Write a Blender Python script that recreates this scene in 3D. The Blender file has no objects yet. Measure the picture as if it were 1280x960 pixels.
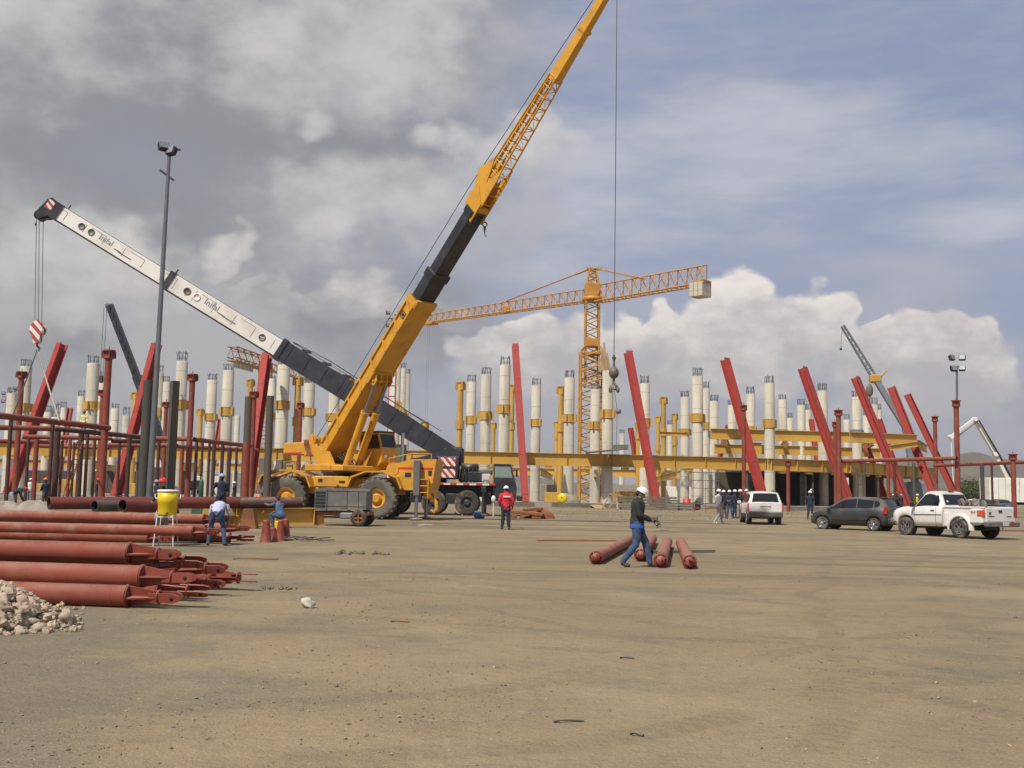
import bpy, math, random
import numpy as np
from mathutils import Vector, Matrix, Quaternion
random.seed(11)
SC = bpy.context.scene
COL = SC.collection
R_ = math.radians

def lin(r, g, b):
    def f(c):
        c /= 255.0
        return c/12.92 if c <= 0.04045 else ((c+0.055)/1.055)**2.4
    return (f(r), f(g), f(b), 1.0)

# ------------------------------------------------------------------ camera
FPX = 1372.0
PITCH = math.atan(136/FPX)
ROLL = R_(1.0)
CAM = Vector((0, 0, 1.6))
_F = Vector((0, math.cos(PITCH), math.sin(PITCH)))
_R0 = Vector((1, 0, 0))
_U0 = Vector((0, -math.sin(PITCH), math.cos(PITCH)))
_R = _R0*math.cos(ROLL) + _U0*math.sin(ROLL)
_U = -_R0*math.sin(ROLL) + _U0*math.cos(ROLL)
cd = bpy.data.cameras.new('camera')
cam = bpy.data.objects.new('camera', cd)
COL.objects.link(cam)
cd.sensor_width = 36.0
cd.lens = FPX/1280*36.0
cd.clip_start = 0.1
cd.clip_end = 20000
m3 = Matrix((_R, _U, -_F)).transposed()
cam.matrix_world = Matrix.Translation(CAM) @ m3.to_4x4()
SC.camera = cam

def ray(px, py):
    return _F*FPX + _R*(px-640.0) + _U*(480.0-py)

def at(px, py, Y):
    """photo position at a distance Y in front of the camera"""
    d = ray(px, py)
    return CAM + d*(Y/d.y)

def gz(y):
    if y < 30: return 0.0
    t = y-30.0
    return 0.40*(1-math.exp(-(t*t)/(t+8)/30.0))

def G(px, py):
    """point of the ground under a photo position"""
    d = ray(px, py)
    lo, hi = 3.0, 900.0
    for _ in range(60):
        mid = (lo+hi)/2
        p = CAM + d*(mid/d.y)
        if p.z > gz(mid): lo = mid
        else: hi = mid
    p = CAM + d*(lo/d.y)
    return Vector((p.x, p.y, gz(p.y)))

def onground(px, Y):
    p = at(px, 610, Y)
    return Vector((p.x, Y, gz(Y)))

# ------------------------------------------------------------------ light
SUN_EL, SUN_AZ = R_(54), R_(-146)      # azimuth from +Y clockwise: left and behind the camera
w = bpy.data.worlds.new('World'); SC.world = w
w.use_nodes = True
NT = w.node_tree
for n in list(NT.nodes): NT.nodes.remove(n)

class NX:
    """tiny expression builder for shader nodes"""
    def __init__(s, nt): s.nt = nt
    def m(s, op, a, b=None, c=None, clamp=False):
        n = s.nt.nodes.new('ShaderNodeMath'); n.operation = op; n.use_clamp = clamp
        for i, v in enumerate((a, b, c)):
            if v is None: continue
            if isinstance(v, (int, float)): n.inputs[i].default_value = v
            else: s.nt.links.new(v, n.inputs[i])
        return n.outputs[0]
    def mix(s, f, a, b):
        n = s.nt.nodes.new('ShaderNodeMix'); n.data_type = 'RGBA'
        for i, v in ((0, f), (6, a), (7, b)):
            if isinstance(v, (int, float, tuple)): n.inputs[i].default_value = v
            else: s.nt.links.new(v, n.inputs[i])
        return n.outputs[2]
    def step(s, v, a, b):
        n = s.nt.nodes.new('ShaderNodeMapRange'); n.interpolation_type = 'SMOOTHSTEP'
        s.nt.links.new(v, n.inputs[0]); n.inputs[1].default_value = a; n.inputs[2].default_value = b
        return n.outputs[0]
    def comb(s, x, y, z):
        n = s.nt.nodes.new('ShaderNodeCombineXYZ')
        for i, v in enumerate((x, y, z)):
            if isinstance(v, (int, float)): n.inputs[i].default_value = v
            else: s.nt.links.new(v, n.inputs[i])
        return n.outputs[0]
    def noise(s, vec, scale, detail=6, rough=0.55, dist=0.0, w=None):
        n = s.nt.nodes.new('ShaderNodeTexNoise')
        n.inputs['Scale'].default_value = scale; n.inputs['Detail'].default_value = detail
        n.inputs['Roughness'].default_value = rough; n.inputs['Distortion'].default_value = dist
        if vec is not None: s.nt.links.new(vec, n.inputs['Vector'])
        return n.outputs[0]

X = NX(NT)
tc = NT.nodes.new('ShaderNodeTexCoord')
sep = NT.nodes.new('ShaderNodeSeparateXYZ'); NT.links.new(tc.outputs['Generated'], sep.inputs[0])
AZ = X.m('ARCTAN2', sep.outputs[0], sep.outputs[1])
EL = X.m('ARCSINE', sep.outputs[2])
sky = NT.nodes.new('ShaderNodeTexSky'); sky.sky_type = 'NISHITA'; sky.sun_disc = False
sky.sun_elevation = SUN_EL; sky.sun_rotation = SUN_AZ
sky.altitude = 500; sky.dust_density = 2.5; sky.air_density = 1.0; sky.ozone_density = 1.0
skyc = NT.nodes.new('ShaderNodeMix'); skyc.data_type = 'RGBA'; skyc.blend_type = 'MULTIPLY'
skyc.inputs[0].default_value = 1.0
NT.links.new(sky.outputs[0], skyc.inputs[6]); skyc.inputs[7].default_value = (0.07, 0.07, 0.07, 1)
base = skyc.outputs[2]
def warp(scale, amp, detail):
    n = NT.nodes.new('ShaderNodeTexNoise'); n.inputs['Scale'].default_value = scale; n.inputs['Detail'].default_value = detail
    NT.links.new(X.comb(AZ, X.m('MULTIPLY', EL, 1.3), 4.7), n.inputs['Vector'])
    q = NT.nodes.new('ShaderNodeSeparateColor'); NT.links.new(n.outputs['Color'], q.inputs[0])
    return [X.m('MULTIPLY', X.m('SUBTRACT', q.outputs[i], 0.5), amp) for i in (0, 1)]
AZ0, EL0 = AZ, EL
wa, we = warp(8.0, 0.17, 3)
PW = X.comb(X.m('ADD', AZ0, wa), X.m('ADD', EL0, we), 0.0); P0 = X.comb(AZ0, EL0, 0.0)
P1 = X.comb(AZ0, X.m('MULTIPLY', EL0, 1.5), 0.0)
P2 = X.comb(X.m('MULTIPLY', AZ, 0.55), X.m('MULTIPLY', EL, 2.6), X.m('MULTIPLY', AZ, 0.3))
nA = X.noise(P1, 3.2, 5, 0.55, 0.0)
nB = X.noise(P1, 10.0, 6, 0.60, 0.0)
nC = X.noise(P2, 6.0, 5, 0.62, 0.0)
nD = X.noise(P1, 34.0, 3, 0.6)

def azel(px, py):
    d = ray(px, py).normalized()
    return math.atan2(d.x, d.y), math.asin(d.z)

def vm(op, *a):
    n = NT.nodes.new('ShaderNodeVectorMath'); n.operation = op
    for k, v in enumerate(a):
        if isinstance(v, tuple): n.inputs[k].default_value = v
        else: NT.links.new(v, n.inputs[k])
    return n

def blobs(lst, P=None):
    """smooth union of ellipses given in degrees of sky (placed from photo positions)"""
    o = None
    for px, py, rx, ry in lst:
        a, e = azel(px, py); kx, ky = FPX/rx, FPX/ry
        v = vm('MULTIPLY_ADD', P or PW, (kx, ky, 0.0), (-a*kx, -e*ky, 0.0)).outputs[0]
        q = vm('DOT_PRODUCT', v, v).outputs['Value']
        o = q if o is None else X.m('SMOOTH_MIN', o, q, 0.35)
    return X.m('SUBTRACT', 1.0, X.m('MINIMUM', o, 4.0))

def cen(n, amp): return X.m('MULTIPLY', X.m('SUBTRACT', n, 0.5), amp)

# pale veil over the blue
veil = X.step(X.m('ADD', nC, cen(nA, 0.5)), 0.30, 0.75)
c = X.mix(X.m('MULTIPLY_ADD', veil, 0.22, 0.70), base, X.mix(veil, lin(156, 168, 198), lin(178, 179, 194)))
# wisps to the right of the middle
wis = blobs([(930, 185, 330, 85), (760, 230, 260, 110), (1120, 190, 170, 50), (1200, 275, 120, 30), (560, 320, 260, 60)], P0)
wm = X.step(X.m('ADD', wis, cen(nC, 2.6)), 0.0, 1.3)
c = X.mix(X.m('MULTIPLY', wm, 0.6), c, lin(203, 203, 210))
# broad low grey
low = X.step(X.m('ADD', X.m('MULTIPLY', EL0, -10.0), cen(nA, 1.6)), -2.3, -0.6)
c = X.mix(X.m('MULTIPLY', low, 0.80), c, X.mix(X.step(nB, 0.35, 0.65), lin(163, 164, 172), lin(182, 181, 186)))
# large grey sheet, upper left
gs = blobs([(60, 60, 480, 220), (330, 170, 330, 190), (120, 330, 420, 160), (430, 30, 260, 120), (-200, 200, 500, 400), (450, 400, 200, 80)])
gm = X.step(X.m('ADD', gs, X.m('ADD', cen(nA, 1.8), cen(nB, 0.9))), -0.75, 0.95)
gcol = X.mix(X.step(X.m('ADD', nA, cen(nB, 0.45)), 0.40, 0.62), lin(144, 144, 147), lin(178, 177, 177))
br = X.step(X.m('ADD', blobs([(45, 35, 170, 70), (390, 70, 190, 90), (380, 150, 34, 30), (470, 20, 170, 60), (120, 330, 150, 50), (470, 250, 140, 70)]), cen(nB, 2.4)), -0.2, 1.3)
gcol = X.mix(X.m('MULTIPLY', br, 0.75), gcol, lin(216, 213, 209))
c = X.mix(X.m('MULTIPLY', gm, 0.94), c, gcol)
# heaped clouds: lit tops, grey feet
def cumulus(c, lst, top, foot, amt=1.0, sharp=0.30, y0=330, y1=460):
    d = X.m('ADD', blobs(lst), X.m('ADD', cen(nB, 1.5), cen(nD, 0.55)))
    mk = X.step(d, 0.0, sharp)
    e1 = azel(640, y0)[1]; e0 = azel(640, y1)[1]
    hgt = X.m('DIVIDE', X.m('SUBTRACT', EL0, e0), e1-e0)
    body = X.m('ADD', X.m('MULTIPLY', hgt, 0.75), X.m('ADD', cen(nB, 1.5), cen(nD, 0.8)))
    rim = X.m('MULTIPLY', X.m('SUBTRACT', 1.0, X.step(d, 0.1, 0.9)), 0.14)
    sh = X.step(X.m('ADD', body, rim), 0.05, 0.95)
    return X.mix(X.m('MULTIPLY', mk, amt), c, X.mix(sh, foot, top))
c = cumulus(c, [(700, 175, 75, 42), (560, 175, 60, 30), (640, 230, 120, 60)], lin(216, 213, 212), lin(180, 180, 187), 0.80, 1.0, 135, 260)
c = cumulus(c, [(375, 362, 40, 22), (470, 366, 46, 30), (330, 352, 30, 14), (305, 305, 46, 16), (150, 335, 80, 45), (575, 385, 50, 30), (430, 395, 70, 30)], lin(222, 216, 210), lin(168, 167, 171), 0.75, 1.0, 335, 425)
c = cumulus(c, [(905, 395, 75, 56), (1015, 385, 38, 46), (985, 420, 80, 60), (830, 425, 70, 45), (735, 402, 50, 34), (655, 405, 60, 36), (600, 425, 50, 30), (800, 398, 30, 22), (1150, 412, 52, 40), (1205, 418, 40, 36), (1120, 432, 40, 30), (1085, 400, 16, 10),
                (1090, 450, 90, 55), (900, 470, 170, 60), (700, 470, 150, 60), (1180, 470, 90, 50)], lin(238, 231, 223), lin(182, 179, 182), 1.0, 0.50, 345, 510)
# clear-ish grey near the right horizon
hz = X.step(EL0, 0.10, 0.015)
c = X.mix(X.m('MULTIPLY', hz, 0.75), c, lin(166, 165, 172))
bg = NT.nodes.new('ShaderNodeBackground'); bg.inputs[1].default_value = 1.0
out = NT.nodes.new('ShaderNodeOutputWorld')
NT.links.new(c, bg.inputs[0]); NT.links.new(bg.outputs[0], out.inputs[0])

sl = bpy.data.lights.new('sun', 'SUN'); sl.energy = 4.6; sl.angle = R_(0.6); sl.color = (1.0, 0.94, 0.84)
so = bpy.data.objects.new('sun', sl); COL.objects.link(so)
sd = Vector((math.sin(SUN_AZ)*math.cos(SUN_EL), math.cos(SUN_AZ)*math.cos(SUN_EL), math.sin(SUN_EL)))
so.rotation_euler = sd.to_track_quat('Z', 'Y').to_euler()
so.location = (0, 0, 60)
SC.view_settings.view_transform = 'Standard'
SC.view_settings.look = 'None'
SC.view_settings.exposure = 0.0
SC.view_settings.gamma = 1.0
SC.render.engine = 'CYCLES'
SC.cycles.use_denoising = True
SC.cycles.max_bounces = 6
SC.cycles.diffuse_bounces = 3
SC.cycles.glossy_bounces = 3
SC.cycles.transmission_bounces = 4
SC.cycles.transparent_max_bounces = 6
SC.cycles.use_adaptive_sampling = True
SC.cycles.adaptive_threshold = 0.02
w.cycles.sampling_method = 'MANUAL'
w.cycles.sample_map_resolution = 512

# ------------------------------------------------------------------ materials
def mat(name, col, rough=0.6, metal=0.0, var=0.12, scale=2.0, bump=0.0, bscale=30.0, dirt=None, dirt_amt=0.5, dirt_scale=1.2, spec=0.5, streak=False, detail=6, dust=0.0, seams=0.0):
    m = bpy.data.materials.new(name); m.use_nodes = True
    nt = m.node_tree; x = NX(nt)
    b = nt.nodes['Principled BSDF']
    t = nt.nodes.new('ShaderNodeTexCoord')
    oi = nt.nodes.new('ShaderNodeObjectInfo')
    va = nt.nodes.new('ShaderNodeVectorMath'); va.operation = 'ADD'
    cmb = x.comb(x.m('MULTIPLY', oi.outputs['Random'], 37.0), x.m('MULTIPLY', oi.outputs['Random'], 91.0), 0.0)
    nt.links.new(t.outputs['Object'], va.inputs[0]); nt.links.new(cmb, va.inputs[1])
    vec = va.outputs[0]
    if streak:
        mp = nt.nodes.new('ShaderNodeMapping'); mp.inputs['Scale'].default_value = (1, 1, 0.12)
        nt.links.new(vec, mp.inputs[0]); vec2 = mp.outputs[0]
    else: vec2 = vec
    n = x.noise(vec2, scale, detail, 0.6)
    k = x.m('MULTIPLY_ADD', x.m('SUBTRACT', n, 0.5), 2*var*2, 1.0)
    rnd = x.m('MULTIPLY_ADD', x.m('SUBTRACT', oi.outputs['Random'], 0.5), var*0.8, k)
    vm = nt.nodes.new('ShaderNodeVectorMath'); vm.operation = 'SCALE'
    vm.inputs[0].default_value = col[:3]; nt.links.new(rnd, vm.inputs['Scale'])
    cc = vm.outputs[0]
    if dirt is not None:
        dn = x.noise(vec2, dirt_scale, 8, 0.65)
        f = x.m('MULTIPLY', x.step(dn, 0.46, 0.68), dirt_amt)
        cc = x.mix(f, cc, dirt)
    if dust > 0:
        ge = nt.nodes.new('ShaderNodeNewGeometry'); sp = nt.nodes.new('ShaderNodeSeparateXYZ'); nt.links.new(ge.outputs['Normal'], sp.inputs[0])
        upf = x.step(sp.outputs[2], 0.25, 0.95)
        f = x.m('MULTIPLY', x.m('MULTIPLY', upf, x.step(x.noise(vec, 3.5, 6, 0.65), 0.30, 0.62)), dust)
        cc = x.mix(f, cc, (0.34, 0.275, 0.195, 1))
    sc_ = None
    if seams > 0:
        so_ = nt.nodes.new('ShaderNodeSeparateXYZ'); nt.links.new(t.outputs['Object'], so_.inputs[0])
        fr = x.m('FRACT', x.m('MULTIPLY', x.m('ADD', so_.outputs[2], x.m('MULTIPLY', oi.outputs['Random'], 1.2)), 1/seams))
        ln = x.m('MULTIPLY', x.m('LESS_THAN', x.m('ABSOLUTE', x.m('SUBTRACT', fr, 0.5)), 0.018), x.step(n, 0.3, 0.6))
        lift = x.noise(x.comb(0.0, oi.outputs['Random'], x.m('FLOOR', x.m('MULTIPLY', x.m('ADD', so_.outputs[2], x.m('MULTIPLY', oi.outputs['Random'], 1.2)), 1/seams))), 3.7, 1)
        cc = x.mix(x.m('MULTIPLY', x.step(lift, 0.35, 0.65), 0.28), cc, (0.40, 0.375, 0.32, 1))
        cc = x.mix(x.m('MULTIPLY', ln, 0.55), cc, (0.20, 0.185, 0.155, 1))
    nt.links.new(cc, b.inputs['Base Color'])
    rr = x.m('MULTIPLY_ADD', x.m('SUBTRACT', n, 0.5), 0.25, rough, clamp=True)
    nt.links.new(rr, b.inputs['Roughness'])
    b.inputs['Metallic'].default_value = metal
    b.inputs['Specular IOR Level'].default_value = spec
    if bump > 0:
        bn = x.noise(vec, bscale, 4, 0.6)
        bp = nt.nodes.new('ShaderNodeBump'); bp.inputs['Strength'].default_value = bump; bp.inputs['Distance'].default_value = 0.02
        nt.links.new(bn, bp.inputs['Height']); nt.links.new(bp.outputs[0], b.inputs['Normal'])
    return m

def gmat(name, col, rough=0.06, alpha=None):
    m = bpy.data.materials.new(name); m.use_nodes = True
    b = m.node_tree.nodes['Principled BSDF']
    b.inputs['Base Color'].default_value = col; b.inputs['Roughness'].default_value = rough
    b.inputs['Specular IOR Level'].default_value = 0.6
    return m

def stripe_mat(name, c1, c2, period, ang=45.0):
    m = bpy.data.materials.new(name); m.use_nodes = True
    nt = m.node_tree; x = NX(nt); b = nt.nodes['Principled BSDF']
    t = nt.nodes.new('ShaderNodeTexCoord'); s = nt.nodes.new('ShaderNodeSeparateXYZ')
    nt.links.new(t.outputs['Object'], s.inputs[0])
    a = R_(ang)
    q = x.m('ADD', x.m('MULTIPLY', s.outputs[0], math.cos(a)/period), x.m('MULTIPLY', s.outputs[2], math.sin(a)/period))
    q = x.m('ADD', q, x.m('MULTIPLY', s.outputs[1], math.cos(a)/period))
    f = x.m('GREATER_THAN', x.m('FRACT', x.m('ADD', q, 100.0)), 0.5)
    nz = x.noise(t.outputs['Object'], 6.0, 5)
    cc = x.mix(f, c1, c2)
    cc = x.mix(x.m('MULTIPLY', x.step(nz, 0.5, 0.75), 0.35), cc, lin(120, 110, 100))
    nt.links.new(cc, b.inputs['Base Color']); b.inputs['Roughness'].default_value = 0.5
    return m

DUST = lin(165, 145, 118)
M = dict(
    concrete=mat('column_concrete', (0.58, 0.535, 0.43, 1), 0.85, 0, 0.10, 0.9, 0.25, 20, dirt=(0.31, 0.28, 0.23, 1), dirt_amt=0.6, dirt_scale=1.1, streak=True, spec=0.2, seams=2.4),
    concrete2=mat('slab_concrete', (0.36, 0.34, 0.30, 1), 0.9, 0, 0.15, 1.2, 0.3, 12, dirt=(0.25, 0.21, 0.17, 1), spec=0.2),
    rebar=mat('rebar_steel', (0.16, 0.165, 0.18, 1), 0.6, 0.4, 0.2, 3.0),
    collar=mat('yellow_collar_paint', (0.52, 0.31, 0.065, 1), 0.55, 0, 0.15, 2.0, dirt=(0.25, 0.16, 0.06, 1), dirt_amt=0.5, dirt_scale=2.0),
    greycollar=mat('grey_collar_steel', (0.24, 0.26, 0.28, 1), 0.5, 0.3, 0.15, 2.0),
    ybeam=mat('yellow_beam_paint', (0.58, 0.345, 0.060, 1), 0.5, 0, 0.10, 0.7, dirt=(0.33, 0.19, 0.05, 1), dirt_amt=0.6, dirt_scale=0.35, dust=0.35),
    ycol=mat('yellow_tube_paint', (0.55, 0.33, 0.065, 1), 0.5, 0, 0.14, 1.2, dirt=(0.22, 0.13, 0.05, 1), dirt_amt=0.6, dirt_scale=1.1, streak=True),
    red=mat('red_oxide_girder', (0.34, 0.038, 0.027, 1), 0.65, 0, 0.12, 0.8, dirt=(0.24, 0.045, 0.03, 1), dirt_amt=0.75, dirt_scale=0.9),
    redpipe=mat('red_oxide_pipe', (0.225, 0.044, 0.025, 1), 0.75, 0, 0.16, 1.5, dirt=(0.30, 0.14, 0.09, 1), dirt_amt=0.35, dirt_scale=1.4, dust=0.25),
    redpipe2=mat('red_oxide_pipe_worn', (0.25, 0.058, 0.034, 1), 0.78, 0, 0.16, 1.5, dirt=(0.33, 0.20, 0.14, 1), dirt_amt=0.5, dirt_scale=2.0, dust=0.38),
    redplate=mat('red_oxide_plate', (0.235, 0.046, 0.030, 1), 0.55, 0, 0.2, 4.0, dirt=(0.20, 0.07, 0.05, 1), dirt_amt=0.5, dirt_scale=4.0, dust=0.45),
    darkred=mat('dark_red_pipe', (0.070, 0.026, 0.020, 1), 0.65, 0, 0.2, 1.5, dirt=(0.045, 0.032, 0.026, 1), dirt_amt=0.6, dust=0.4),
    barepipe=mat('bare_steel_pipe', (0.095, 0.080, 0.062, 1), 0.6, 0.15, 0.2, 2.0, dirt=(0.15, 0.10, 0.065, 1), dirt_amt=0.5, dirt_scale=0.8, streak=True),
    greypipe=mat('dark_grey_pipe', (0.070, 0.068, 0.062, 1), 0.55, 0.2, 0.2, 2.0, dirt=(0.11, 0.09, 0.07, 1), dirt_amt=0.5, dirt_scale=0.8, streak=True),
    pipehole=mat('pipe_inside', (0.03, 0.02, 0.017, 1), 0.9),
    galv=mat('galvanised_pole', (0.17, 0.175, 0.185, 1), 0.45, 0.5, 0.12, 2.0),
    cyellow=mat('crane_yellow_paint', (0.64, 0.315, 0.025, 1), 0.42, 0, 0.08, 1.2, dirt=(0.36, 0.20, 0.06, 1), dirt_amt=0.6, dirt_scale=1.6, seams=0.0, dust=0.35),
    cblack=mat('crane_black_paint', (0.022, 0.022, 0.027, 1), 0.42, 0, 0.2, 1.5, dirt=(0.075, 0.07, 0.065, 1), dirt_amt=0.5, dust=0.45),
    cslate=mat('crane_slate_paint', (0.032, 0.033, 0.044, 1), 0.45, 0, 0.2, 1.5, dirt=(0.085, 0.08, 0.075, 1), dirt_amt=0.45),
    cwhite=mat('boom_white_paint', (0.80, 0.77, 0.70, 1), 0.5, 0, 0.05, 1.2, dirt=(0.50, 0.45, 0.37, 1), dirt_amt=0.4, dirt_scale=0.8),
    tyel=mat('tower_crane_yellow', (0.50, 0.24, 0.035, 1), 0.5, 0, 0.15, 1.0, dirt=(0.30, 0.14, 0.04, 1), dirt_amt=0.6),
    orange=mat('faded_orange_lattice', (0.36, 0.17, 0.085, 1), 0.6, 0, 0.15, 1.0),
    rubber=mat('dusty_rubber', (0.060, 0.055, 0.048, 1), 0.9, 0, 0.2, 5.0, dirt=(0.23, 0.20, 0.16, 1), dirt_amt=0.75, dirt_scale=2.5, spec=0.2),
    rubberdusty=mat('dust_caked_rubber', (0.105, 0.096, 0.080, 1), 0.95, 0, 0.2, 4.0, dirt=(0.22, 0.195, 0.155, 1), dirt_amt=0.7, dirt_scale=1.5, spec=0.15, dust=0.4),
    black=mat('black_plastic', (0.018, 0.018, 0.019, 1), 0.55, 0, 0.2, 4.0, dirt=(0.06, 0.055, 0.05, 1), dirt_amt=0.4),
    seam=mat('seam_dark_line', (0.03, 0.03, 0.03, 1), 0.9),  # plain dark colour for door gaps, panel gaps and the badge
    chrome=mat('steel_chrome', (0.55, 0.55, 0.56, 1), 0.25, 0.9, 0.1, 4.0),
    rod=mat('ram_rod_steel', (0.30, 0.30, 0.31, 1), 0.3, 0.8, 0.1, 4.0),
    glassdark=gmat('dark_window_glass', (0.012, 0.014, 0.016, 1), 0.05),
    glassgreen=gmat('green_cab_glass', (0.12, 0.17, 0.135, 1), 0.08),
    glasspale=gmat('pale_cab_glass', (0.22, 0.27, 0.24, 1), 0.08),
    carwhite=mat('white_car_paint', (0.70, 0.69, 0.66, 1), 0.3, 0, 0.04, 1.2, dirt=(0.44, 0.38, 0.30, 1), dirt_amt=0.35, dirt_scale=1.0, dust=0.3),
    carsilver=mat('dusty_lower_paint', (0.36, 0.335, 0.30, 1), 0.45, 0.1, 0.08, 2.0, dirt=(0.27, 0.23, 0.18, 1), dirt_amt=0.5),
    cardark=mat('charcoal_car_paint', (0.055, 0.058, 0.060, 1), 0.32, 0.25, 0.1, 1.5, dirt=(0.14, 0.125, 0.10, 1), dirt_amt=0.45, dirt_scale=1.2, dust=0.4),
    bumper=mat('grey_bumper_plastic', (0.085, 0.08, 0.075, 1), 0.6, 0, 0.1, 3.0, dirt=(0.19, 0.165, 0.13, 1), dirt_amt=0.6, dust=0.4),
    redlens=gmat('red_lamp_lens', (0.42, 0.02, 0.02, 1), 0.2),
    orangelens=gmat('orange_lamp_lens', (0.62, 0.09, 0.025, 1), 0.2),
    plate=mat('licence_plate', (0.55, 0.53, 0.50, 1), 0.5, 0, 0.05),
    platesold=mat('plate_text_ink', (0.10, 0.12, 0.16, 1), 0.6, 0, 0.05),
    compgrey=mat('grey_cabinet_paint', (0.125, 0.12, 0.115, 1), 0.55, 0, 0.15, 2.0, dirt=(0.28, 0.24, 0.19, 1), dirt_amt=0.6, dirt_scale=1.5, dust=0.5),
    coolery=mat('yellow_cooler_plastic', (0.72, 0.52, 0.01, 1), 0.4, 0, 0.04, 3.0),
    white=mat('white_plastic', (0.72, 0.70, 0.66, 1), 0.5, 0, 0.05, 3.0),
    wood=mat('raw_timber', (0.40, 0.28, 0.15, 1), 0.8, 0, 0.2, 3.0, streak=False, dirt=(0.27, 0.18, 0.10, 1)),
    oldwood=mat('weathered_timber', (0.17, 0.15, 0.11, 1), 0.9, 0, 0.25, 4.0, dirt=(0.08, 0.07, 0.055, 1), dust=0.4),
    rust=mat('rusty_steel', (0.25, 0.095, 0.035, 1), 0.85, 0, 0.25, 2.5, dirt=(0.14, 0.055, 0.03, 1), dirt_amt=0.7, dust=0.3),
    stone=mat('pale_limestone', (0.37, 0.29, 0.21, 1), 0.95, 0, 0.45, 9.0, 0.5, 30, dirt=(0.30, 0.26, 0.22, 1), dirt_amt=0.6, dirt_scale=5, spec=0.15),
    dirt=mat('heap_dirt', (0.20, 0.165, 0.125, 1), 0.95, 0, 0.3, 9.0, 0.6, 40, spec=0.1),
    greystone=mat('grey_gravel', (0.22, 0.195, 0.16, 1), 0.95, 0, 0.4, 9.0, 0.4, 30, spec=0.15),
    redpipe_shade=mat('shaded_red_pipe', (0.15, 0.030, 0.022, 1), 0.7, 0, 0.2, 1.5, dirt=(0.10, 0.045, 0.032, 1), dirt_amt=0.5),  # red pipe with its shade painted in as a darker colour
    whitestone=mat('white_limestone', (0.58, 0.55, 0.48, 1), 0.95, 0, 0.15, 9.0, 0.5, 30, dirt=(0.36, 0.32, 0.26, 1), dirt_amt=0.5, dirt_scale=7, spec=0.15),
    hook=mat('hook_block_steel', (0.16, 0.13, 0.11, 1), 0.6, 0.2, 0.2, 3.0),
    cable=mat('wire_rope', (0.05, 0.05, 0.052, 1), 0.6, 0.3),
    sling=mat('pale_sling', (0.35, 0.30, 0.23, 1), 0.9),
    stripes=stripe_mat('red_white_stripes', (0.75, 0.72, 0.68, 1), (0.48, 0.05, 0.03, 1), 0.30, 40),
    stripes_small=stripe_mat('red_white_block_stripes', (0.75, 0.72, 0.68, 1), (0.40, 0.06, 0.04, 1), 0.42, 42),
    hivis=mat('hi_vis_cloth', (0.62, 0.60, 0.30, 1), 0.9),
    skin=mat('skin', (0.26, 0.14, 0.085, 1), 0.55, 0, 0.08, 8.0),
    hair=mat('dark_hair', (0.014, 0.011, 0.009, 1), 0.6),
    boot=mat('dusty_boot_leather', (0.085, 0.065, 0.045, 1), 0.8, dirt=(0.22, 0.18, 0.13, 1), dirt_amt=0.5, dirt_scale=9),
    denim=mat('blue_denim', (0.040, 0.075, 0.145, 1), 0.9, 0, 0.12, 6.0, 0.3, 60, dirt=(0.075, 0.115, 0.18, 1), dirt_amt=0.5, dirt_scale=5),
    navy=mat('navy_cloth', (0.020, 0.027, 0.052, 1), 0.9, 0, 0.2, 6.0, 0.4, 60),
    darkjacket=mat('charcoal_jacket', (0.024, 0.024, 0.026, 1), 0.85, 0, 0.1, 5.0, 0.4, 50),
    blueshirt=mat('bright_blue_shirt', (0.03, 0.10, 0.36, 1), 0.85),
    redjacket=mat('red_jacket_cloth', (0.58, 0.028, 0.045, 1), 0.8, 0, 0.12, 5.0, 0.4, 40),
    paleshirt=mat('pale_striped_shirt', (0.44, 0.46, 0.60, 1), 0.85, 0, 0.12, 5.0),
    whitecloth=mat('white_cloth', (0.66, 0.65, 0.63, 1), 0.85, 0, 0.08, 5.0),
    greycloth=mat('grey_cloth', (0.30, 0.30, 0.31, 1), 0.85, 0, 0.15, 5.0),
    bluevest=mat('faded_blue_vest', (0.070, 0.135, 0.26, 1), 0.85, 0, 0.15, 5.0),
    hatwhite=mat('white_hard_hat', (0.74, 0.73, 0.70, 1), 0.35, 0, 0.04),
    hatred=mat('red_hard_hat', (0.62, 0.035, 0.02, 1), 0.35, 0, 0.04),
    hatorange=mat('orange_hard_hat', (0.70, 0.12, 0.02, 1), 0.35, 0, 0.04),
    hatblue=mat('pale_blue_hard_hat', (0.30, 0.36, 0.46, 1), 0.4, 0, 0.04),
    blue=mat('blue_drum', (0.03, 0.12, 0.32, 1), 0.5),
    green=mat('green_cylinder_paint', (0.035, 0.10, 0.05, 1), 0.5),
    bark=mat('tree_bark', (0.10, 0.075, 0.05, 1), 0.95, 0, 0.3, 6.0),
    leaf=mat('olive_leaves', (0.062, 0.082, 0.030, 1), 0.8, 0, 0.45, 0.7),
    tarp=mat('pale_tarp', (0.29, 0.255, 0.20, 1), 0.9, 0, 0.2, 2.0, 0.5, 6),
    redbright=mat('bright_red_plastic', (0.55, 0.03, 0.03, 1), 0.5),
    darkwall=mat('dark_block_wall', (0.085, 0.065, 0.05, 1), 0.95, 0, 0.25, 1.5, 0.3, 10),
)

# ------------------------------------------------------------------ mesh builder
Zv = Vector((0, 0, 1))
def frame(d, up=None):
    d = d.normalized()
    u = Vector(up) if up is not None else (Zv if abs(d.z) < 0.95 else Vector((0, 1, 0)))
    s = d.cross(u)
    if s.length < 1e-6: s = d.cross(Vector((1, 0, 0)))
    s.normalize(); u = s.cross(d).normalized()
    return d, s, u

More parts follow.
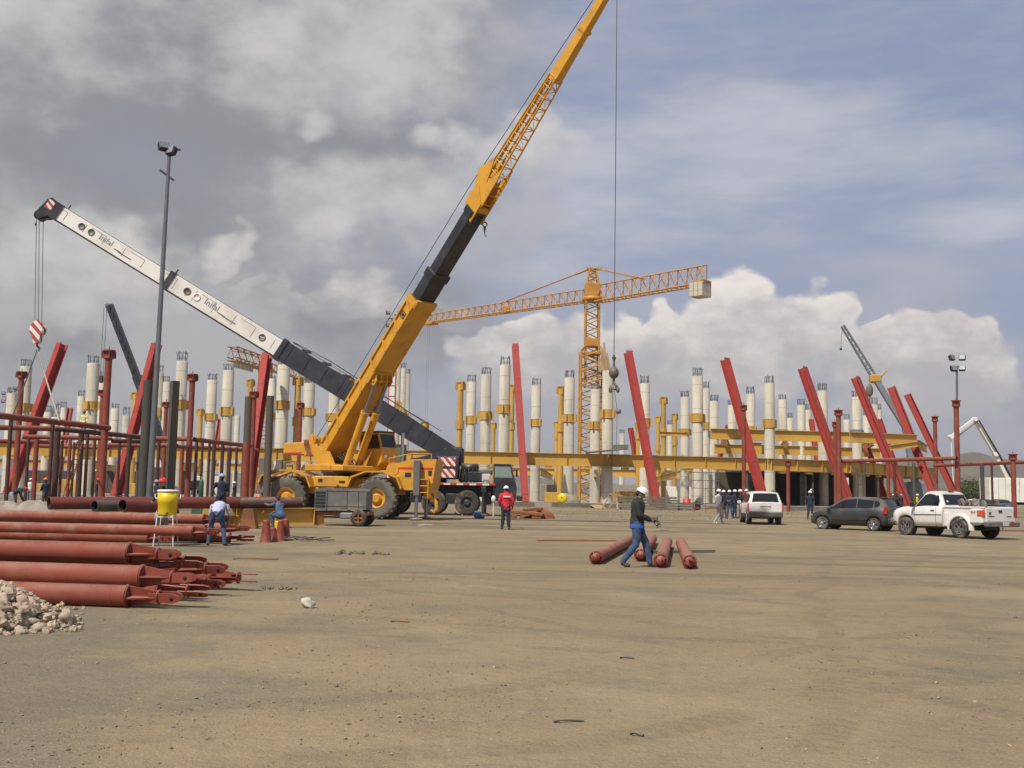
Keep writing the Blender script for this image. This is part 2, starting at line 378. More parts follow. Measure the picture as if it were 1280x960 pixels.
class MB:
    def __init__(s, xf=None): s.v = []; s.f = []; s.sm = []; s.mi = []; s.cur = 0; s.xf = xf
    def add(s, vs, fs, sm=False):
        o = len(s.v)
        if s.xf is not None: vs = [s.xf @ Vector(v) for v in vs]
        s.v.extend([tuple(v) for v in vs])
        for f in fs:
            s.f.append([i+o for i in f]); s.sm.append(sm); s.mi.append(s.cur)
        return s
    def box(s, c, size, R=None):
        c = Vector(c); h = [q/2 for q in size]
        vs = []
        for dz in (-1, 1):
            for dx, dy in ((-1, -1), (1, -1), (1, 1), (-1, 1)):
                p = Vector((dx*h[0], dy*h[1], dz*h[2]))
                if R is not None: p = R @ p
                vs.append(c+p)
        return s.add(vs, [(3, 2, 1, 0), (4, 5, 6, 7), (0, 1, 5, 4), (1, 2, 6, 5), (2, 3, 7, 6), (3, 0, 4, 7)])
    def bbox(s, c, size, b=0.02, R=None):
        """box with bevelled vertical and horizontal edges (octagonal sections)"""
        c = Vector(c); hx, hy, hz = [q/2 for q in size]
        b = min(b, hx*0.9, hy*0.9, hz*0.9)
        rings = []
        for z, k in ((-hz, b), (-hz+b, 0), (hz-b, 0), (hz, b)):
            x, y = hx-k, hy-k
            bb = b*0.8
            ring = [(-x+bb, -y), (x-bb, -y), (x, -y+bb), (x, y-bb), (x-bb, y), (-x+bb, y), (-x, y-bb), (-x, -y+bb)]
            rings.append([Vector((p[0], p[1], z)) for p in ring])
        vs = [c+((R @ p) if R is not None else p) for r in rings for p in r]
        fs = []
        for i in range(3):
            for j in range(8):
                k = (j+1) % 8
                fs.append((i*8+j, i*8+k, i*8+8+k, i*8+8+j))
        fs.append(tuple(range(7, -1, -1))); fs.append(tuple(range(24, 32)))
        return s.add(vs, fs)
    def bar(s, p0, p1, w, h=None, up=None, w1=None, h1=None):
        p0 = Vector(p0); p1 = Vector(p1); h = w if h is None else h
        w1 = w if w1 is None else w1; h1 = h if h1 is None else h1
        d, sd_, u = frame(p1-p0, up)
        vs = []
        for p, ww, hh in ((p0, w, h), (p1, w1, h1)):
            for a, b in ((-1, -1), (1, -1), (1, 1), (-1, 1)):
                vs.append(p+sd_*(a*ww/2)+u*(b*hh/2))
        return s.add(vs, [(0, 1, 2, 3), (7, 6, 5, 4), (4, 5, 1, 0), (5, 6, 2, 1), (6, 7, 3, 2), (7, 4, 0, 3)])
    def tube(s, p0, p1, r0, r1=None, n=14, caps=True):
        p0 = Vector(p0); p1 = Vector(p1); r1 = r0 if r1 is None else r1
        d, a, b = frame(p1-p0)
        vs = []
        for p, r in ((p0, r0), (p1, r1)):
            for i in range(n):
                t = 2*math.pi*i/n
                vs.append(p+a*(math.cos(t)*r)+b*(math.sin(t)*r))
        s.add(vs, [(i, (i+1) % n, n+(i+1) % n, n+i) for i in range(n)], True)
        if caps:
            s.add(vs[:n], [tuple(range(n-1, -1, -1))]); s.add(vs[n:], [tuple(range(n))])
        return s
    def pipe(s, p0, p1, r, t=0.02, n=18, depth=1.0):
        """open-ended pipe: wall and a dark bore (material slot 1)"""
        p0 = Vector(p0); p1 = Vector(p1); d = (p1-p0).normalized()
        s.tube(p0, p1, r, n=n, caps=False)
        _, a, b = frame(p1-p0)
        for p, sg in ((p0, 1), (p1, -1)):
            q = p+d*sg*depth
            o = [p+a*(math.cos(2*math.pi*i/n)*r)+b*(math.sin(2*math.pi*i/n)*r) for i in range(n)]
            i_ = [p+a*(math.cos(2*math.pi*i/n)*(r-t))+b*(math.sin(2*math.pi*i/n)*(r-t)) for i in range(n)]
            k_ = [v+d*sg*depth for v in i_]
            s.add(o+i_, [(i, (i+1) % n, n+(i+1) % n, n+i) for i in range(n)])
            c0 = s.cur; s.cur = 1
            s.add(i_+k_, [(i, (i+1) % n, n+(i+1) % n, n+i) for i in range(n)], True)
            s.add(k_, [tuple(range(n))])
            s.cur = c0
        return s
    def path(s, pts, r, n=8, caps=True):
        pts = [Vector(p) for p in pts]
        rs = r if isinstance(r, (list, tuple)) else [r]*len(pts)
        vs = []; prev = None
        for i, p in enumerate(pts):
            if i == 0: d = pts[1]-p
            elif i == len(pts)-1: d = p-pts[i-1]
            else: d = (pts[i+1]-p).normalized()+(p-pts[i-1]).normalized()
            if d.length < 1e-7: d = Vector((0, 0, 1))
            d.normalize()
            if prev is None: _, a, b = frame(d)
            else:
                a = prev-d*prev.dot(d)
                if a.length < 1e-6: _, a, b = frame(d)
                a.normalize(); b = d.cross(a)
            prev = a
            for k in range(n):
                t = 2*math.pi*k/n
                vs.append(p+a*(math.cos(t)*rs[i])+b*(math.sin(t)*rs[i]))
        fs = []
        for i in range(len(pts)-1):
            for k in range(n):
                fs.append((i*n+k, i*n+(k+1) % n, (i+1)*n+(k+1) % n, (i+1)*n+k))
        s.add(vs, fs, True)
        if caps:
            s.add(vs[:n], [tuple(range(n-1, -1, -1))]); s.add(vs[-n:], [tuple(range(n))])
        return s
    def lathe(s, prof, o=(0, 0, 0), ax=(0, 0, 1), n=24, sm=True):
        o = Vector(o); d, a, b = frame(Vector(ax))
        vs = []
        for r, z in prof:
            for i in range(n):
                t = 2*math.pi*i/n
                vs.append(o+d*z+a*(math.cos(t)*r)+b*(math.sin(t)*r))
        fs = []
        for j in range(len(prof)-1):
            for i in range(n):
                fs.append((j*n+i, j*n+(i+1) % n, (j+1)*n+(i+1) % n, (j+1)*n+i))
        return s.add(vs, fs, sm)
    def prism(s, poly, o, ax, ay, th):
        """polygon in the plane (o, ax, ay) extruded by th along ax x ay, centred"""
        o = Vector(o); ax = Vector(ax).normalized(); ay = Vector(ay).normalized(); nrm = ax.cross(ay).normalized()
        n = len(poly)
        area = sum(poly[i][0]*poly[(i+1) % n][1]-poly[(i+1) % n][0]*poly[i][1] for i in range(n))
        if area < 0: poly = poly[::-1]
        A = [o+ax*p[0]+ay*p[1]-nrm*(th/2) for p in poly]
        B = [o+ax*p[0]+ay*p[1]+nrm*(th/2) for p in poly]
        fs = [tuple(range(n-1, -1, -1)), tuple(range(n, 2*n))]
        fs += [(i, (i+1) % n, n+(i+1) % n, n+i) for i in range(n)]
        return s.add(A+B, fs)
    def ell(s, c, r, n=14, m=8, t0=0.0, t1=math.pi, R=None):
        c = Vector(c); vs = []; fs = []
        for j in range(m+1):
            t = t0+(t1-t0)*j/m
            for i in range(n):
                a = 2*math.pi*i/n
                p = Vector((math.sin(t)*math.cos(a)*r[0], math.sin(t)*math.sin(a)*r[1], math.cos(t)*r[2]))
                if R is not None: p = R @ p
                vs.append(c+p)
        for j in range(m):
            for i in range(n):
                fs.append((j*n+i, (j+1)*n+i, (j+1)*n+(i+1) % n, j*n+(i+1) % n))
        return s.add(vs, fs, True)
    def ibeam(s, p0, p1, d, w, tf, tw, up=None):
        p0 = Vector(p0); p1 = Vector(p1); _, sd_, u = frame(p1-p0, up)
        pr = [(-w/2, -d/2), (w/2, -d/2), (w/2, -d/2+tf), (tw/2, -d/2+tf), (tw/2, d/2-tf), (w/2, d/2-tf), (w/2, d/2), (-w/2, d/2), (-w/2, d/2-tf), (-tw/2, d/2-tf), (-tw/2, -d/2+tf), (-w/2, -d/2+tf)]
        A = [p0+sd_*a+u*b for a, b in pr]; B = [p1+sd_*a+u*b for a, b in pr]
        n = len(pr)
        return s.add(A+B, [tuple(range(n)), tuple(range(2*n-1, n-1, -1))]+[(n+i, n+(i+1) % n, (i+1) % n, i) for i in range(n)])
    def quad(s, a, b, c, d): return s.add([a, b, c, d], [(0, 1, 2, 3)])
    def lattice(s, p0, p1, w, h, bays, r=0.03, up=None, w1=None, h1=None, tri=False, zig=True, rch=None):
        """box or triangular truss"""
        p0 = Vector(p0); p1 = Vector(p1); d, sd_, u = frame(p1-p0, up)
        w1 = w if w1 is None else w1; h1 = h if h1 is None else h1; rch = rch or r*1.6
        if tri: offs = [(-.5, -.5), (.5, -.5), (0, .5)]
        else: offs = [(-.5, -.5), (.5, -.5), (.5, .5), (-.5, .5)]
        def pt(t, k):
            ww = w+(w1-w)*t; hh = h+(h1-h)*t
            return p0+(p1-p0)*t+sd_*(offs[k][0]*ww)+u*(offs[k][1]*hh)
        N = len(offs)
        for k in range(N): s.tube(pt(0, k), pt(1, k), rch, n=6)
        for i in range(bays):
            t0, t1 = i/bays, (i+1)/bays
            for k in range(N):
                k2 = (k+1) % N
                if zig:
                    tm = (t0+t1)/2
                    s.tube(pt(t0, k), pt(tm, k2), r, n=5, caps=False); s.tube(pt(tm, k2), pt(t1, k), r, n=5, caps=False)
                else:
                    s.tube(pt(t0, k), pt(t0, k2), r, n=5, caps=False)
                    if i % 2: s.tube(pt(t0, k), pt(t1, k2), r, n=5, caps=False)
                    else: s.tube(pt(t0, k2), pt(t1, k), r, n=5, caps=False)
        return s
    def build(s, name, mats, parent=None, loc=None):
        me = bpy.data.meshes.new(name)
        v = s.v
        if loc is not None: v = [(p[0]-loc[0], p[1]-loc[1], p[2]-loc[2]) for p in v]
        me.from_pydata(v, [], s.f)
        if not isinstance(mats, (list, tuple)): mats = [mats]
        for m in mats: me.materials.append(M[m] if isinstance(m, str) else m)
        me.polygons.foreach_set('use_smooth', s.sm)
        me.polygons.foreach_set('material_index', s.mi)
        me.update()
        o = bpy.data.objects.new(name, me); COL.objects.link(o)
        if loc is not None and parent is None: o.location = loc
        if parent is not None: o.parent = parent
        return o

def tag(o, label=None, cat=None, group=None, kind=None):
    if label: o['label'] = label
    if cat: o['category'] = cat
    if group: o['group'] = group
    if kind: o['kind'] = kind
    elif cat: o['kind'] = 'thing'
    return o

def thing(name, label, cat, loc=(0, 0, 0), rotz=0.0, group=None):
    o = bpy.data.objects.new(name, None); COL.objects.link(o)
    o.location = loc; o.rotation_euler = (0, 0, rotz); o.empty_display_size = 0.3
    return tag(o, label, cat, group)

def struct(o): o['kind'] = 'structure'; return o
def kids(o): return [c for c in bpy.data.objects if c.parent == o]
def copy_tree(o, parent=None):
    c_ = o.copy(); COL.objects.link(c_); c_.parent = parent
    for ch in kids(o): copy_tree(ch, c_)
    return c_
ORD = ['first', 'second', 'third', 'fourth', 'fifth', 'sixth', 'seventh', 'eighth', 'ninth', 'tenth', 'eleventh', 'twelfth', 'thirteenth', 'fourteenth', 'fifteenth', 'sixteenth', 'seventeenth', 'eighteenth', 'nineteenth', 'twentieth']
ORD += ['twenty-'+q for q in ORD[:9]]+['thirtieth']+['thirty-'+q for q in ORD[:9]]
def rot(axis, ang): return Matrix.Rotation(ang, 3, axis)

def proj(p):
    d = Vector(p)-CAM
    k = d.dot(_F)
    return 640+FPX*d.dot(_R)/k, 480-FPX*d.dot(_U)/k

def along(P, T, py=None, px=None):
    """parameter on the segment P-T whose picture row (or column) is given"""
    lo, hi = -0.3, 1.6
    i = 1 if py is not None else 0; want = py if py is not None else px
    s = 1 if proj(P+(T-P)*hi)[i] > proj(P+(T-P)*lo)[i] else -1
    for _ in range(50):
        m = (lo+hi)/2
        if (proj(P+(T-P)*m)[i]-want)*s > 0: hi = m
        else: lo = m
    return lo

def text_part(name, body, size, mtx, m, parent, loc, ext=0.004):
    cu = bpy.data.curves.new(name, 'FONT'); cu.body = body; cu.size = size; cu.extrude = ext
    cu.align_x = 'CENTER'; cu.align_y = 'CENTER'
    o = bpy.data.objects.new(name, cu); COL.objects.link(o)
    me = bpy.data.meshes.new_from_object(o.evaluated_get(bpy.context.evaluated_depsgraph_get()))
    bpy.data.objects.remove(o); me.name = name
    me.materials.clear(); me.materials.append(M[m])
    o = bpy.data.objects.new(name, me); COL.objects.link(o)
    o.parent = parent
    if parent is not None: mtx = Matrix.Translation(-Vector(loc)) @ mtx
    o.matrix_local = mtx
    return o
# ================================================================== GROUND
def ground_material():
    m = bpy.data.materials.new('packed_dirt'); m.use_nodes = True
    nt = m.node_tree; x = NX(nt); b = nt.nodes['Principled BSDF']
    t = nt.nodes.new('ShaderNodeTexCoord'); v = t.outputs['Object']
    s = nt.nodes.new('ShaderNodeSeparateXYZ'); nt.links.new(v, s.inputs[0])
    big = x.noise(v, 0.05, 4, 0.6); mid = x.noise(v, 0.45, 6, 0.62); fine = x.noise(v, 7.0, 4, 0.7); grit = x.noise(v, 38.0, 3, 0.7)
    dust = x.noise(v, 120.0, 3, 0.7)
    c = x.mix(x.step(big, 0.36, 0.64), (0.268, 0.216, 0.146, 1), (0.226, 0.185, 0.128, 1))
    c = x.mix(x.m('MULTIPLY', x.step(mid, 0.46, 0.70), 0.55), c, (0.185, 0.150, 0.105, 1))
    c = x.mix(x.m('MULTIPLY', x.step(mid, 0.48, 0.28), 0.50), c, (0.315, 0.262, 0.185, 1))
    # damp, oily and rutted bands left by traffic, running across the yard
    def band(ang, sx, sy, lo, hi, seed):
        ca, sa = math.cos(ang), math.sin(ang)
        u = x.m('ADD', x.m('MULTIPLY', s.outputs[0], ca*sx), x.m('MULTIPLY', s.outputs[1], sa*sx))
        q = x.m('ADD', x.m('MULTIPLY', s.outputs[0], -sa*sy), x.m('MULTIPLY', s.outputs[1], ca*sy))
        return x.step(x.noise(x.comb(u, q, seed), 1.0, 4, 0.6), lo, hi)
    b1 = band(R_(-4), 0.035, 0.42, 0.50, 0.64, 1.7); b2 = band(R_(7), 0.05, 1.6, 0.54, 0.66, 5.1); b3 = band(R_(55), 0.05, 0.9, 0.58, 0.70, 9.3)
    far = x.step(s.outputs[1], 15.0, 26.0)
    c = x.mix(x.m('MULTIPLY', x.m('MULTIPLY', b1, far), 0.70), c, (0.125, 0.104, 0.078, 1))
    c = x.mix(x.m('MULTIPLY', b2, x.m('MULTIPLY_ADD', far, 0.25, 0.14)), c, (0.15, 0.122, 0.088, 1))
    c = x.mix(x.m('MULTIPLY', b3, 0.22), c, (0.16, 0.132, 0.098, 1))
    # wheel tracks: pairs of pressed lines with a lug pattern
    wob = x.m('MULTIPLY', x.m('SUBTRACT', x.noise(v, 0.10, 2), 0.5), 5.0)
    brk = x.step(x.noise(v, 0.7, 4, 0.6), 0.38, 0.58)
    trk = None
    for (nx, ny, off, g, wd) in [(-.06, 1.0, 27.5, .85, .20), (.10, 1.0, 33.0, .95, .22), (-.16, 1.0, 21.0, .80, .17), (.55, .84, 15.5, .85, .19), (-.62, .78, 6.5, .90, .20), (.86, .50, 8.5, .80, .17), (.04, 1.0, 40.0, 1.0, .26), (-.95, .30, -.5, .85, .18), (.30, .95, 12.0, .80, .17)]:
        d_ = x.m('ADD', x.m('ADD', x.m('MULTIPLY', s.outputs[0], nx), x.m('MULTIPLY', s.outputs[1], ny)), x.m('SUBTRACT', wob, off))
        e_ = x.m('ABSOLUTE', x.m('SUBTRACT', x.m('ABSOLUTE', d_), g))
        k_ = x.m('SUBTRACT', 1.0, x.step(e_, wd*.7, wd*1.15))
        al = x.m('ADD', x.m('MULTIPLY', s.outputs[0], ny), x.m('MULTIPLY', s.outputs[1], -nx))
        lug = x.m('MULTIPLY_ADD', x.m('GREATER_THAN', x.m('FRACT', x.m('ADD', x.m('MULTIPLY', al, 5.5), x.m('MULTIPLY', e_, 3.0))), 0.5), 0.45, 0.55)
        k_ = x.m('MULTIPLY', k_, lug)
        trk = k_ if trk is None else x.m('MAXIMUM', trk, k_)
    trk = x.m('MULTIPLY', trk, brk)
    c = x.mix(x.m('MULTIPLY', trk, 0.42), c, (0.135, 0.110, 0.080, 1))
    # gravelly grey patches, thickest toward the rubble heap
    left = x.step(x.m('ADD', s.outputs[0], x.m('MULTIPLY', s.outputs[1], 0.25)), 4.0, -3.0)
    gp = x.step(x.m('MULTIPLY_ADD', left, 0.14, x.noise(v, 0.30, 6, 0.65)), 0.50, 0.70)
    c = x.mix(x.m('MULTIPLY', gp, 0.75), c, (0.150, 0.134, 0.108, 1))
    pal = x.step(x.noise(v, 0.16, 5, 0.6), 0.54, 0.66)
    c = x.mix(x.m('MULTIPLY', pal, 0.40), c, (0.335, 0.285, 0.205, 1))
    red = x.step(x.noise(x.comb(x.m('MULTIPLY', s.outputs[0], 0.25), s.outputs[1], 3.3), 0.9, 5, 0.6), 0.66, 0.74)
    c = x.mix(x.m('MULTIPLY', red, 0.30), c, (0.22, 0.12, 0.07, 1))
    c = x.mix(x.m('MULTIPLY', x.step(fine, 0.52, 0.75), 0.45), c, (0.145, 0.120, 0.088, 1))
    c = x.mix(x.m('MULTIPLY', x.step(fine, 0.44, 0.22), 0.50), c, (0.37, 0.315, 0.235, 1))
    c = x.mix(x.m('MULTIPLY', x.step(grit, 0.56, 0.70), 0.6), c, (0.40, 0.35, 0.275, 1))
    c = x.mix(x.m('MULTIPLY', x.step(grit, 0.42, 0.28), 0.6), c, (0.105, 0.088, 0.066, 1))
    c = x.mix(x.m('MULTIPLY', x.step(dust, 0.54, 0.70), 0.45), c, (0.36, 0.315, 0.25, 1))
    c = x.mix(x.m('MULTIPLY', x.step(dust, 0.44, 0.30), 0.45), c, (0.11, 0.092, 0.07, 1))
    tone = nt.nodes.new('ShaderNodeVectorMath'); tone.operation = 'MULTIPLY'; nt.links.new(c, tone.inputs[0]); tone.inputs[1].default_value = (1.05, 1.01, 0.905)
    nt.links.new(tone.outputs[0], b.inputs['Base Color'])
    b.inputs['Roughness'].default_value = 0.95; b.inputs['Specular IOR Level'].default_value = 0.12
    h = x.m('ADD', x.m('MULTIPLY', mid, 1.2), x.m('ADD', x.m('MULTIPLY', fine, 0.42), x.m('MULTIPLY', grit, 0.18)))
    bp = nt.nodes.new('ShaderNodeBump'); bp.inputs['Strength'].default_value = 0.75; bp.inputs['Distance'].default_value = 0.10
    nt.links.new(h, bp.inputs['Height']); nt.links.new(bp.outputs[0], b.inputs['Normal'])
    return m

gb = MB()
ys = [-30, -10, 0]+[2+0.5*i for i in range(60)]+[32+1.5*i for i in range(60)]+[125+10*i for i in range(12)]+[260, 320, 400, 550, 800, 1200, 2000, 3500, 6000]
xs = [-6000, -2500, -1000, -400, -200]+[-120+4*i for i in range(61)]+[200, 400, 1000, 2500, 6000]
gv = []
for y in ys:
    for x_ in xs:
        gv.append((x_, y, gz(y)))
nx_ = len(xs)
gf = [(j*nx_+i, j*nx_+i+1, (j+1)*nx_+i+1, (j+1)*nx_+i) for j in range(len(ys)-1) for i in range(nx_-1)]
gb.add(gv, gf, True)
struct(gb.build('ground', ground_material()))

# far hills: ridges with real relief
def hills(name, x0, x1, y0, depth, hmax, seed, col, n=90, m=14):
    rnd = random.Random(seed); ph = [rnd.uniform(0, 6.28) for _ in range(8)]
    def hh(u):
        return 0.5+0.25*math.sin(u*5+ph[0])+0.16*math.sin(u*11+ph[1])+0.08*math.sin(u*23+ph[2])+0.05*math.sin(u*51+ph[3])
    b = MB(); vs = []
    for j in range(m+1):
        for i in range(n+1):
            u = i/n; v = j/m
            env = math.sin(math.pi*min(max(u, 0), 1))**0.4
            prof = math.sin(math.pi*v)**1.2
            z = hmax*env*prof*max(0.1, hh(u)+0.10*math.sin(u*37+v*9+ph[4])+0.05*math.sin(u*83-v*15+ph[5]))
            vs.append((x0+(x1-x0)*u, y0+depth*v+20*math.sin(u*9+ph[6]), z+0.2))
    fs = [(j*(n+1)+i, j*(n+1)+i+1, (j+1)*(n+1)+i+1, (j+1)*(n+1)+i) for j in range(m) for i in range(n)]
    b.add(vs, fs, True)
    mm = mat(name+'_scrub', col, 0.95, 0, 0.3, 0.02, 0, dirt=(col[0]*0.5, col[1]*0.62, col[2]*0.55, 1), dirt_amt=0.7, dirt_scale=0.012, spec=0.1)
    return struct(b.build(name, mm))
hills('hills', 500, 1900, 1500, 900, 125, 4, (0.16, 0.13, 0.095, 1))
hills('far_hills', -2600, 1400, 2400, 900, 95, 9, (0.13, 0.12, 0.09, 1))
hills('scrub_rise', 70, 420, 380, 120, 7.5, 21, (0.17, 0.14, 0.085, 1))

# raised concrete plinth of the ring
PZ = 0.72
def arc_pts(tab):
    return [at(px, 610, Y) for px, Y in tab]
front = [(-160, 101), (130, 103), (340, 105), (560, 104.5), (760, 105.5), (960, 109), (1060, 114), (1170, 134)]
fp = [Vector((p.x, p.y, 0)) for p in arc_pts(front)]
b = MB()
outer = [(p.x*1.0, p.y-2.6) for p in fp]
poly = outer+[(fp[-1].x+3, fp[-1].y+20), (fp[-1].x-6, 185), (fp[0].x, 185)]
b.prism([(p[0], p[1]) for p in poly], (0, 0, (PZ+0.2)/2), (1, 0, 0), (0, 1, 0), PZ-0.2)
struct(b.build('concrete_plinth', 'concrete2'))

# ================================================================== RING BEAMS
ZB0, ZB1 = 4.25, 5.45        # bottom and top of the ring beam
rb_words = ['yellow ring girder at the far left behind the red pipe frame', 'yellow ring girder left of the floodlight pole, behind the pipe frame', 'yellow ring girder behind the yellow crane superstructure',
            'yellow ring girder just right of the black truck crane', 'yellow ring girder crossed by the second red leaning column', 'yellow ring girder above the white people carrier and its waiting group', 'yellow ring girder receding at the right end of the ring']
for i in range(7):
    p, q = fp[i], fp[i+1]
    p0 = Vector((p.x, p.y, (ZB0+ZB1)/2)); p1 = Vector((q.x, q.y, (ZB0+ZB1)/2))
    dd = (p1-p0).normalized()
    p0b = p0+dd*0.03; p1b = p1-dd*0.03
    o = p0b.copy(); o.z = ZB0
    t = thing('ring_girder', rb_words[i].replace('people carrier', 'SUV'), 'girder', o, 0, 'yellow girders of the lower ring')
    g = MB(); g.ibeam(p0b, p1b, ZB1-ZB0, 0.50, 0.05, 0.03)
    L = (p1b-p0b).length; n = max(2, int(L/3.2)); s_ = g
    nrm = Vector((dd.y, -dd.x, 0))
    for k in range(n+1):
        c = p0b+dd*(0.3+(L-0.6)*k/n)+nrm*0.11
        s_.box(c, (0.02, 0.20, ZB1-ZB0-0.12), Matrix((dd, -nrm, Zv)).transposed())
    c_ = g
    for k in range(n):
        c = p0b+dd*(L*(k+0.5)/n)+nrm*0.02
        c_.box(c+Vector((0, 0, -(ZB1-ZB0)/2-0.14)), (0.7, 0.34, 0.22), Matrix((dd, -nrm, Zv)).transposed())
    c_.build('web_and_flanges', 'ybeam', t, o)
# radial cross beams and back ring seen through the front
bk = [(-60, 168), (330, 172), (620, 168), (900, 165)]
for i in range(3):
    p = at(bk[i][0], 590, bk[i][1]); q = at(bk[i+1][0], 590, bk[i+1][1]); p.z = q.z = 4.85
    g = MB(); g.ibeam(p, q, 1.1, 0.5, 0.06, 0.03)
    o = Vector((p.x, p.y, 4.3))
    tag(g.build('back_girder', 'ybeam', None, o), 'far side yellow ring girder, seen under the front one, ' + ['behind the pipe frame', 'behind the cranes', 'behind the tower crane'][i], 'girder', 'yellow girders of the far ring')
rad = [(676, 597, 108, 690, 596, 150), (745, 600, 109, 742, 598, 150), (846, 600, 110, 820, 598, 150), (520, 597, 108, 545, 596, 150), (215, 590, 107, 262, 592, 150), (95, 588, 106, 160, 592, 150)]
radw = ['right of the first red leaning column', 'behind the tower crane mast', 'behind the scaffold tower', 'behind the black truck crane counterweight', 'behind the brown bare pipes', 'behind the worker on the pipe frame']
for (a, ay, Ya, c_, cy, Yc), wd in zip(rad, radw):
    p = at(a, ay, Ya); q = at(c_, cy, Yc); p.z = q.z = 3.7
    g = MB(); g.ibeam(p, q, 0.7, 0.35, 0.05, 0.03)
    tag(g.build('cross_girder', 'ybeam', None, Vector((p.x, p.y, 3.35))), 'yellow cross girder running back under the ring, '+wd, 'girder', 'yellow cross girders under the ring')

# upper ring on the right, with its deck
up = [(888, 119), (962, 120), (1062, 121), (1146, 124)]
ZU = 8.35
uw = ['behind the third red leaning column', 'between the third and fourth red leaning columns', 'ending at the sixth red leaning column']
for i in range(3):
    p = at(up[i][0], 543, up[i][1]); q = at(up[i+1][0], 543, up[i+1][1]); p.z = q.z = ZU
    dd = (q-p).normalized(); g = MB(); g.ibeam(p+dd*0.03, q-dd*0.03, 1.15, 0.5, 0.06, 0.03)
    tag(g.build('upper_girder', 'ybeam', None, Vector((p.x, p.y, ZU-0.57))), 'yellow upper storey girder '+uw[i], 'girder', 'yellow girders of the upper ring')
for (a, Ya, c_, Yc, wd) in [(905, 121, 912, 150, 'behind the grey collared column'), (985, 121, 975, 150, 'right of the collared column under the upper storey'), (1092, 122, 1070, 150, 'behind the fifth red leaning column'), (1146, 124.6, 1158, 139, 'turning the right end corner between two red leaning columns')]:
    p = at(a, 545, Ya); q = at(c_, 545, Yc); p.z = q.z = ZU-0.35; dd = (q-p).normalized()
    g = MB(); g.ibeam(p+dd*0.35, q, 0.85, 0.4, 0.05, 0.03)
    tag(g.build('upper_cross_girder', 'ybeam', None, Vector((p.x, p.y, ZU-0.8))), 'yellow upper cross girder '+wd, 'girder', 'yellow cross girders of the upper ring')
for (a, Ya, c_, Yc, z_, wd) in [(893, 132, 1000, 133, 7.3, 'seen lower behind the third red leaning column'), (1004, 133, 1100, 136, 7.3, 'seen lower behind the fifth red leaning column'), (928, 124.5, 952, 124.5, 7.0, 'short and deep, right of the third red leaning column')]:
    p = at(a, 560, Ya); q = at(c_, 560, Yc); p.z = q.z = z_; g = MB(); g.ibeam(p, q, 1.5 if z_ < 7.2 else 1.1, 0.45, 0.05, 0.03)
    tag(g.build('upper_inner_girder', 'ybeam', None, Vector((p.x, p.y, z_-.6))), 'yellow inner girder '+wd, 'girder', 'yellow inner girders of the upper ring')
p = at(1112, 560, 122); q = at(1147, 555, 123); g = MB(); g.ibeam(p, q, 0.6, 0.35, 0.05, 0.03)
tag(g.build('stub_girder', 'ycol', None, p), 'short dull yellow girder joining two red leaning columns below the upper girder', 'girder')
# deck at girder level on the right: dark interior below
d0 = [at(px, 600, Y) for px, Y in [(892, 118.5), (960, 119), (1060, 120.5), (1150, 136)]]
poly = [(p.x, p.y) for p in d0]+[(at(1150, 600, 150).x, 150), (at(935, 600, 150).x, 150)]
b = MB(); b.prism(poly, (0, 0, ZB0+0.30), (1, 0, 0), (0, 1, 0), 0.22)
tag(b.build('deck_slab', 'concrete2'), 'concrete deck over the dark ground floor bays at the right of the ring', 'deck')
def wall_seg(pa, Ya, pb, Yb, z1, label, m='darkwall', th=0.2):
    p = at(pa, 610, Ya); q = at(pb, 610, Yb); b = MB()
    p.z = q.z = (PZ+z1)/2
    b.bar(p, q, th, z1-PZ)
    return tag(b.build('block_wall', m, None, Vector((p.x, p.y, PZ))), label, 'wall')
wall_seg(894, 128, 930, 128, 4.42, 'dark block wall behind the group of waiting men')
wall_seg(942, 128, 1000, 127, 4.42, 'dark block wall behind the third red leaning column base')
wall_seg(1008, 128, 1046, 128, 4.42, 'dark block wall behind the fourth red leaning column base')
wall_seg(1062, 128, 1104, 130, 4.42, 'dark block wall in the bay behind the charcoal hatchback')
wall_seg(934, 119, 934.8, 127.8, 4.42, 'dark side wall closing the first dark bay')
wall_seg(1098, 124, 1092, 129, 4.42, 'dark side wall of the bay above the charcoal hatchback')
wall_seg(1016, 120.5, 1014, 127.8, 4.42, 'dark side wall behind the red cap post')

# ================================================================== WHITE COLUMNS
def rebar_cage(b, c, R, z0, z1, n=10, seed=0):
    rnd = random.Random(seed)
    for k in range(n):
        a = 2*math.pi*(k+rnd.uniform(-.25, .25))/n; r = R*0.86
        p = Vector((c.x+math.cos(a)*r, c.y+math.sin(a)*r, z0-0.05))
        m_ = p+Vector((rnd.uniform(-.03, .03), rnd.uniform(-.03, .03), (z1-z0)*.55)); q = m_+Vector((rnd.uniform(-.14, .14), rnd.uniform(-.14, .14), (z1-z0)*rnd.uniform(0.22, .46)))
        b.path([p, m_, q], 0.032, n=5)
    for f in (0.3, 0.75):
        z = z0+(z1-z0)*f
        pts = [(c.x+math.cos(2*math.pi*i/14)*R*0.88, c.y+math.sin(2*math.pi*i/14)*R*0.88, z) for i in range(15)]
        b.path(pts, 0.018, n=4, caps=False)

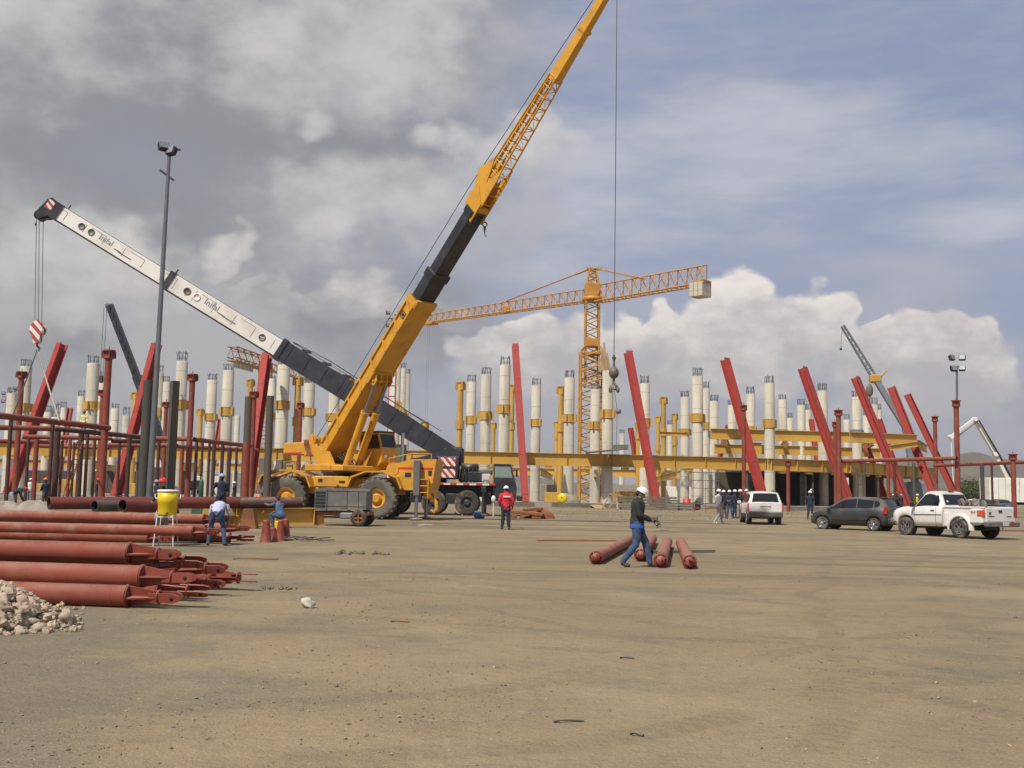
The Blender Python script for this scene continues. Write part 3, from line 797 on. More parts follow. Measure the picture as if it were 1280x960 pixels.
def concrete_column(xc, ytop, w, yreb, col, label, Y=None, group='white concrete columns of the ring'):
    Y = Y or min(max(1490/w, 106.6), 185)
    p = at(xc, ytop, Y); base = Vector((p.x, Y, PZ-0.005 if 101 < Y < 184 else gz(Y)))
    R = w*Y/FPX/2
    t = thing('concrete_column', label, 'column', base, 0, group)
    b = MB(); b.lathe([(R, 0), (R, p.z-base.z), (R*0.97, p.z-base.z+0.03), (0, p.z-base.z+0.03)], base, n=26)
    b.build('shaft', 'concrete', t, base)
    if yreb:
        zt = at(xc, yreb, Y).z; b = MB(); rebar_cage(b, p, R, p.z, zt, seed=int(xc*7))
        b.build('rebar_cage', 'rebar', t, base)
    if col:
        z1 = at(xc, col[0], Y).z; z0 = at(xc, col[1], Y).z
        b = MB(); Rc = R*1.16
        zz = z0-base.z; zt = z1-base.z
        b.lathe([(R*1.005, zz), (Rc, zz), (Rc, zz+.06), (Rc*0.97, zz+.08), (Rc*.97, zt-.08), (Rc, zt-.06), (Rc, zt), (R*1.005, zt)], base, n=16, sm=False)
        ra = (xc*.37) % 1.5
        for a in (0.15+ra, 1.72+ra, 3.3+ra, 4.86+ra):
            Rm = Matrix.Rotation(a, 3, 'Z'); c = base+Vector((math.cos(a)*(Rc+.10), math.sin(a)*(Rc+.10), (zz+zt)/2))
            b.box(c, (0.26, 0.16, (zt-zz)*0.92), Rm)
        b.build('collar', 'collar' if col[2] == 'y' else 'greycollar', t, base)
    return t

#  x, top, width, rebar top, collar(y0,y1,colour), hint
CC = [
 (15, 492, 12, 483, None, 'beside the small floodlights at the far left'),
 (33, 459, 14, 447, (504, 515, 'y'), 'behind the red tube column at the far left'),
 (60, 516, 10, 505, None, 'behind the first red leaning girder'),
 (70, 522, 11, 500, None, 'with a long bare rebar cage, behind the sling'),
 (80, 510, 8, 501, None, 'thin with distance, right of the pale sling'),
 (102, 496, 9.5, 487, None, 'behind the worker standing on the pipe frame'),
 (117, 455, 15, 443, (502, 512.5, 'y'), 'left of the tall red capped column'),
 (128.5, 471, 8, 463, None, 'half hidden by the tall red capped column'),
 (144, 511, 10, 503, None, 'just right of the tall red capped column'),
 (158, 520, 9, 507, None, 'wrapped in rebar left of the second red leaning girder'),
 (200, 466, 9, 455, (510, 521, 'y'), 'just right of the floodlight pole'),
 (208.5, 478, 9, 469, None, 'behind the short red capped column right of the floodlight pole'),
 (228, 452, 14, 438, (500, 512, 'y'), 'behind the brown bare pipe'),
 (265.5, 476, 12.5, 466, (517, 526, 'y'), 'right of the short yellow post'),
 (286, 464, 14, 453, (509, 520, 'y'), 'left of the orange crane counterweights'),
 (297, 520, 7, None, None, 'narrow, behind the column left of the orange crane'),
 (340, 474, 11, 469, (516, 525, 'y'), 'right of the third red leaning girder'),
 (355, 457, 15.5, 447, (501, 512, 'y'), 'under the joint of the white and black boom'),
 (387, 480, 14, 470, (510, 520, 'y'), 'below the black boom, left of the yellow boom'),
 (418.5, 475, 13.5, 463, (517, 527, 'y'), 'between the black boom and the yellow boom'),
 (497, 452, 9.5, 440, (502, 514, 'y'), 'tall and right against the yellow boom'),
 (503.5, 461, 9, 452, (512, 523, 'y'), 'middle of three right of the yellow boom'),
 (509, 468, 8.5, 460, (517, 528, 'y'), 'last of three right of the yellow boom'),
 (589.5, 478, 12, 466.5, (520, 530, 'y'), 'nearest the black truck crane, beside a post'),
 (608, 469, 13, 457, (514, 525, 'y'), 'middle of the three left of the pinkish leaning column'),
 (631.5, 457, 13.8, 444, (506, 517, 'y'), 'tallest, left against the pinkish leaning column'),
 (670.5, 482, 12, 471, (524, 533, 'y'), 'first one right of the pinkish red leaning column'),
 (712, 473, 13, 461, (518, 528, 'y'), 'left of the tower crane mast'),
 (744.5, 487, 12.8, 479, (527, 537, 'y'), 'in front of the tower crane mast'),
 (760, 464, 14, None, (512, 523, 'y'), 'topped by fanned timber forms beside the hook ball'),
 (777.5, 542, 6.5, 536, None, 'thin with distance, right of the hanging hook'),
 (806, 480, 12.5, 468, (523, 534, 'y'), 'behind the second red leaning column'),
 (837.5, 531, 7, 524, None, 'thin with distance, among the yellow posts'),
 (856, 497, 11.5, 487, (536, 544, 'y'), 'right of the yellow posts'),
 (872, 471, 13.5, 458, (517, 528, 'y'), 'tallest between the second and third red leaning columns'),
 (882, 486, 10, 475, (528, 537, 'y'), 'close behind the right side of a taller one'),
 (892.5, 502, 11, 492, (538, 547, 'g'), 'with a grey steel collar left of the third red leaning column'),
 (915, 507, 10.5, 499, None, 'behind the third red leaning column'),
 (938, 493, 11.5, 482, (533, 541, 'y'), 'just right of the third red leaning column'),
 (961.5, 480, 13, 468, (524, 535, 'y'), 'tallest between the third and fourth red leaning columns'),
 (978, 500, 10.5, 492, (537, 547, 'g'), 'with a grey steel collar left of the fourth red leaning column'),
 (987.5, 523, 7.5, 515, None, 'short with distance, left of the fourth red leaning column'),
 (1001.5, 507, 10, 497, None, 'left against the fourth red leaning column'),
 (1010.5, 513, 8, 503, None, 'half hidden by the fourth red leaning column'),
 (1028, 489, 12, 477.5, None, 'right of the top of the fourth red leaning column'),
 (1058.5, 525, 8, 516, None, 'right of the thin red capped tube column'),
 (1070.5, 497, 12, 487, (537, 546, 'g'), 'with a grey steel collar left of the fifth red leaning column'),
 (1083, 520, 8.5, 511, None, 'half hidden behind the fifth red leaning column'),
 (1093, 506, 8, 495, None, 'right of the fifth red leaning column, below the hook block'),
 (1098.5, 513, 6.5, 504, None, 'thin, left of the sixth red leaning column'),
]
for c_ in CC:
    k = 'white concrete column ' if not c_[4] else ('white concrete column with yellow collar ' if c_[4][2] == 'y' else 'white concrete column ')
    concrete_column(*c_[:5], (k+c_[5]))
# fanned form boards on one column
o = at(757, 462, 108.2)
for i, (a, y0, y1, dx) in enumerate([(748, 462, 447, -0.3), (751, 464, 438, -0.1), (754, 464, 428, 0.05), (758, 464, 441, 0.25)]):
    p = at(a+3.5, y0+1, 107.2+0.12*i); q = at(a+1, y1, 107.2+0.12*i)
    b = MB(); b.bar(p, q, 0.06, 0.55-0.07*i, up=(1, 0, 0), h1=0.16)
    tag(b.build('form_board', 'wood', None, p), ['shortest left timber form board leaning on the column top by the hook', 'second timber form board from the left on the column top', 'tallest pointed timber form board on the column top', 'right timber form board nearest the hook ball'][i], 'board', 'timber forms on a column top')

# ================================================================== RED LEANING COLUMNS
def lean_col(top, bot, Yb, dY, w, label, m='red', d=None, zb=None, Lcap=True):
    q = at(top[0], top[1], Yb+dY); p = at(bot[0], bot[1], Yb)
    # carry the foot down to the plinth
    z0 = PZ if zb is None else zb
    if p.z > z0:
        k = (p.z-z0)/(q.z-p.z); p = p-(q-p)*k
    ax = (q-p).normalized()
    w = w*.78; d = d or w*1.0
    o = Vector((p.x, p.y, z0))
    t = thing('leaning_column', label, 'column', o, 0, 'red leaning girder columns')
    side = Vector((0, -1, 0.0)); side = (side-ax*side.dot(ax)).normalized()
    # I section whose flanges face along the ring
    rad = Vector((p.x+4, p.y-150, 0)).normalized(); g = MB(); g.ibeam(p, q, d, w, 0.07, 0.05, up=rad)
    _, s_, u = frame(ax, rad)
    for f in (0.06, 0.30, 0.55, 0.78, 0.97):
        c = p+(q-p)*f
        g.box(c+u*(d/2+.008), (w*.8, .55, .016), Matrix((s_, ax, u)).transposed())
        for sg in (-1, 1):
            for k in (-.25, .25): g.box(c+u*(d/2+.012)+s_*(sg*w*0.32)+ax*k, (0.07, 0.07, 0.05), Matrix((s_, ax, u)).transposed())
    g.build('girder', m, t, o)
    f_ = MB(); f_.box(Vector((p.x, p.y, z0+0.03)), (w*1.9, d*1.6, 0.06)); f_.build('base_plate', 'redplate', t, o)
    return t
LC = [((644, 431), (656.5, 622), 101.5, 5.4, .80, 'pinkish red leaning column beside the red jacketed man, nearest to upright'),
      ((785, 440), (819, 621), 101.5, 5.2, .85, 'second red leaning column right of the yellow boom, above the timber stack'),
      ((906, 449), (951, 613), 104, 4.8, .90, 'third red leaning column, rising behind the white and grey SUV'),
      ((1003, 460), (1059, 622), 107, 4.4, .95, 'fourth red leaning column, rising left of the charcoal hatchback'),
      ((1069, 472), (1133, 628), 111, 3.6, .95, 'fifth red leaning column, foot between the hatchback and the pickup'),
      ((1114, 484), (1166, 614), 124, 2.6, 1.15, 'sixth red leaning column, thick and rising behind the pickup cab'),
      ((1134, 493), (1192, 614), 130, 2.0, 1.05, 'last red leaning column at the right end of the ring'),
      ((78, 430), (17, 600), 97, 3.0, 1.0, 'red leaning girder at the far left, leaning right under the hook block'),
      ((196, 430), (146, 616), 99, 4.0, .95, 'red leaning girder crossing behind the floodlight pole'),
      ((334, 442), (314, 590), 99, 5.0, .95, 'red leaning girder left of the yellow crane, below the white boom')]
for a in LC: lean_col(a[0], a[1], a[2], a[3], a[4], a[5])
# smaller ones on the far side of the ring
for tp, bt, Y, lab in [((788, 535), (795, 575), 165, 'small distant red leaning column left of the second big one'), ((910, 532), (903, 560), 165, 'small distant red leaning column above the upper girder'),
                       ((1014, 524), (1017, 545), 160, 'small distant red stub left behind the fourth leaning column'), ((1099, 524), (1108, 550), 165, 'small distant red leaning column right of the fifth big one'),
                       ((88, 510), (82, 545), 150, 'small distant red leaning column left of the worker on the frame'), ((276, 524), (270, 560), 150, 'small distant red leaning column between two collared columns'), ((1083, 556), (1095, 590), 128, 'short red strut beneath the upper girder, right of the fifth column')]:
    lean_col(tp, bt, Y, 1.0, 0.8, lab, zb=0.4)

# ================================================================== YELLOW TUBE POSTS
def yellow_post(x, ytop, w, label, Y=None, brk=None):
    Y = Y or min(max(0.62*FPX/w, 107.5), 150)
    p = at(x, ytop, Y); R = w*Y/FPX/2; o = Vector((p.x, Y, PZ-0.005 if Y < 184 else gz(Y)))
    t = thing('yellow_post', label, 'post', o, 0, 'yellow tube posts of the ring')
    b = MB(); b.lathe([(R, 0), (R, p.z-o.z-0.1)], o, n=16); b.build('tube', 'ycol', t, o)
    b = MB(); z = p.z-o.z
    b.lathe([(0, z), (R*1.35, z), (R*1.35, z-.12), (R*1.05, z-.14)], o, n=16, sm=False)
    for a in (0.3, 1.87, 3.44, 5.0):
        b.box(o+Vector((math.cos(a)*R*1.35, math.sin(a)*R*1.35, z-0.5)), (R*0.8, R*0.5, 0.75), Matrix.Rotation(a, 3, 'Z'))
    b.build('cap', 'ycol', t, o)
    if brk:
        zb = at(x, brk, Y).z-o.z; b = MB()
        b.lathe([(R*1.02, zb-.45), (R*1.4, zb-.45), (R*1.4, zb+.45), (R*1.02, zb+.45)], o, n=8, sm=False)
        b.build('bracket', 'collar', t, o)
    return t
YP = [(576, 477, 7.5, 'tall yellow tube post beside the black truck crane', 531), (640.5, 481, 6, 'yellow tube post half behind the pinkish leaning column', 533), (617, 528, 5, 'short yellow post right of the middle of three rising columns', None),
      (696, 527, 5, 'short yellow post left of the column by the tower crane', 545), (701.5, 483, 7, 'yellow tube post beside the column left of the tower crane', 535), (822.5, 520, 5, 'left yellow post of the cluster right of the second leaning column', 560),
      (829.5, 496, 6.3, 'dark capped yellow post, tallest of the cluster', 541), (843.5, 517, 5.2, 'right yellow post of the cluster beside a collared column', 553), (313.5, 474, 6.5, 'yellow post left of the third red leaning girder', None),
      (251, 511, 6, 'short yellow post behind the pipe frame, right of the tall red column', None), (373, 471, 8, 'yellow tube post above the crane counterweight box', 527), (170, 490, 7, 'yellow tube post behind the second red leaning girder', None),
      (531, 527, 6.5, 'short yellow post standing above the black boom', None), (437, 472, 8, 'yellow tube post behind the yellow boom and black boom crossing', None), (798, 528, 5.5, 'yellow post hidden beside the second red leaning column', 545)]
for x, yt, w_, lab, bk_ in YP: yellow_post(x, yt, w_, lab, None, bk_)
p = at(824, 542, 124); q = at(860, 543, 124); b = MB(); b.ibeam(p, q, 0.45, 0.3, 0.04, 0.03)
tag(b.build('tie_beam', 'ycol', None, p), 'short yellow tie beam joining the cluster of yellow posts', 'beam')

# ================================================================== RED PIPE FRAME
def red_post(x, ytop, ybot_hint, w, Y, label, m='redpipe', cap=True, fork=False, R=None, group='upright posts of the red pipe frame'):
    p = at(x, ytop, Y); R = R or w*Y/FPX/2; o = Vector((p.x, Y, gz(Y)))
    if not cap:
        b = MB(); b.pipe(o, Vector((o.x, o.y, p.z)), R, 0.02, 16, 0.6)
        return tag(b.build('pipe_post', [m, 'pipehole'], None, o), label, 'post', group)
    t = thing('pipe_post', label, 'post', o, 0, group)
    z = p.z-o.z
    b = MB(); b.lathe([(R, 0), (R, z-0.25)], o, n=16); b.build('tube', m, t, o)
    b = MB(); b.lathe([(R, z-.55), (R*1.5, z-.50), (R*1.5, z-.44), (R*1.15, z-.40), (R*1.15, z-.10), (R*1.9, z-.10), (R*1.9, z-.03), (0, z-.03)], o, n=16, sm=False)
    for a in (0.4, 1.97, 3.54, 5.1):
        b.box(o+Vector((math.cos(a)*R*1.6, math.sin(a)*R*1.6, z-0.30)), (R*0.9, 0.05, 0.36), Matrix.Rotation(a, 3, 'Z'))
    b.tube(o+Vector((0, 0, z-.05)), o+Vector((0, 0, z+.18)), 0.03, n=6)
    b.build('cap', m, t, o)
    return t
RP = [  # left frame
 (27.5, 464, 0, 7, 78, 'tall red capped post at the far left under the hook block', 'redpipe', True), (136.5, 437, 0, 8.5, 60, 'tallest red capped post, left of the second leaning girder', 'redpipe', True), (129, 487, 0, 6, 84, 'shorter red capped post just left of the tallest one', 'redpipe', True),
 (208, 502, 0, 5, 96, 'thin red capped post between the floodlight pole and the brown pipe', 'redpipe', True), (241, 467, 0, 7, 72, 'tall red capped post between the brown pipe and the cooler side columns', 'redpipe', True), (318, 489, 0, 6, 82, 'red capped post beside the third leaning girder', 'redpipe', True), (376, 503, 0, 5, 98, 'thin red capped post beside the yellow post above the counterweight', 'redpipe', True),
 (14, 521, 0, 5, 54, 'dark post carrying the near pipe at the far left edge', 'darkred', False), (46, 549, 0, 6, 72, 'red post right of the first leaning girder foot', 'redpipe', False), (66, 529, 0, 5, 58, 'dark post carrying the near pipe above the orange helmet', 'darkred', False),
 (72.5, 536, 0, 7.5, 66, 'brownish red post right of the orange helmet worker', 'darkred', False), (102, 538, 0, 7, 68, 'dark red post below the worker on the frame', 'darkred', False), (110, 540, 0, 4, 70, 'thin dark post right below the worker on the frame', 'darkred', False), (162, 546, 0, 5.5, 66, 'dark red post right of the second leaning girder foot', 'darkred', False),
 (185.5, 475.5, 0, 12, 54, 'dark grey bare pipe standing beside the floodlight pole', 'greypipe', False), (219, 476.5, 0, 11.5, 54, 'brown bare pipe standing right of the yellow cooler', 'barepipe', False), (228, 560, 0, 5, 88, 'short red post right of the brown bare pipe', 'redpipe', False),
 (246, 552, 0, 4, 73, 'thin dark post right of the second tall red post', 'darkred', False), (253.5, 551, 0, 3, 74, 'thinnest dark post over the green gas cylinder', 'darkred', False), (268, 553, 0, 4.5, 76, 'brown post left of the man in navy', 'darkred', False), (278.5, 555, 0, 4.5, 78, 'dark post behind the man in navy', 'darkred', False), (287, 560, 0, 5, 86, 'dark red post right of the man in navy', 'darkred', False), (304, 558, 0, 2.5, 80, 'thin dark post left of the two-tone pipe', 'darkred', False),
 (338, 495, 0, 9.5, 54, 'dark bare pipe standing in front of the yellow crane rear wheel', 'barepipe', False),
 (78, 551, 0, 3.6, 74, 'thin dark post right of the brownish red post', 'darkred', False), (93, 553, 0, 3, 78, 'thinnest dark post left of the worker on the frame', 'darkred', False), (119, 549, 0, 3.5, 75, 'thin dark post left of the tallest red post pair', 'darkred', False), (150, 548, 0, 3.6, 76, 'thin dark post between the tallest red post and the second leaning girder', 'darkred', False), (174, 552, 0, 4, 80, 'brown post left of the dark grey bare pipe', 'barepipe', False), (199, 550, 0, 4, 74, 'dark red post hidden right of the floodlight pole', 'darkred', False), (235, 551, 0, 3.6, 79, 'thin dark post left against the second tall red post', 'darkred', False), (262, 554, 0, 3.4, 80, 'thin dark post right of the green gas cylinder', 'darkred', False), (296, 559, 0, 3.4, 84, 'thin dark post left of the thin one beside the two-tone pipe', 'darkred', False), (36, 548, 0, 4, 70, 'thin dark post between the first leaning girder and the left red post', 'darkred', False), (88, 549, 0, 4, 69, 'dark red post below the pale sling end', 'redpipe', False),
 # right frame
 (1048, 512, 0, 6, 90, 'tall red capped post right of the fourth leaning column', 'redpipe', True), (1043.5, 527, 0, 4, 100, 'thin red post close behind the tall one by the fourth leaning column', 'redpipe', True), (1168.5, 520, 0, 4.8, 100, 'thin red capped post between the last leaning column and the floodlight post', 'redpipe', True), (1195, 500, 0, 6.3, 82.5, 'red capped post under the right floodlight', 'redpipe', True),
 (1266, 567, 0, 6, 86, 'red capped post near the right edge by the white box trailer', 'redpipe', True), (985, 575, 0, 4.6, 98, 'low red capped post in front of the dark bay', 'redpipe', True), (929.5, 506, 0, 5, 98, 'thin red post against the third leaning column', 'redpipe', True), (1110, 577, 0, 4.5, 97, 'low red post behind the hatchback roof', 'redpipe', False), (1118, 577, 0, 3.6, 96, 'dark red post crossing the fifth leaning column', 'darkred', False), (1142, 578, 0, 3.8, 94, 'brown post left of the pickup cab', 'barepipe', False),
 (1227.5, 580, 0, 5, 92, 'dark grey post above the pickup tailgate', 'greypipe', False), (1239.5, 579, 0, 2.8, 96, 'thin dark post right of the dark grey one', 'darkred', False), (1080, 578, 0, 3.6, 92, 'brown post between the two low dark bays', 'barepipe', False), (1071, 585, 0, 3.2, 108, 'thin brown post by the bay edge', 'barepipe', False)]
for a in RP: red_post(*a)
# two-tone pipe: bare top, red foot
Y = 56; p = at(311, 496, Y); z1 = at(311, 553, Y).z; o = Vector((p.x, Y, gz(Y))); R = 9.5*Y/FPX/2
t = thing('pipe_post', 'two-tone standing pipe, bare brown above and red below, left of the yellow crane', 'post', o, 0, 'upright posts of the red pipe frame')
b = MB(); b.lathe([(R, 0), (R, z1-o.z)], o, n=18); b.build('red_length', 'redpipe', t, o)
b = MB(); b.pipe(Vector((o.x, o.y, z1)), Vector((o.x, o.y, p.z)), R*0.985, 0.02, 18, .6); b.build('bare_length', ['barepipe', 'pipehole'], t, o)
HP = [((-40, 515), 48.5, (136, 535), 60, 'near red pipe rail falling from the left edge to the tallest red post', 'redpipe'), ((-40, 533.5), 62, (70, 536), 65, 'second red pipe rail at the left edge behind the near one', 'redpipe'), ((70, 536), 65, (184, 547), 70, 'dark bare pipe rail from the worker on the frame to the floodlight pole', 'darkred'),
      ((28, 546), 72, (140, 548), 74, 'third red pipe rail passing under the worker', 'redpipe'), ((136, 556), 79, (222, 557), 79, 'low red pipe rail behind the floodlight pole', 'redpipe'), ((190, 548), 73, (243, 549), 72, 'red pipe rail behind the brown bare pipe', 'redpipe'), ((243, 549.5), 72, (313, 557.5), 80.5, 'red pipe rail from the tall red post to the two-tone pipe', 'redpipe'),
      ((222, 558), 84, (322, 563), 90, 'lower red pipe rail behind the man in navy', 'redpipe'), ((-10, 551), 78, (64, 553), 80, 'low red pipe rail behind the first leaning girder', 'redpipe'), ((140, 551), 72, (186, 552), 74, 'dark pipe rail behind the second leaning girder', 'darkred'), ((50, 557), 84, (136, 560), 84, 'low red pipe rail behind the orange helmet worker', 'redpipe'),
      ((1049, 576.5), 90.5, (1196, 573), 82, 'red pipe rail between the two tall right hand red posts', 'redpipe'), ((1168, 582), 99, (1300, 577), 86, 'red pipe rail running out at the right edge', 'redpipe')]
for a, Ya, b_, Yb, lab, m in HP:
    p = at(*a, Ya); q = at(*b_, Yb)
    b = MB(); b.pipe(p, q, 0.155, 0.02, 14, .5)
    tag(b.build('pipe_rail', [m, 'pipehole'], None, p), lab, 'pipe', 'horizontal pipes of the red frame')

# ladder up to the frame
a = G(78, 640); a = onground(80, 66); c_ = at(100, 552, 66.5); t = thing('ladder', 'rust brown ladder leaning on the pipe frame below the worker', 'ladder', a)
dv = (c_-a).normalized(); sd_ = Vector((0.25, .97, 0)); b = MB()
for sg in (-.25, .25): b.bar(a+sd_*sg, c_+sd_*sg, .07, .05)
b.build('rails', 'rust', t, a)
b = MB()
for k in range(13): q = a+(c_-a)*((k+.5)/13); b.tube(q-sd_*.25, q+sd_*.25, .022, n=6)
b.build('rungs', 'rust', t, a)
# ================================================================== YELLOW ROUGH-TERRAIN CRANE
def tyre(b, c, ax, R, W, lugs=0, rim=0.5):
    """tyre on axis ax centred at c"""
    r0 = R*rim
    b.lathe([(r0, -W*.40), (R*.80, -W*.50), (R*.95, -W*.46), (R*.985, -W*.36), (R, 0), (R*.985, W*.36), (R*.95, W*.46), (R*.80, W*.50), (r0, W*.40)], c, ax, 36)
    if lugs:
        d, a, u = frame(Vector(ax))
        for k in range(lugs):
            for sg in (-1, 1):
                t = 2*math.pi*(k+(0.25 if sg > 0 else -0.25))/lugs
                rd = a*math.cos(t)+u*math.sin(t); tg = d.cross(rd)
                b.box(Vector(c)+rd*(R*0.985)+d*(sg*W*.27), (W*.46, R*.10, R*.085), Matrix((d, tg, rd)).transposed())

def hub(b, c, ax, R, W, out=1.0):
    """rim dish facing +ax"""
    b.lathe([(R, W*.40*out), (R*.93, W*.43*out), (R*.86, W*.30*out), (R*.60, W*.16*out), (R*.55, W*.16*out), (R*.50, W*.36*out), (R*.30, W*.40*out), (0, W*.40*out)], c, ax, 28)

YCO = onground(423.5, 55.75); YA = R_(-6)
yx = Matrix.Translation(YCO) @ Matrix.Rotation(YA, 4, 'Z')
crane = thing('yellow_mobile_crane', 'yellow rough-terrain crane with huge tyres and raised telescopic boom', 'crane', YCO)
WB = 2.27; TR = 1.02; TW = 0.75
for sx in (-1, 1):
    for sy in (-1, 1):
        c = Vector((sx*WB, sy*1.22, TR)); axv = (0, sy, 0)
        b = MB(yx); tyre(b, c, axv, TR, TW, 22, 0.46)
        t_ = b.build('wheel', 'rubberdusty', crane, YCO)
        b = MB(yx); hub(b, c, axv, TR*0.47, TW*0.9, 1.05); b.build('rim', 'cyellow', t_, YCO)
        b = MB(yx); b.tube(c+Vector((0, sy*.20, 0)), c+Vector((0, sy*.36, 0)), .22, .18, 16); b.build('hub_cap', 'cyellow', t_, YCO)
b = MB(yx)
b.bbox((0.0, 0, 1.62), (6.6, 1.5, 0.85), 0.06)
b.bbox((0.0, 0, 1.15), (2.2, 1.1, 0.4), 0.05)
b.bbox((0.0, -1.12, 1.80), (1.75, 0.75, 0.55), 0.05); b.bbox((0.0, 1.12, 1.80), (1.75, 0.75, 0.55), 0.05)
b.bbox((-3.4, 0, 1.55), (0.5, 2.4, 0.9), 0.05)
b.bbox((4.75, 0, 1.25), (0.35, 2.3, 0.45), 0.05)
for sx in (-WB, WB): b.tube((sx, -1.0, TR), (sx, 1.0, TR), .20, n=12)
b.build('chassis', 'cyellow', crane, YCO)
for sx in (-1, 1):
    for sy in (-1, 1):
        pl = [(-1.42, 1.72), (-1.28, 2.08), (-0.55, 2.36), (0.35, 2.36), (1.05, 2.08), (1.28, 1.55)]
        up_ = pl; dn = [(x_*0.955, z_-0.07) for x_, z_ in pl][::-1]
        b = MB(yx)
        for i in range(len(pl)-1):
            q = [pl[i], pl[i+1], (pl[i+1][0]*.955, pl[i+1][1]-.07), (pl[i][0]*.955, pl[i][1]-.07)]
            b.prism([(sx*WB+x_, z_) for x_, z_ in q], (0, sy*1.22, 0), (1, 0, 0), (0, 0, 1), 0.85)
        b.build('mudguard', 'cyellow', crane, YCO)
# front engine cover
b = MB(yx)
b.prism([(2.75, 2.12), (2.85, 2.65), (3.9, 2.98), (5.15, 2.98), (5.0, 1.9), (4.9, 1.45), (3.6, 1.45)], (0, 0, 0), (1, 0, 0), (0, 0, 1), 2.2)
b.build('engine_cover', 'cyellow', crane, YCO)
b = MB(yx)
for sy in (-1, 1): b.box((4.05, sy*1.104, 2.52), (1.9, 0.012, 0.10))
b.build('red_stripe', 'redbright', crane, YCO)
b = MB(yx); b.tube((3.0, -1.05, 2.45), (3.0, -0.5, 2.45), .36, n=20); b.tube((3.0, -1.13, 2.45), (3.0, -1.05, 2.45), .28, n=20); b.build('air_filter', 'cyellow', crane, YCO)
b = MB(yx)
for k in range(3): b.box((4.55, -1.25, 1.35+0.32*k), (0.55, 0.30, 0.05))
b.bar((4.30, -1.38, 1.1), (4.30, -1.38, 2.2), .05); b.bar((4.82, -1.38, 1.1), (4.82, -1.38, 2.2), .05)
b.build('step_ladder', 'cyellow', crane, YCO)
for sx, nm in ((4.25, 'outrigger'), (-3.55, 'outrigger')):
    for sy in (-1, 1):
        b = MB(yx); b.bbox((sx, sy*1.32, 2.05), (0.32, 0.30, 1.75), 0.03)
        og = b.build(nm, 'compgrey', crane, YCO)
        b = MB(yx); b.tube((sx, sy*1.32, 0.06), (sx, sy*1.32, 1.3), .085, n=12); b.build('jack_ram', 'rod', og, YCO)
        b = MB(yx); b.lathe([(0, .10), (.12, .10), (.32, .05), (.34, -.02), (0, -.02)], (sx, sy*1.32, 0.03), (0, 0, 1), 16); b.build('foot_pad', 'compgrey', og, YCO)
b = MB(yx); pts = [(4.95, -0.9, 1.3), (5.15, -0.9, 0.9), (5.2, -.9, .55), (5.05, -.9, .38), (4.9, -.9, .5)]
b.path(pts, [.09, .10, .11, .09, .05], 8); b.box((4.95, -.9, 1.15), (.22, .12, .5)); b.build('tow_hook', 'cyellow', crane, YCO)
# superstructure turned to the right and toward the viewer
HV = Vector((0.71, -0.704, 0)); LV = Vector((0.704, 0.71, 0))
TC = YCO+Vector((0.35, 0.0, 0)); TC.z = YCO.z
sx4 = Matrix(((HV.x, LV.x, 0, TC.x), (HV.y, LV.y, 0, TC.y), (0, 0, 1, TC.z), (0, 0, 0, 1)))
b = MB(sx4); b.lathe([(0, 2.05), (1.15, 2.05), (1.15, 2.22), (1.25, 2.24), (1.25, 2.34), (0, 2.34)], (0, 0, 0), (0, 0, 1), 32)
b.build('turntable', 'cblack', crane, YCO)
b = MB(sx4)
plate_ = [(-2.33, 3.72), (-1.86, 3.72), (-1.31, 3.40), (-0.71, 3.36), (-0.36, 2.94), (0.0, 2.36), (-1.38, 2.36), (-1.86, 2.94), (-2.0, 3.18), (-2.75, 3.25), (-2.75, 3.55)]
for y in (-0.60, 0.60): b.prism(plate_, (0, y, 0), (1, 0, 0), (0, 0, 1), 0.10)
b.bbox((-1.1, 0, 2.52), (2.4, 1.9, 0.35), 0.04); b.bbox((0.55, 0, 2.48), (1.5, 2.4, 0.28), 0.04)
b.bbox((-2.5, 0, 3.3), (0.9, 1.1, 0.35), 0.04)
b.build('upper_frame', 'cyellow', crane, YCO)
b = MB(sx4); b.bbox((-4.3, 0.25, 3.55), (1.9, 1.15, 0.66), 0.06); b.bar((-3.4, 0, 3.45), (-2.4, 0, 3.4), .8, .4); cw = b.build('counterweight', 'cyellow', crane, YCO)
b = MB(sx4); b.box((-4.3, -.331, 3.30), (1.7, 0.014, 0.10)); b.build('red_stripe', 'redbright', cw, YCO)
b = MB(sx4); b.lathe([(0, -.5), (.30, -.5), (.30, -.45), (.19, -.44), (.19, .44), (.30, .45), (.30, .5), (0, .5)], (-2.35, 0, 3.98), (0, 1, 0), 20, False)
for sg in (-.54, .54): b.prism([(-.28, -.4), (.28, -.4), (.14, .16), (-.14, .16)], (-2.35, sg, 3.98), (1, 0, 0), (0, 0, 1), .05)
b.build('winch_drum', 'cyellow', crane, YCO)
b = MB(sx4)
for k in range(4): b.path([(-2.75+.12*k, -.72, 3.95), (-2.55+.12*k, -.74, 3.45), (-2.3+.12*k, -.72, 3.15)], .03, 6)
b.build('hose_bundle', 'redplate', crane, YCO)
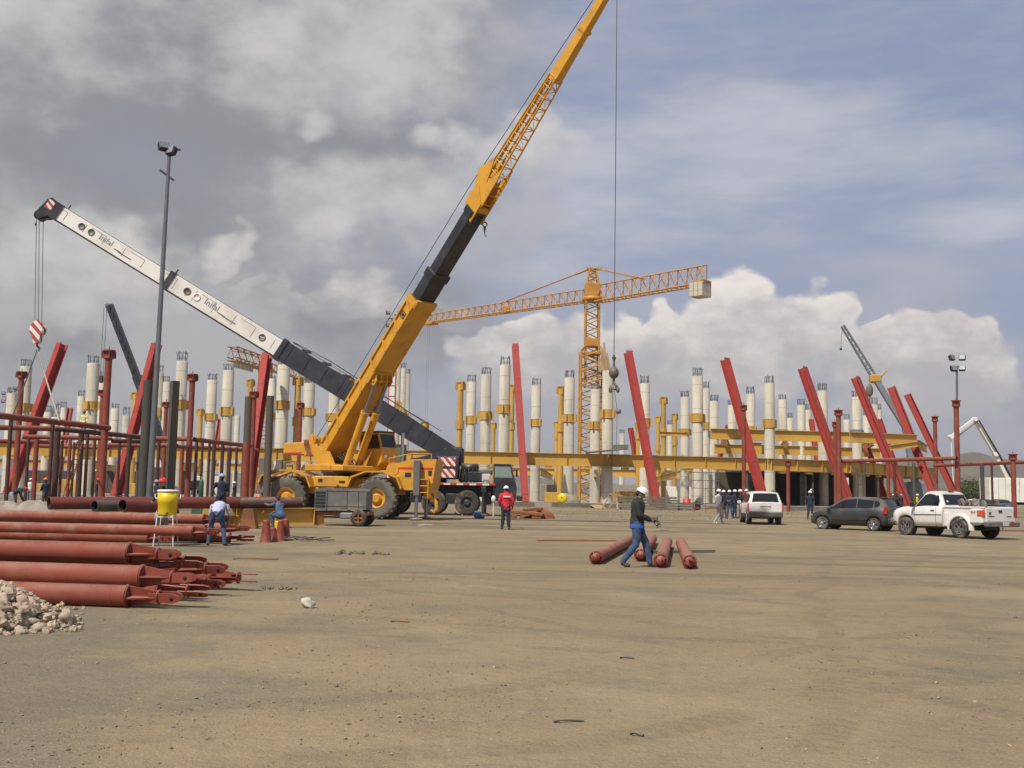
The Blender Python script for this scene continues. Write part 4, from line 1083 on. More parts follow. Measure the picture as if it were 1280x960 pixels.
# cab on the far side of the boom
b = MB(sx4)
y0, y1 = 0.85, 1.85
b.prism([(-0.1, 2.45), (1.15, 2.45), (1.75, 2.85), (1.75, 3.50), (1.45, 4.32), (-0.1, 4.32)], (0, (y0+y1)/2, 0), (1, 0, 0), (0, 0, 1), y1-y0)
cab = b.build('cab', 'cyellow', crane, YCO)
b = MB(sx4)
b.prism([(0.05, 3.52), (1.62, 3.52), (1.36, 4.22), (0.05, 4.22)], (0, y0-.008, 0), (1, 0, 0), (0, 0, 1), 0.02)
b.build('side_window', 'glassdark', cab, YCO)
b = MB(sx4); d_ = Vector((-0.30, 0, 0.82)).normalized(); n_ = Vector((0.82, 0, 0.30)).normalized()
c = Vector((1.60, (y0+y1)/2, 3.91))+n_*0.008
b.box(c, (0.70, 0.86, 0.02), Matrix((d_, Vector((0, 1, 0)), n_)).transposed()); b.build('windscreen', 'glassdark', cab, YCO)
b = MB(sx4); b.bbox((0.68, (y0+y1)/2, 4.36), (1.62, 1.08, 0.10), .03); b.build('cab_roof', 'cblack', cab, YCO)
for yy in (y0+.22, y1-.22):
    b = MB(sx4); b.tube((1.75, yy, 3.12), (1.80, yy, 3.12), .08, n=12); b.build('headlight', 'white', cab, YCO)
b = MB(yx); b.tube((3.1, .55, 2.6), (3.1, .55, 4.35), .09, n=12); b.build('exhaust_stack', 'chrome', crane, YCO)

# warning labels, grab rails and hoses
b = MB(yx)
for x_, z_, w_, h_ in [(-.55, 1.86, .22, .16), (.55, 1.80, .30, .10), (3.75, 2.2, .30, .22), (4.85, 2.3, .18, .26)]: b.box((x_, -1.512 if abs(x_) < 1 else -1.108, z_), (w_, .008, h_))
b.build('warning_labels', 'cblack', crane, YCO)
b = MB(yx)
b.path([(-1.2, -1.1, 2.4), (-1.2, -1.1, 2.95), (-.2, -1.1, 2.95), (-.2, -1.1, 2.4)], .022, 6); b.path([(2.8, -1.1, 2.6), (2.8, -1.1, 3.0), (3.9, -1.1, 3.25), (4.9, -1.1, 3.25), (4.9, -1.1, 2.95)], .022, 6)
b.build('grab_rails', 'cyellow', crane, YCO)
b = MB(sx4)
for k in range(5): b.path([(-.9+.05*k, -.2+.08*k, 2.7), (-.4+.1*k, -.25+.09*k, 3.1+.05*k), (.3, -.2+.08*k, 2.75)], .028, 6)
for k in range(3): b.path([(.2, -.5+.5*k, 2.6), (.6, -.5+.5*k, 2.95), (1.0, -.3+.3*k, 2.62)], .025, 6)
b.build('hydraulic_hoses', 'cblack', crane, YCO)

# boom
BP = Vector((TC.x, TC.y, 0))-HV*1.35+Vector((0, 0, 3.55+YCO.z-0.15))
BT = at(757, -4, 43.6)
bd = (BT-BP).normalized(); _, bs, bu = frame(bd)
LT = (BT-BP).length
def bt(py): return along(BP, BT, py=py)*LT
L1 = bt(374); L2 = bt(346); L3 = bt(262)
def bpt(l, s=0, u=0): return BP+bd*l+bs*s+bu*u
RB = Matrix((bs, bd, bu)).transposed()
b = MB(); W1, H1 = 1.16, .66
b.bar(bpt(-0.7), bpt(L1), W1, H1)
b.bar(bpt(L1-.32), bpt(L1), W1+.10, H1+.10)
b.bar(bpt(L1-.32, 0, -H1/2-.05), bpt(L1+.10, 0, -H1/2-.05), W1+.06, .14)
for k in range(8):
    l = 0.6+(L1-1.2)*k/7
    for sg in (-1, 1):
        b.bar(bpt(l, sg*(W1/2+.045), -H1/2), bpt(l+.30, sg*(W1/2+.045), H1/2), .09, .09)
for sg in (-1, 1):
    b.bar(bpt(0.3, sg*(W1/2+.04), H1*.44), bpt(L1-.4, sg*(W1/2+.04), H1*.44), .08, .09); b.bar(bpt(0.3, sg*(W1/2+.03), -H1*.46), bpt(L1-.4, sg*(W1/2+.03), -H1*.46), .06, .07)
for k in range(5): b.bar(bpt(1.2+1.5*k, -W1/2-.02, H1/2+.02), bpt(1.2+1.5*k, -W1/2-.02, H1/2+.2), .06); b.bar(bpt(1.2+1.5*k, W1/2-.05, H1/2+.02), bpt(1.2+1.5*k, W1/2-.05, H1/2+.2), .06)
for l in (1.6, 3.2, 5.6): b.bar(bpt(l, -W1/2-.05, H1/2+.03), bpt(l, -W1/2-.30, H1/2+.16), .10, .08)
base = b.build('boom_base_section', 'cyellow', crane, YCO)
NB = 1 if bs.y < 0 else -1
b = MB(); RL = Matrix((bs, bd, bu)).transposed(); cl = bpt(L1-1.05, NB*(W1/2+.012), 0)
for a_, b_, ww, hh in [(-.15, 0, .04, .34), (.15, 0, .04, .34), (0, .15, .30, .04), (0, -.15, .30, .04)]: b.box(cl+bd*a_+bu*b_, (.012, ww, hh), RL)
b.box(cl, (.012, .16, .16), RL)
b.build('square_emblem', 'cblack', base, YCO)
b = MB(); b.bar(bpt(L1-.2), bpt(L2+.25), .96, .58); b.bar(bpt(L2-.12), bpt(L2+.28), 1.06, .66); b.bar(bpt(L2+.2), bpt(L3), .82, .52); b.bar(bpt(L3-.3), bpt(L3), .90, .60)
for k in range(9):
    l = L1+.2+(L3-L1-.6)*k/8
    b.box(bpt(l, -.485 if l < L2 else -.415, .02), (.02, .05, .44), RB)
b.build('boom_telescopic_section', 'cblack', crane, YCO)
LB = bt(468)
for sg in (-1, 1):
    top = bpt(LB, sg*.34, -H1/2-.20)
    foot = sx4 @ Vector((0.45, sg*-.34, 2.62))
    mid = foot+(top-foot)*0.64
    b = MB(); b.tube(foot, mid, .19, n=16); b.tube(mid-(top-foot).normalized()*.12, mid, .22, n=16); cy = b.build('lift_ram', 'cyellow', crane, YCO)
    b = MB(); b.tube(mid, top, .10, n=12); b.build('ram_rod', 'rod', cy, YCO)
b = MB()
for sg in (-.48, -.2, .2, .48): b.prism([(-.42, 0), (.42, 0), (.16, -.38), (-.16, -.38)], bpt(LB, sg, -H1/2), bd, bu, .05)
b.tube(bpt(LB, -.55, -H1/2-.2), bpt(LB, .55, -H1/2-.2), .07, n=10)
b.bar(bpt(LB+.42, 0, -H1/2-.04), bpt(LB-.3, 0, -H1/2-.04), W1+.14, .08)
b.build('ram_bracket', 'cyellow', crane, YCO)
# boom head and lattice jib
Ls = bt(236); Lm = bt(97); Lk = LT*1.015
b = MB()
for sg in (-1, 1): b.prism([(-.75, -.42), (.25, -.42), (.75, .30), (.2, .62), (-.35, .50)], bpt(L3+.25, sg*.34, 0), bd, bu, .06)
for u_, l in ((-.25, L3+.15), (.35, L3+.55), (.05, L3+.35)): b.lathe([(0, -.3), (.22, -.3), (.17, -.2), (.17, .2), (.22, .3), (0, .3)], bpt(l, 0, u_), bs, 16)
b.build('boom_head', 'cyellow', crane, YCO)
b = MB()
JW = lambda t: (.28-.08*t, .43-.18*t)
def jp(t, a, e): w_, h_ = JW(t); return bpt(L3+.5+(Lm-L3-.5)*t, a*w_, .05+e*h_)
CR = [(-1, -1), (1, -1), (1, 1), (-1, 1)]
for a, e in CR: b.tube(jp(0, a, e), jp(1, a, e), .050 if e > 0 else .042, n=8)
for k in range(14):
    t = k/13
    for q in range(4): b.tube(jp(t, *CR[q]), jp(t, *CR[(q+1) % 4]), .026, n=6)
    if k < 13:
        t2 = (k+1)/13
        for q in (1, 3): b.tube(jp(t if k % 2 else t2, *CR[q]), jp(t2 if k % 2 else t, *CR[(q+1) % 4]), .016, n=5)
for sg in (-1, 1): b.prism([(0, -.48), (1.5, -.46), (2.1, -.38), (1.0, .05), (2.2, .42), (1.2, .95), (0.2, .5)], bpt(L3+.35, sg*.29, 0), bd, bu*1.0, .05)
b.bar(bpt(L3+.7, 0, .52), bpt(Lm, 0, .36), .16, .05)
jib = b.build('lattice_jib', 'cyellow', crane, YCO)
b = MB(); b.bar(bpt(Lm-.2, 0, .05), bpt(Lk, 0, .05), .40, .54, None, .28, .34); b.bar(bpt(Lm+2.2, 0, .05), bpt(Lm+2.35, 0, .05), .42, .52)
for sg in (-1, 1): b.prism([(-.3, -.2), (.5, -.1), (.5, .2), (-.3, .2)], bpt(Lk+.2, sg*.2, 0), bd, bu, .04)
b.build('jib_tip_section', 'cyellow', jib, YCO)
hp = at(767.5, 447, BT.y-0.55)
tipp = bpt(Lk+.35, 0, -.05); hx, hy = hp.x, hp.y
b = MB(); b.path([bpt(-1.6, .25, 1.2), bpt(L3+.4, .25, .95), bpt(Lk, .05, .45), bpt(Lk+.55, .05, .15), (hx, hy, tipp.z+.15), (hx, hy, hp.z)], .016, 6)
b.build('hoist_rope', 'cable', crane, YCO)
b = MB()
b.tube((hx, hy, hp.z+.1), (hx, hy, hp.z-.45), .045, n=8); b.tube((hx, hy, hp.z+.02), (hx, hy, hp.z-.12), .09, .05, 10)
bz = at(767.5, 466, hy).z
b.ell((hx, hy, bz), (.20, .20, .24), 18, 12); b.tube((hx, hy, bz+.2), (hx, hy, bz+.42), .06, .045, 10)
pts = [(hx, hy, bz-.22), (hx, hy, bz-.40), (hx+.10, hy, bz-.52), (hx+.05, hy, bz-.66), (hx-.08, hy, bz-.62)]
b.path(pts, [.05, .05, .055, .05, .02], 8); b.build('hook_ball', 'hook', crane, YCO)
b = MB()
z = bz-.55
for dx in (-.13, .16):
    b.lathe([(.03, 0), (.07, -.05), (.07, -.20), (.03, -.24)], (hx+dx, hy, z), (0, 0, 1), 10); b.path([(hx, hy, z+.15), (hx+dx, hy, z)], .015, 5)
b.path([(hx, hy, z), (hx+.14, hy, z-.9), (hx+.12, hy, z-2.6)], .012, 5); b.lathe([(0, .12), (.09, .1), (.11, -.05), (0, -.08)], (hx+.19, hy, z-1.0), (0, 0, 1), 10)
b.build('shackles', 'hook', crane, YCO)
b = MB(); l0 = bpt(L3+.15, 0, -.62)
b.tube(l0, l0-Vector((0, 0, .35)), .02, n=6)
tpts = [l0+Vector((math.cos(t)*.10, 0, -.45+math.sin(t)*.10)) for t in [2*math.pi*i/12 for i in range(13)]]
b.path(tpts, .03, 6); b.tube(l0-Vector((0, 0, .55)), l0-Vector((0, 0, .80)), .07, .03, 8); b.path([l0-Vector((0, 0, .8)), l0+Vector((.03, 0, -1.0)), l0+Vector((.10, 0, -.97))], .025, 6)
b.build('auxiliary_hook', 'cblack', crane, YCO)

# ================================================================== BLACK TRUCK CRANE
KO = onground(575, 65.3); KM = 65.0/FPX
truck = thing('black_truck_crane', 'black truck crane with striped counterweight boards and a long white boom reaching left', 'crane', KO)
def kx(px): return (px-640)*65.3/FPX
KG = KO.z
def kz(py, px=590): return at(px, py, 64.2).z
def K(px, y, z): return Vector((kx(px), 65.3+y, KG+z))
for px in (587.5, 547, 500, 466):
    for sy in (-1, 1):
        c = Vector((kx(px), 65.3+sy*1.08, KG+.73)); b = MB(); tyre(b, c, (0, sy, 0), .73, .52, 0, .5)
        t_ = b.build('wheel', 'rubber', truck, KO)
        b = MB(); hub(b, c, (0, sy, 0), .37, .5, 1.0); b.tube(c+Vector((0, sy*.1, 0)), c+Vector((0, sy*.28, 0)), .13, n=12); b.build('rim', 'cslate', t_, KO)
b = MB()
xa, xb = kx(448), kx(622)
b.bbox(((xa+xb)/2, 65.3, KG+1.45), (xb-xa, 1.2, .75), .05)
b.bbox(((xa+xb)/2, 65.3, KG+1.80), (xb-xa, 2.6, .16), .03)
b.bbox((kx(570), 64.25, KG+.95), (.8, .5, .6), .04); b.bbox((kx(525), 64.25, KG+1.0), (.7, .5, .6), .04)
b.bbox((kx(612), 65.3, KG+1.0), (.5, 2.3, .7), .05)
b.build('chassis', 'cblack', truck, KO)
b = MB()
for k in range(22):
    b.cur = k % 2; x0_ = xa+(xb-xa)*k/22; b.box((x0_+(xb-xa)/44, 63.995, KG+1.80), ((xb-xa)/22, .012, .09))
b.build('reflector_strip', ['white', 'redbright'], truck, KO)
b = MB()
cx0, cx1 = kx(619.5), kx(647)
b.prism([(cx0, .85), (cx1, .85), (cx1+.06, 1.6), (cx1-.10, 2.25), (cx1-.32, 3.02), (cx0, 3.02)], (0, 65.3, KG), (1, 0, 0), (0, 0, 1), 2.45)
kc = b.build('cab', 'cblack', truck, KO)
b = MB(); b.prism([(cx0+.10, 2.28), (cx1-.26, 2.28), (cx1-.40, 2.80), (cx0+.10, 2.80)], (0, 65.3-1.234, KG), (1, 0, 0), (0, 0, 1), .02); b.build('side_window', 'glasspale', kc, KO)
b = MB(); b.prism([(cx0+.06, 2.22), (cx1-.21, 2.22), (cx1-.36, 2.86), (cx0+.06, 2.86)], (0, 65.3-1.228, KG), (1, 0, 0), (0, 0, 1), .02); b.build('window_frame', 'chrome', kc, KO)
b = MB(); b.bbox((cx1+.03, 64.0, KG+2.5), (.12, .22, .45), .03); b.bar((cx1-.15, 64.2, KG+2.6), (cx1+.03, 64.0, KG+2.7), .04); b.build('wing_mirror', 'cblack', kc, KO)
b = MB(); b.bbox((cx1+.22, 65.3, KG+1.05), (.35, 2.5, .32), .05); b.build('bumper', 'cblack', kc, KO)
b = MB(); b.box((kx(610.5), 63.98, KG+2.2), (.36, .03, .24)); b.bbox((kx(610.5), 64.2, KG+2.2), (.5, .4, .45), .03)
b.build('deck_sign', 'plate', truck, KO)
b = MB()
b.bbox((kx(598), 65.0, KG+2.25), (.95, 1.8, .6), .06); b.bbox((kx(582), 65.2, KG+2.3), (.5, 1.6, .75), .05)
b.lathe([(0, -.5), (.28, -.5), (.28, .5), (0, .5)], (kx(590), 64.6, KG+2.75), (1, 0, 0), 16)
for k in range(5): b.path([(kx(577+5*k), 64.2, KG+2.0), (kx(579+5*k), 64.1, KG+2.7), (kx(583+5*k), 64.3, KG+2.4)], .04, 6)
b.build('deck_machinery', 'cblack', truck, KO)
b = MB(); b.bbox((kx(606), 65.5, KG+2.55), (1.1, .9, .35), .08); b.build('engine_hood', 'compgrey', truck, KO)
for sx in (608, 445):
    for sy in (-1, 1):
        b = MB(); b.tube((kx(sx), 65.3+sy*1.55, KG+.1), (kx(sx), 65.3+sy*1.55, KG+1.6), .10, n=12); b.bbox((kx(sx), 65.3+sy*1.45, KG+1.5), (.3, .4, .35), .03)
        og = b.build('outrigger', 'cblack', truck, KO)
        b = MB(); b.lathe([(0, .14), (.1, .14), (.30, .08), (.30, .03), (0, .03)], (kx(sx), 65.3+sy*1.55, KG-.02), (0, 0, 1), 14); b.build('foot_pad', 'rust', og, KO)
# superstructure
b = MB()
b.lathe([(0, 1.88), (1.0, 1.88), (1.0, 2.1), (0, 2.1)], (kx(540), 65.3, KG), (0, 0, 1), 24)
b.prism([(kx(516), 2.1), (kx(576), 2.1), (kx(577), 3.75), (kx(565), 4.0), (kx(545), 3.55), (kx(528), 3.35), (kx(516), 3.25)], (0, 65.3, KG), (1, 0, 0), (0, 0, 1), 1.7)
b.bbox((kx(569), 65.3, KG+3.45), (1.2, 1.3, 1.1), .12); b.build('upper_frame', 'cslate', truck, KO)
b = MB(); b.bbox((kx(563), 65.3, KG+2.75), (1.25, 2.5, 1.3), .05); cwt = b.build('counterweight', 'cblack', truck, KO)
for z_ in (2.42, 3.08):
    b = MB(); b.box((kx(562), 65.3-1.262, KG+z_), (1.0, .02, .50)); b.build('striped_board', 'stripes', cwt, KO)
b = MB(); b.prism([(kx(494), 2.3), (kx(510.5), 2.3), (kx(510.5), 4.05), (kx(496), 4.05), (kx(493), 3.2)], (0, 64.5, KG), (1, 0, 0), (0, 0, 1), .95); oc = b.build('operator_cab', 'cblack', truck, KO)
b = MB(); b.box((kx(502.5), 64.015, KG+3.25), (.55, .02, 1.25)); b.build('side_window', 'glassgreen', oc, KO)
# boom
KP = at(560, 566, 65.2); KT = at(75, 267, 63.2)
kd = (KT-KP).normalized(); _, ks, ku = frame(kd); KL = (KT-KP).length
def kt(px): return along(KP, KT, px=px)*KL
def kp(l, s=0, u=0): return KP+kd*l+ks*s+ku*u
la, lb, lc = kt(349), kt(211), KL
b = MB(); b.bar(kp(-.8), kp(3.2), .92, 1.0, None, .92, 1.22); b.bar(kp(3.2), kp(la), .92, 1.22)
b.bar(kp(la-.30), kp(la), 1.04, 1.36)
for k in range(9): b.box(kp(1.5+(la-2.2)*k/8, -.47 if ks.y > 0 else .47, 0), (.03, .05, 1.1), Matrix((ks, kd, ku)).transposed())
for l in (la-1.2, la-2.6, la-4.0): b.bar(kp(l, 0, .62), kp(l-.5, 0, .80), .5, .14)
b.path([kp(la-.5, -.2, .75), kp(la-3, -.2, .95), kp(2.0, -.2, .80)], .03, 6); b.path([kp(la-.5, .2, .75), kp(1.0, .2, .9)], .02, 6)
b.build('boom_base_section', 'cslate', truck, KO)
NEAR = -1 if ks.y > 0 else 1
def boom_sec(l0, l1, W, H, sgn):
    b = MB(); b.bar(kp(l0), kp(l1), W, H)
    sec = b.build('boom_white_section', 'cwhite', truck, KO)
    b = MB(); b.bar(kp(l0+.05, 0, -H/2-.035), kp(l1-.05, 0, -H/2-.035), W*.9, .07); b.bar(kp(l0+.05, 0, H/2+.02), kp(l1-.05, 0, H/2+.02), W*.5, .04); b.build('boom_edge_strip', 'cslate', sec, KO)  # dark slate strips along the underside and top of the white section
    fy = NEAR*(W/2+.004)
    b = MB(); n = int((l1-l0)/1.15)
    for k in range(n):
        l = l0+.5+(l1-l0-1)*k/max(1, n-1)
        b.box(kp(l, fy, 0), (.012, .022, H*.62), Matrix((ks, kd, ku)).transposed())
        if k % 2: b.box(kp(l+.5, fy, H*.31), (.012, 1.0, .02), Matrix((ks, kd, ku)).transposed())
    b.build('panel_seams', 'compgrey', sec, KO)
    return sec, fy
sec2, fy2 = boom_sec(la-.1, lb, .80, 1.04, 1)
sec1, fy1 = boom_sec(lb-.1, lc, .68, .86, 1)
b = MB(); b.bar(kp(lb-.28), kp(lb+.08), .90, 1.16); b.bar(kp(lb-.1, 0, .55), kp(lb-.1, 0, .85), .08); b.build('boom_collar', 'cslate', truck, KO)
def disc(l, fy, r, sec, m='compgrey', u=0.02):
    b = MB(); nrm = ks*NEAR
    b.lathe([(0, .012), (r*.78, .012), (r*.8, .03), (r, .03), (r, -.01)], kp(l, fy, u), nrm, 20); o = b.build('side_port', m, sec, KO); return o
for px in (104, 116): disc(kt(px), fy1, .20, sec1)
disc(kt(235.5), fy2, .22, sec2, 'hook'); disc(kt(247.5), fy2, .22, sec2, 'cwhite'); disc(kt(328.5), fy2, .21, sec2, 'compgrey')
def tmat(l, fy, u):
    x_ = -kd; y_ = ku; z_ = x_.cross(y_)
    m_ = Matrix((x_, y_, z_)).transposed().to_4x4(); m_.translation = kp(l, fy*1.01, u); return m_
text_part('boom_lettering', 'Inifal', .48, tmat(kt(134), fy1, .06), 'greycollar', sec1, KO)
text_part('boom_lettering', 'Inifal', .52, tmat(kt(265.5), fy2, .08), 'greycollar', sec2, KO)
b = MB()
for (px, ln, s_, f_, u) in [(150, .5, sec1, fy1, -.10), (159, .9, sec1, fy1, -.14)]: b.box(kp(kt(px), f_, u), (.014, ln, .06), Matrix((ks, kd, ku)).transposed())
b.build('small_lettering', 'compgrey', sec1, KO)
b = MB()
for (px, ln, u) in [(279, .5, -.10), (289, .9, -.14)]: b.box(kp(kt(px), fy2, u), (.014, ln, .06), Matrix((ks, kd, ku)).transposed())
b.build('small_lettering', 'compgrey', sec2, KO)
# a ring mark with a short bar on the last port
b = MB(); b.box(kp(kt(328.5), fy2*1.06, .02), (.02, .22, .05), Matrix((ks, kd, ku)).transposed()); b.build('port_bar', 'cwhite', sec2, KO)
b = MB()
b.bar(kp(lc-.1), kp(lc+.35), .80, 1.0)
for sg in (-1, 1): b.prism([(0, .45), (.55, .55), (.75, .15), (.9, -.75), (.55, -.95), (.2, -.5)], kp(lc+.2, sg*.33, 0), kd, ku, .06)
b.lathe([(0, -.3), (.30, -.3), (.24, -.15), (.24, .15), (.30, .3), (0, .3)], kp(lc+.85, 0, -.70), ks, 18)
b.lathe([(0, -.3), (.24, -.3), (.2, -.15), (.2, .15), (.24, .3), (0, .3)], kp(lc+.75, 0, .30), ks, 18)
b.bbox(kp(lc+.6, 0, -.5), (.7, .5, .5), .06); b.bar(kp(lc-.25, 0, .5), kp(lc-.25, 0, .75), .06)
hd = b.build('boom_head', 'cblack', truck, KO)
b = MB(); b.box(kp(lc+.62, NEAR*.37, .12), (.02, .40, .55), Matrix((ks, kd, ku)).transposed()); b.build('striped_board', 'stripes', hd, KO)
# ropes, hook block
hb = at(47.5, 412, KT.y); r1 = kp(lc+1.1, 0, -.75); r2 = kp(lc+.62, 0, -.78)
b = MB()
b.path([r1, (hb.x-.20, hb.y, hb.z+.35)], .018, 5); b.path([r1+Vector((.12, .1, 0)), (hb.x-.05, hb.y+.1, hb.z+.45)], .018, 5); b.path([r2, (hb.x+.20, hb.y, hb.z+.3)], .018, 5)
b.lathe([(0, 0), (.06, .02), (.06, .2), (0, .22)], r1-Vector((0, 0, .7)), (0, 0, 1), 8)
b.build('hoist_ropes', 'cable', truck, KO)
b = MB()
for sy in (-.16, 0, .16): b.lathe([(0, -.05), (.40, -.05), (.44, 0), (.40, .05), (0, .05)], (hb.x, hb.y+sy, hb.z), (0, 1, 0), 20)
b.prism([(-.14, -.8), (.14, -.8), (.32, -.1), (.28, .35), (.05, .55), (-.05, .55), (-.28, .35), (-.32, -.1)], hb, (1, 0, 0), (0, 0, 1), .46)
hkb = b.build('hook_block', 'stripes_small', truck, KO)
b = MB(); b.path([(hb.x, hb.y, hb.z-.75), (hb.x, hb.y, hb.z-.95), (hb.x+.14, hb.y, hb.z-1.08), (hb.x+.10, hb.y, hb.z-1.25), (hb.x-.08, hb.y, hb.z-1.22)], [.06, .06, .07, .06, .03], 8); b.build('hook', 'hook', hkb, KO)
hk = Vector((hb.x+.03, hb.y, hb.z-1.2))
for (px, py, Yy, lab, m_, r) in [(16, 519, 51.5, 'dark left leg of the chain sling hanging from the striped hook block', 'cable', .035), (74, 526, 55, 'pale right leg of the rope sling hanging from the striped hook block', 'sling', .045)]:
    q = at(px, py, Yy); b = MB(); b.path([hk, hk+(q-hk)*.5+Vector((0, 0, -.03)), q], r, 6)
    tag(b.build('lifting_sling', m_, None, q), lab, 'sling', 'slings under the striped hook block')

# ================================================================== TOWER CRANE
TO = onground(738, 121); t = thing('tower_crane', 'yellow lattice tower crane with level jib standing inside the ring', 'tower crane', TO)
zt0 = at(738, 439, 121).z; zt1 = at(738, 373, 121).z; ztop = at(740, 336, 121).z
b = MB(); b.lattice((TO.x, TO.y, TO.z), (TO.x, TO.y, zt0), 2.5, 2.5, 11, .075, (0, 1, 0), zig=True, rch=.13); b.build('lower_mast', 'tyel', t, TO)
b = MB(); b.lattice((TO.x, TO.y, zt0-4), (TO.x, TO.y, zt1), 1.45, 1.45, 8, .06, (0, 1, 0), zig=True, rch=.11)
b.bbox((TO.x, TO.y, zt0+.9), (1.65, 1.65, .9), .05); b.bbox((TO.x, TO.y, zt0-.3), (1.9, 1.9, .3), .05)
for sx in (-1, 1):
    for sy in (-1, 1): b.bar((TO.x+sx*1.25, TO.y+sy*1.25, zt0-.1), (TO.x+sx*.7, TO.y+sy*.7, zt0+.6), .14)
b.build('upper_mast', 'tyel', t, TO)
b = MB()
b.lathe([(0, 0), (1.15, 0), (1.15, .5), (0, .5)], (TO.x, TO.y, zt1-.35), (0, 0, 1), 16)
b.bbox((TO.x, TO.y, zt1+.9), (1.7, 1.7, 1.5), .08); b.lattice((TO.x, TO.y, zt1+1.4), (TO.x, TO.y, ztop), 1.3, 1.3, 3, .06, (0, 1, 0), .7, .7, rch=.1)
b.bbox((TO.x+.2, TO.y, ztop), (1.7, .6, .25), .04)
b.build('slewing_head', 'tyel', t, TO)
JT = at(512, 410, 143); JR = Vector((TO.x, TO.y, at(735, 374, 121).z)); JT.z = JR.z+.1
jd = (JT-JR).normalized()
b = MB(); b.lattice(JR+jd*.8+Vector((0, 0, .55)), JT+Vector((0, 0, .45)), 1.2, 1.45, 26, .045, tri=True, w1=1.0, h1=1.0, rch=.075)
b.bbox(JT-jd*4.2+Vector((0, 0, -.25)), (1.6, 1.2, .3), .05, Matrix.Rotation(math.atan2(jd.y, jd.x), 3, 'Z')); b.bbox(JR+jd*13.6+Vector((0, 0, .3)), (1.0, 1.0, .7), .05)
b.build('jib', 'tyel', t, TO)
CT = at(884, 350, 110.5); CT.z = JR.z; cdn = (CT-JR).normalized()
b = MB(); b.lattice(JR+cdn*.8+Vector((0, 0, .55)), CT+Vector((0, 0, .95)), 1.3, 1.9, 12, .05, tri=True, rch=.085)
b.bar(CT-cdn*1.2+Vector((0, 0, .2)), CT+Vector((0, 0, .2)), 1.5, .2)
b.build('counter_jib', 'tyel', t, TO)
b = MB(); Rc = Matrix.Rotation(math.atan2(cdn.y, cdn.x), 3, 'Z')
for k in range(3): b.bbox(CT-cdn*(.3+.55*k)+Vector((0, 0, -.65)), (.50, 1.7, 1.45), .04, Rc)
b.build('counterweight', 'concrete', t, TO)
apx = Vector((TO.x, TO.y, ztop)); b = MB()
q1 = JR+jd*13.6+Vector((0, 0, 1.15)); q2 = CT-cdn*9.0+Vector((0, 0, 1.3)); q2 = JR+(CT-JR)*.48+Vector((0, 0, 1.3))
for sgn in (-.18, .18):
    o_ = Vector((0, sgn, .1)); b.tube(apx+o_, q1+o_, .05, n=6); b.tube(apx+o_, q2+o_, .05, n=6)
b.tube(apx+Vector((-1.8, 1.5, -.35)), apx+Vector((-.3, 0, 0)), .12, n=6)
b.build('tie_bars', 'tyel', t, TO)
tr = JT-jd*4.0; b = MB(); b.path([tr, tr-Vector((0, 0, 19))], .007, 4); b.path([tr+jd*.4, tr+jd*.4-Vector((0, 0, 19))], .007, 4); b.bbox(tr+jd*.2-Vector((0, 0, 19.2)), (.4, .3, .6), .05); b.build('trolley_ropes', 'cable', t, TO)

# second tower crane, end on, behind the third leaning girder
SO = onground(326, 175); t = thing('tower_crane', 'faded orange tower crane seen end-on behind the third leaning girder, pale counterweights', 'tower crane', SO)
zj = at(326, 462, 175).z
b = MB(); b.lattice(SO, (SO.x, SO.y, zj+1.2), 1.7, 1.7, 16, .06, (0, 1, 0), rch=.12); b.build('mast', 'tyel', t, SO)
b = MB(); b.bbox((SO.x-.2, SO.y-.3, zj+.9), (1.4, 1.4, 2.2), .06); b.build('slewing_head', 'ybeam', t, SO)
c0 = at(289, 461, 163); c0.z = zj; b = MB(); b.lattice(Vector((SO.x, SO.y, zj+1.0)), c0+Vector((0, 0, 1.3)), 1.5, 1.6, 5, .06, rch=.09); b.bar((SO.x, SO.y, zj-.1), c0, 1.6, .15)
b.bar(Vector((SO.x, SO.y, zj+2.2)), c0+Vector((0, 0, 1.4)), .08); b.build('counter_jib', 'orange', t, SO)
b = MB()
for k in range(5): b.bbox(c0+(Vector((SO.x, SO.y, zj))-c0)*(.12+.11*k)+Vector((0, 0, -.25+.0*k)), (.42, 1.3, 1.35), .04)
b.build('counterweight', 'concrete', t, SO)
c1 = at(393, 474, 190); c1.z = zj-.2; b = MB(); b.lattice(Vector((SO.x, SO.y, zj+.6)), c1+Vector((0, 0, .5)), 1.2, 1.2, 9, .05, tri=True, rch=.08); b.build('jib', 'orange', t, SO)

# far black telescopic crane on the left
def far_crane(name, label, Y, foot, tip, w0, w1, m, bodypx, lattice=False):
    O = onground(bodypx, Y); t = thing(name, label, 'crane', O)
    P = at(*foot, Y); T = at(*tip, Y); b = MB()
    if lattice:
        k = 0.48; b.bar(P, P+(T-P)*k, w0, w0); b.lattice(P+(T-P)*k, T, w0*.8, w0*.9, 9, .04, None, w1, w1, rch=.075)
    else:
        b.bar(P, P+(T-P)*.42, w0, w0*1.2); b.bar(P+(T-P)*.42, T, w1, w1*1.2)
        n = 16; dv, s_, u = frame(T-P)
        for i in range(n): b.box(P+(T-P)*((i+.5)/n)-Vector((0, w0*.5, 0)), (.1, .05, w0*.9))
    b.build('boom', m, t, O)
    b = MB(); b.bbox((O.x+1.2, Y, O.z+1.6), (8.0, 2.4, 1.0), .1); b.bbox((O.x+.6, Y, O.z+2.8), (3.2, 2.2, 1.6), .1); b.bar((O.x+.5, Y, O.z+3), P, w0*1.1); b.build('carrier', m, t, O)
    for k in (-2.0, -.4, 2.8, 4.4):
        for sy in (-1, 1): b = MB(); tyre(b, Vector((O.x+k, Y+sy*1.05, O.z+.65)), (0, sy, 0), .65, .45); b.build('wheel', 'rubber', t, O)
    return t, O, P, T
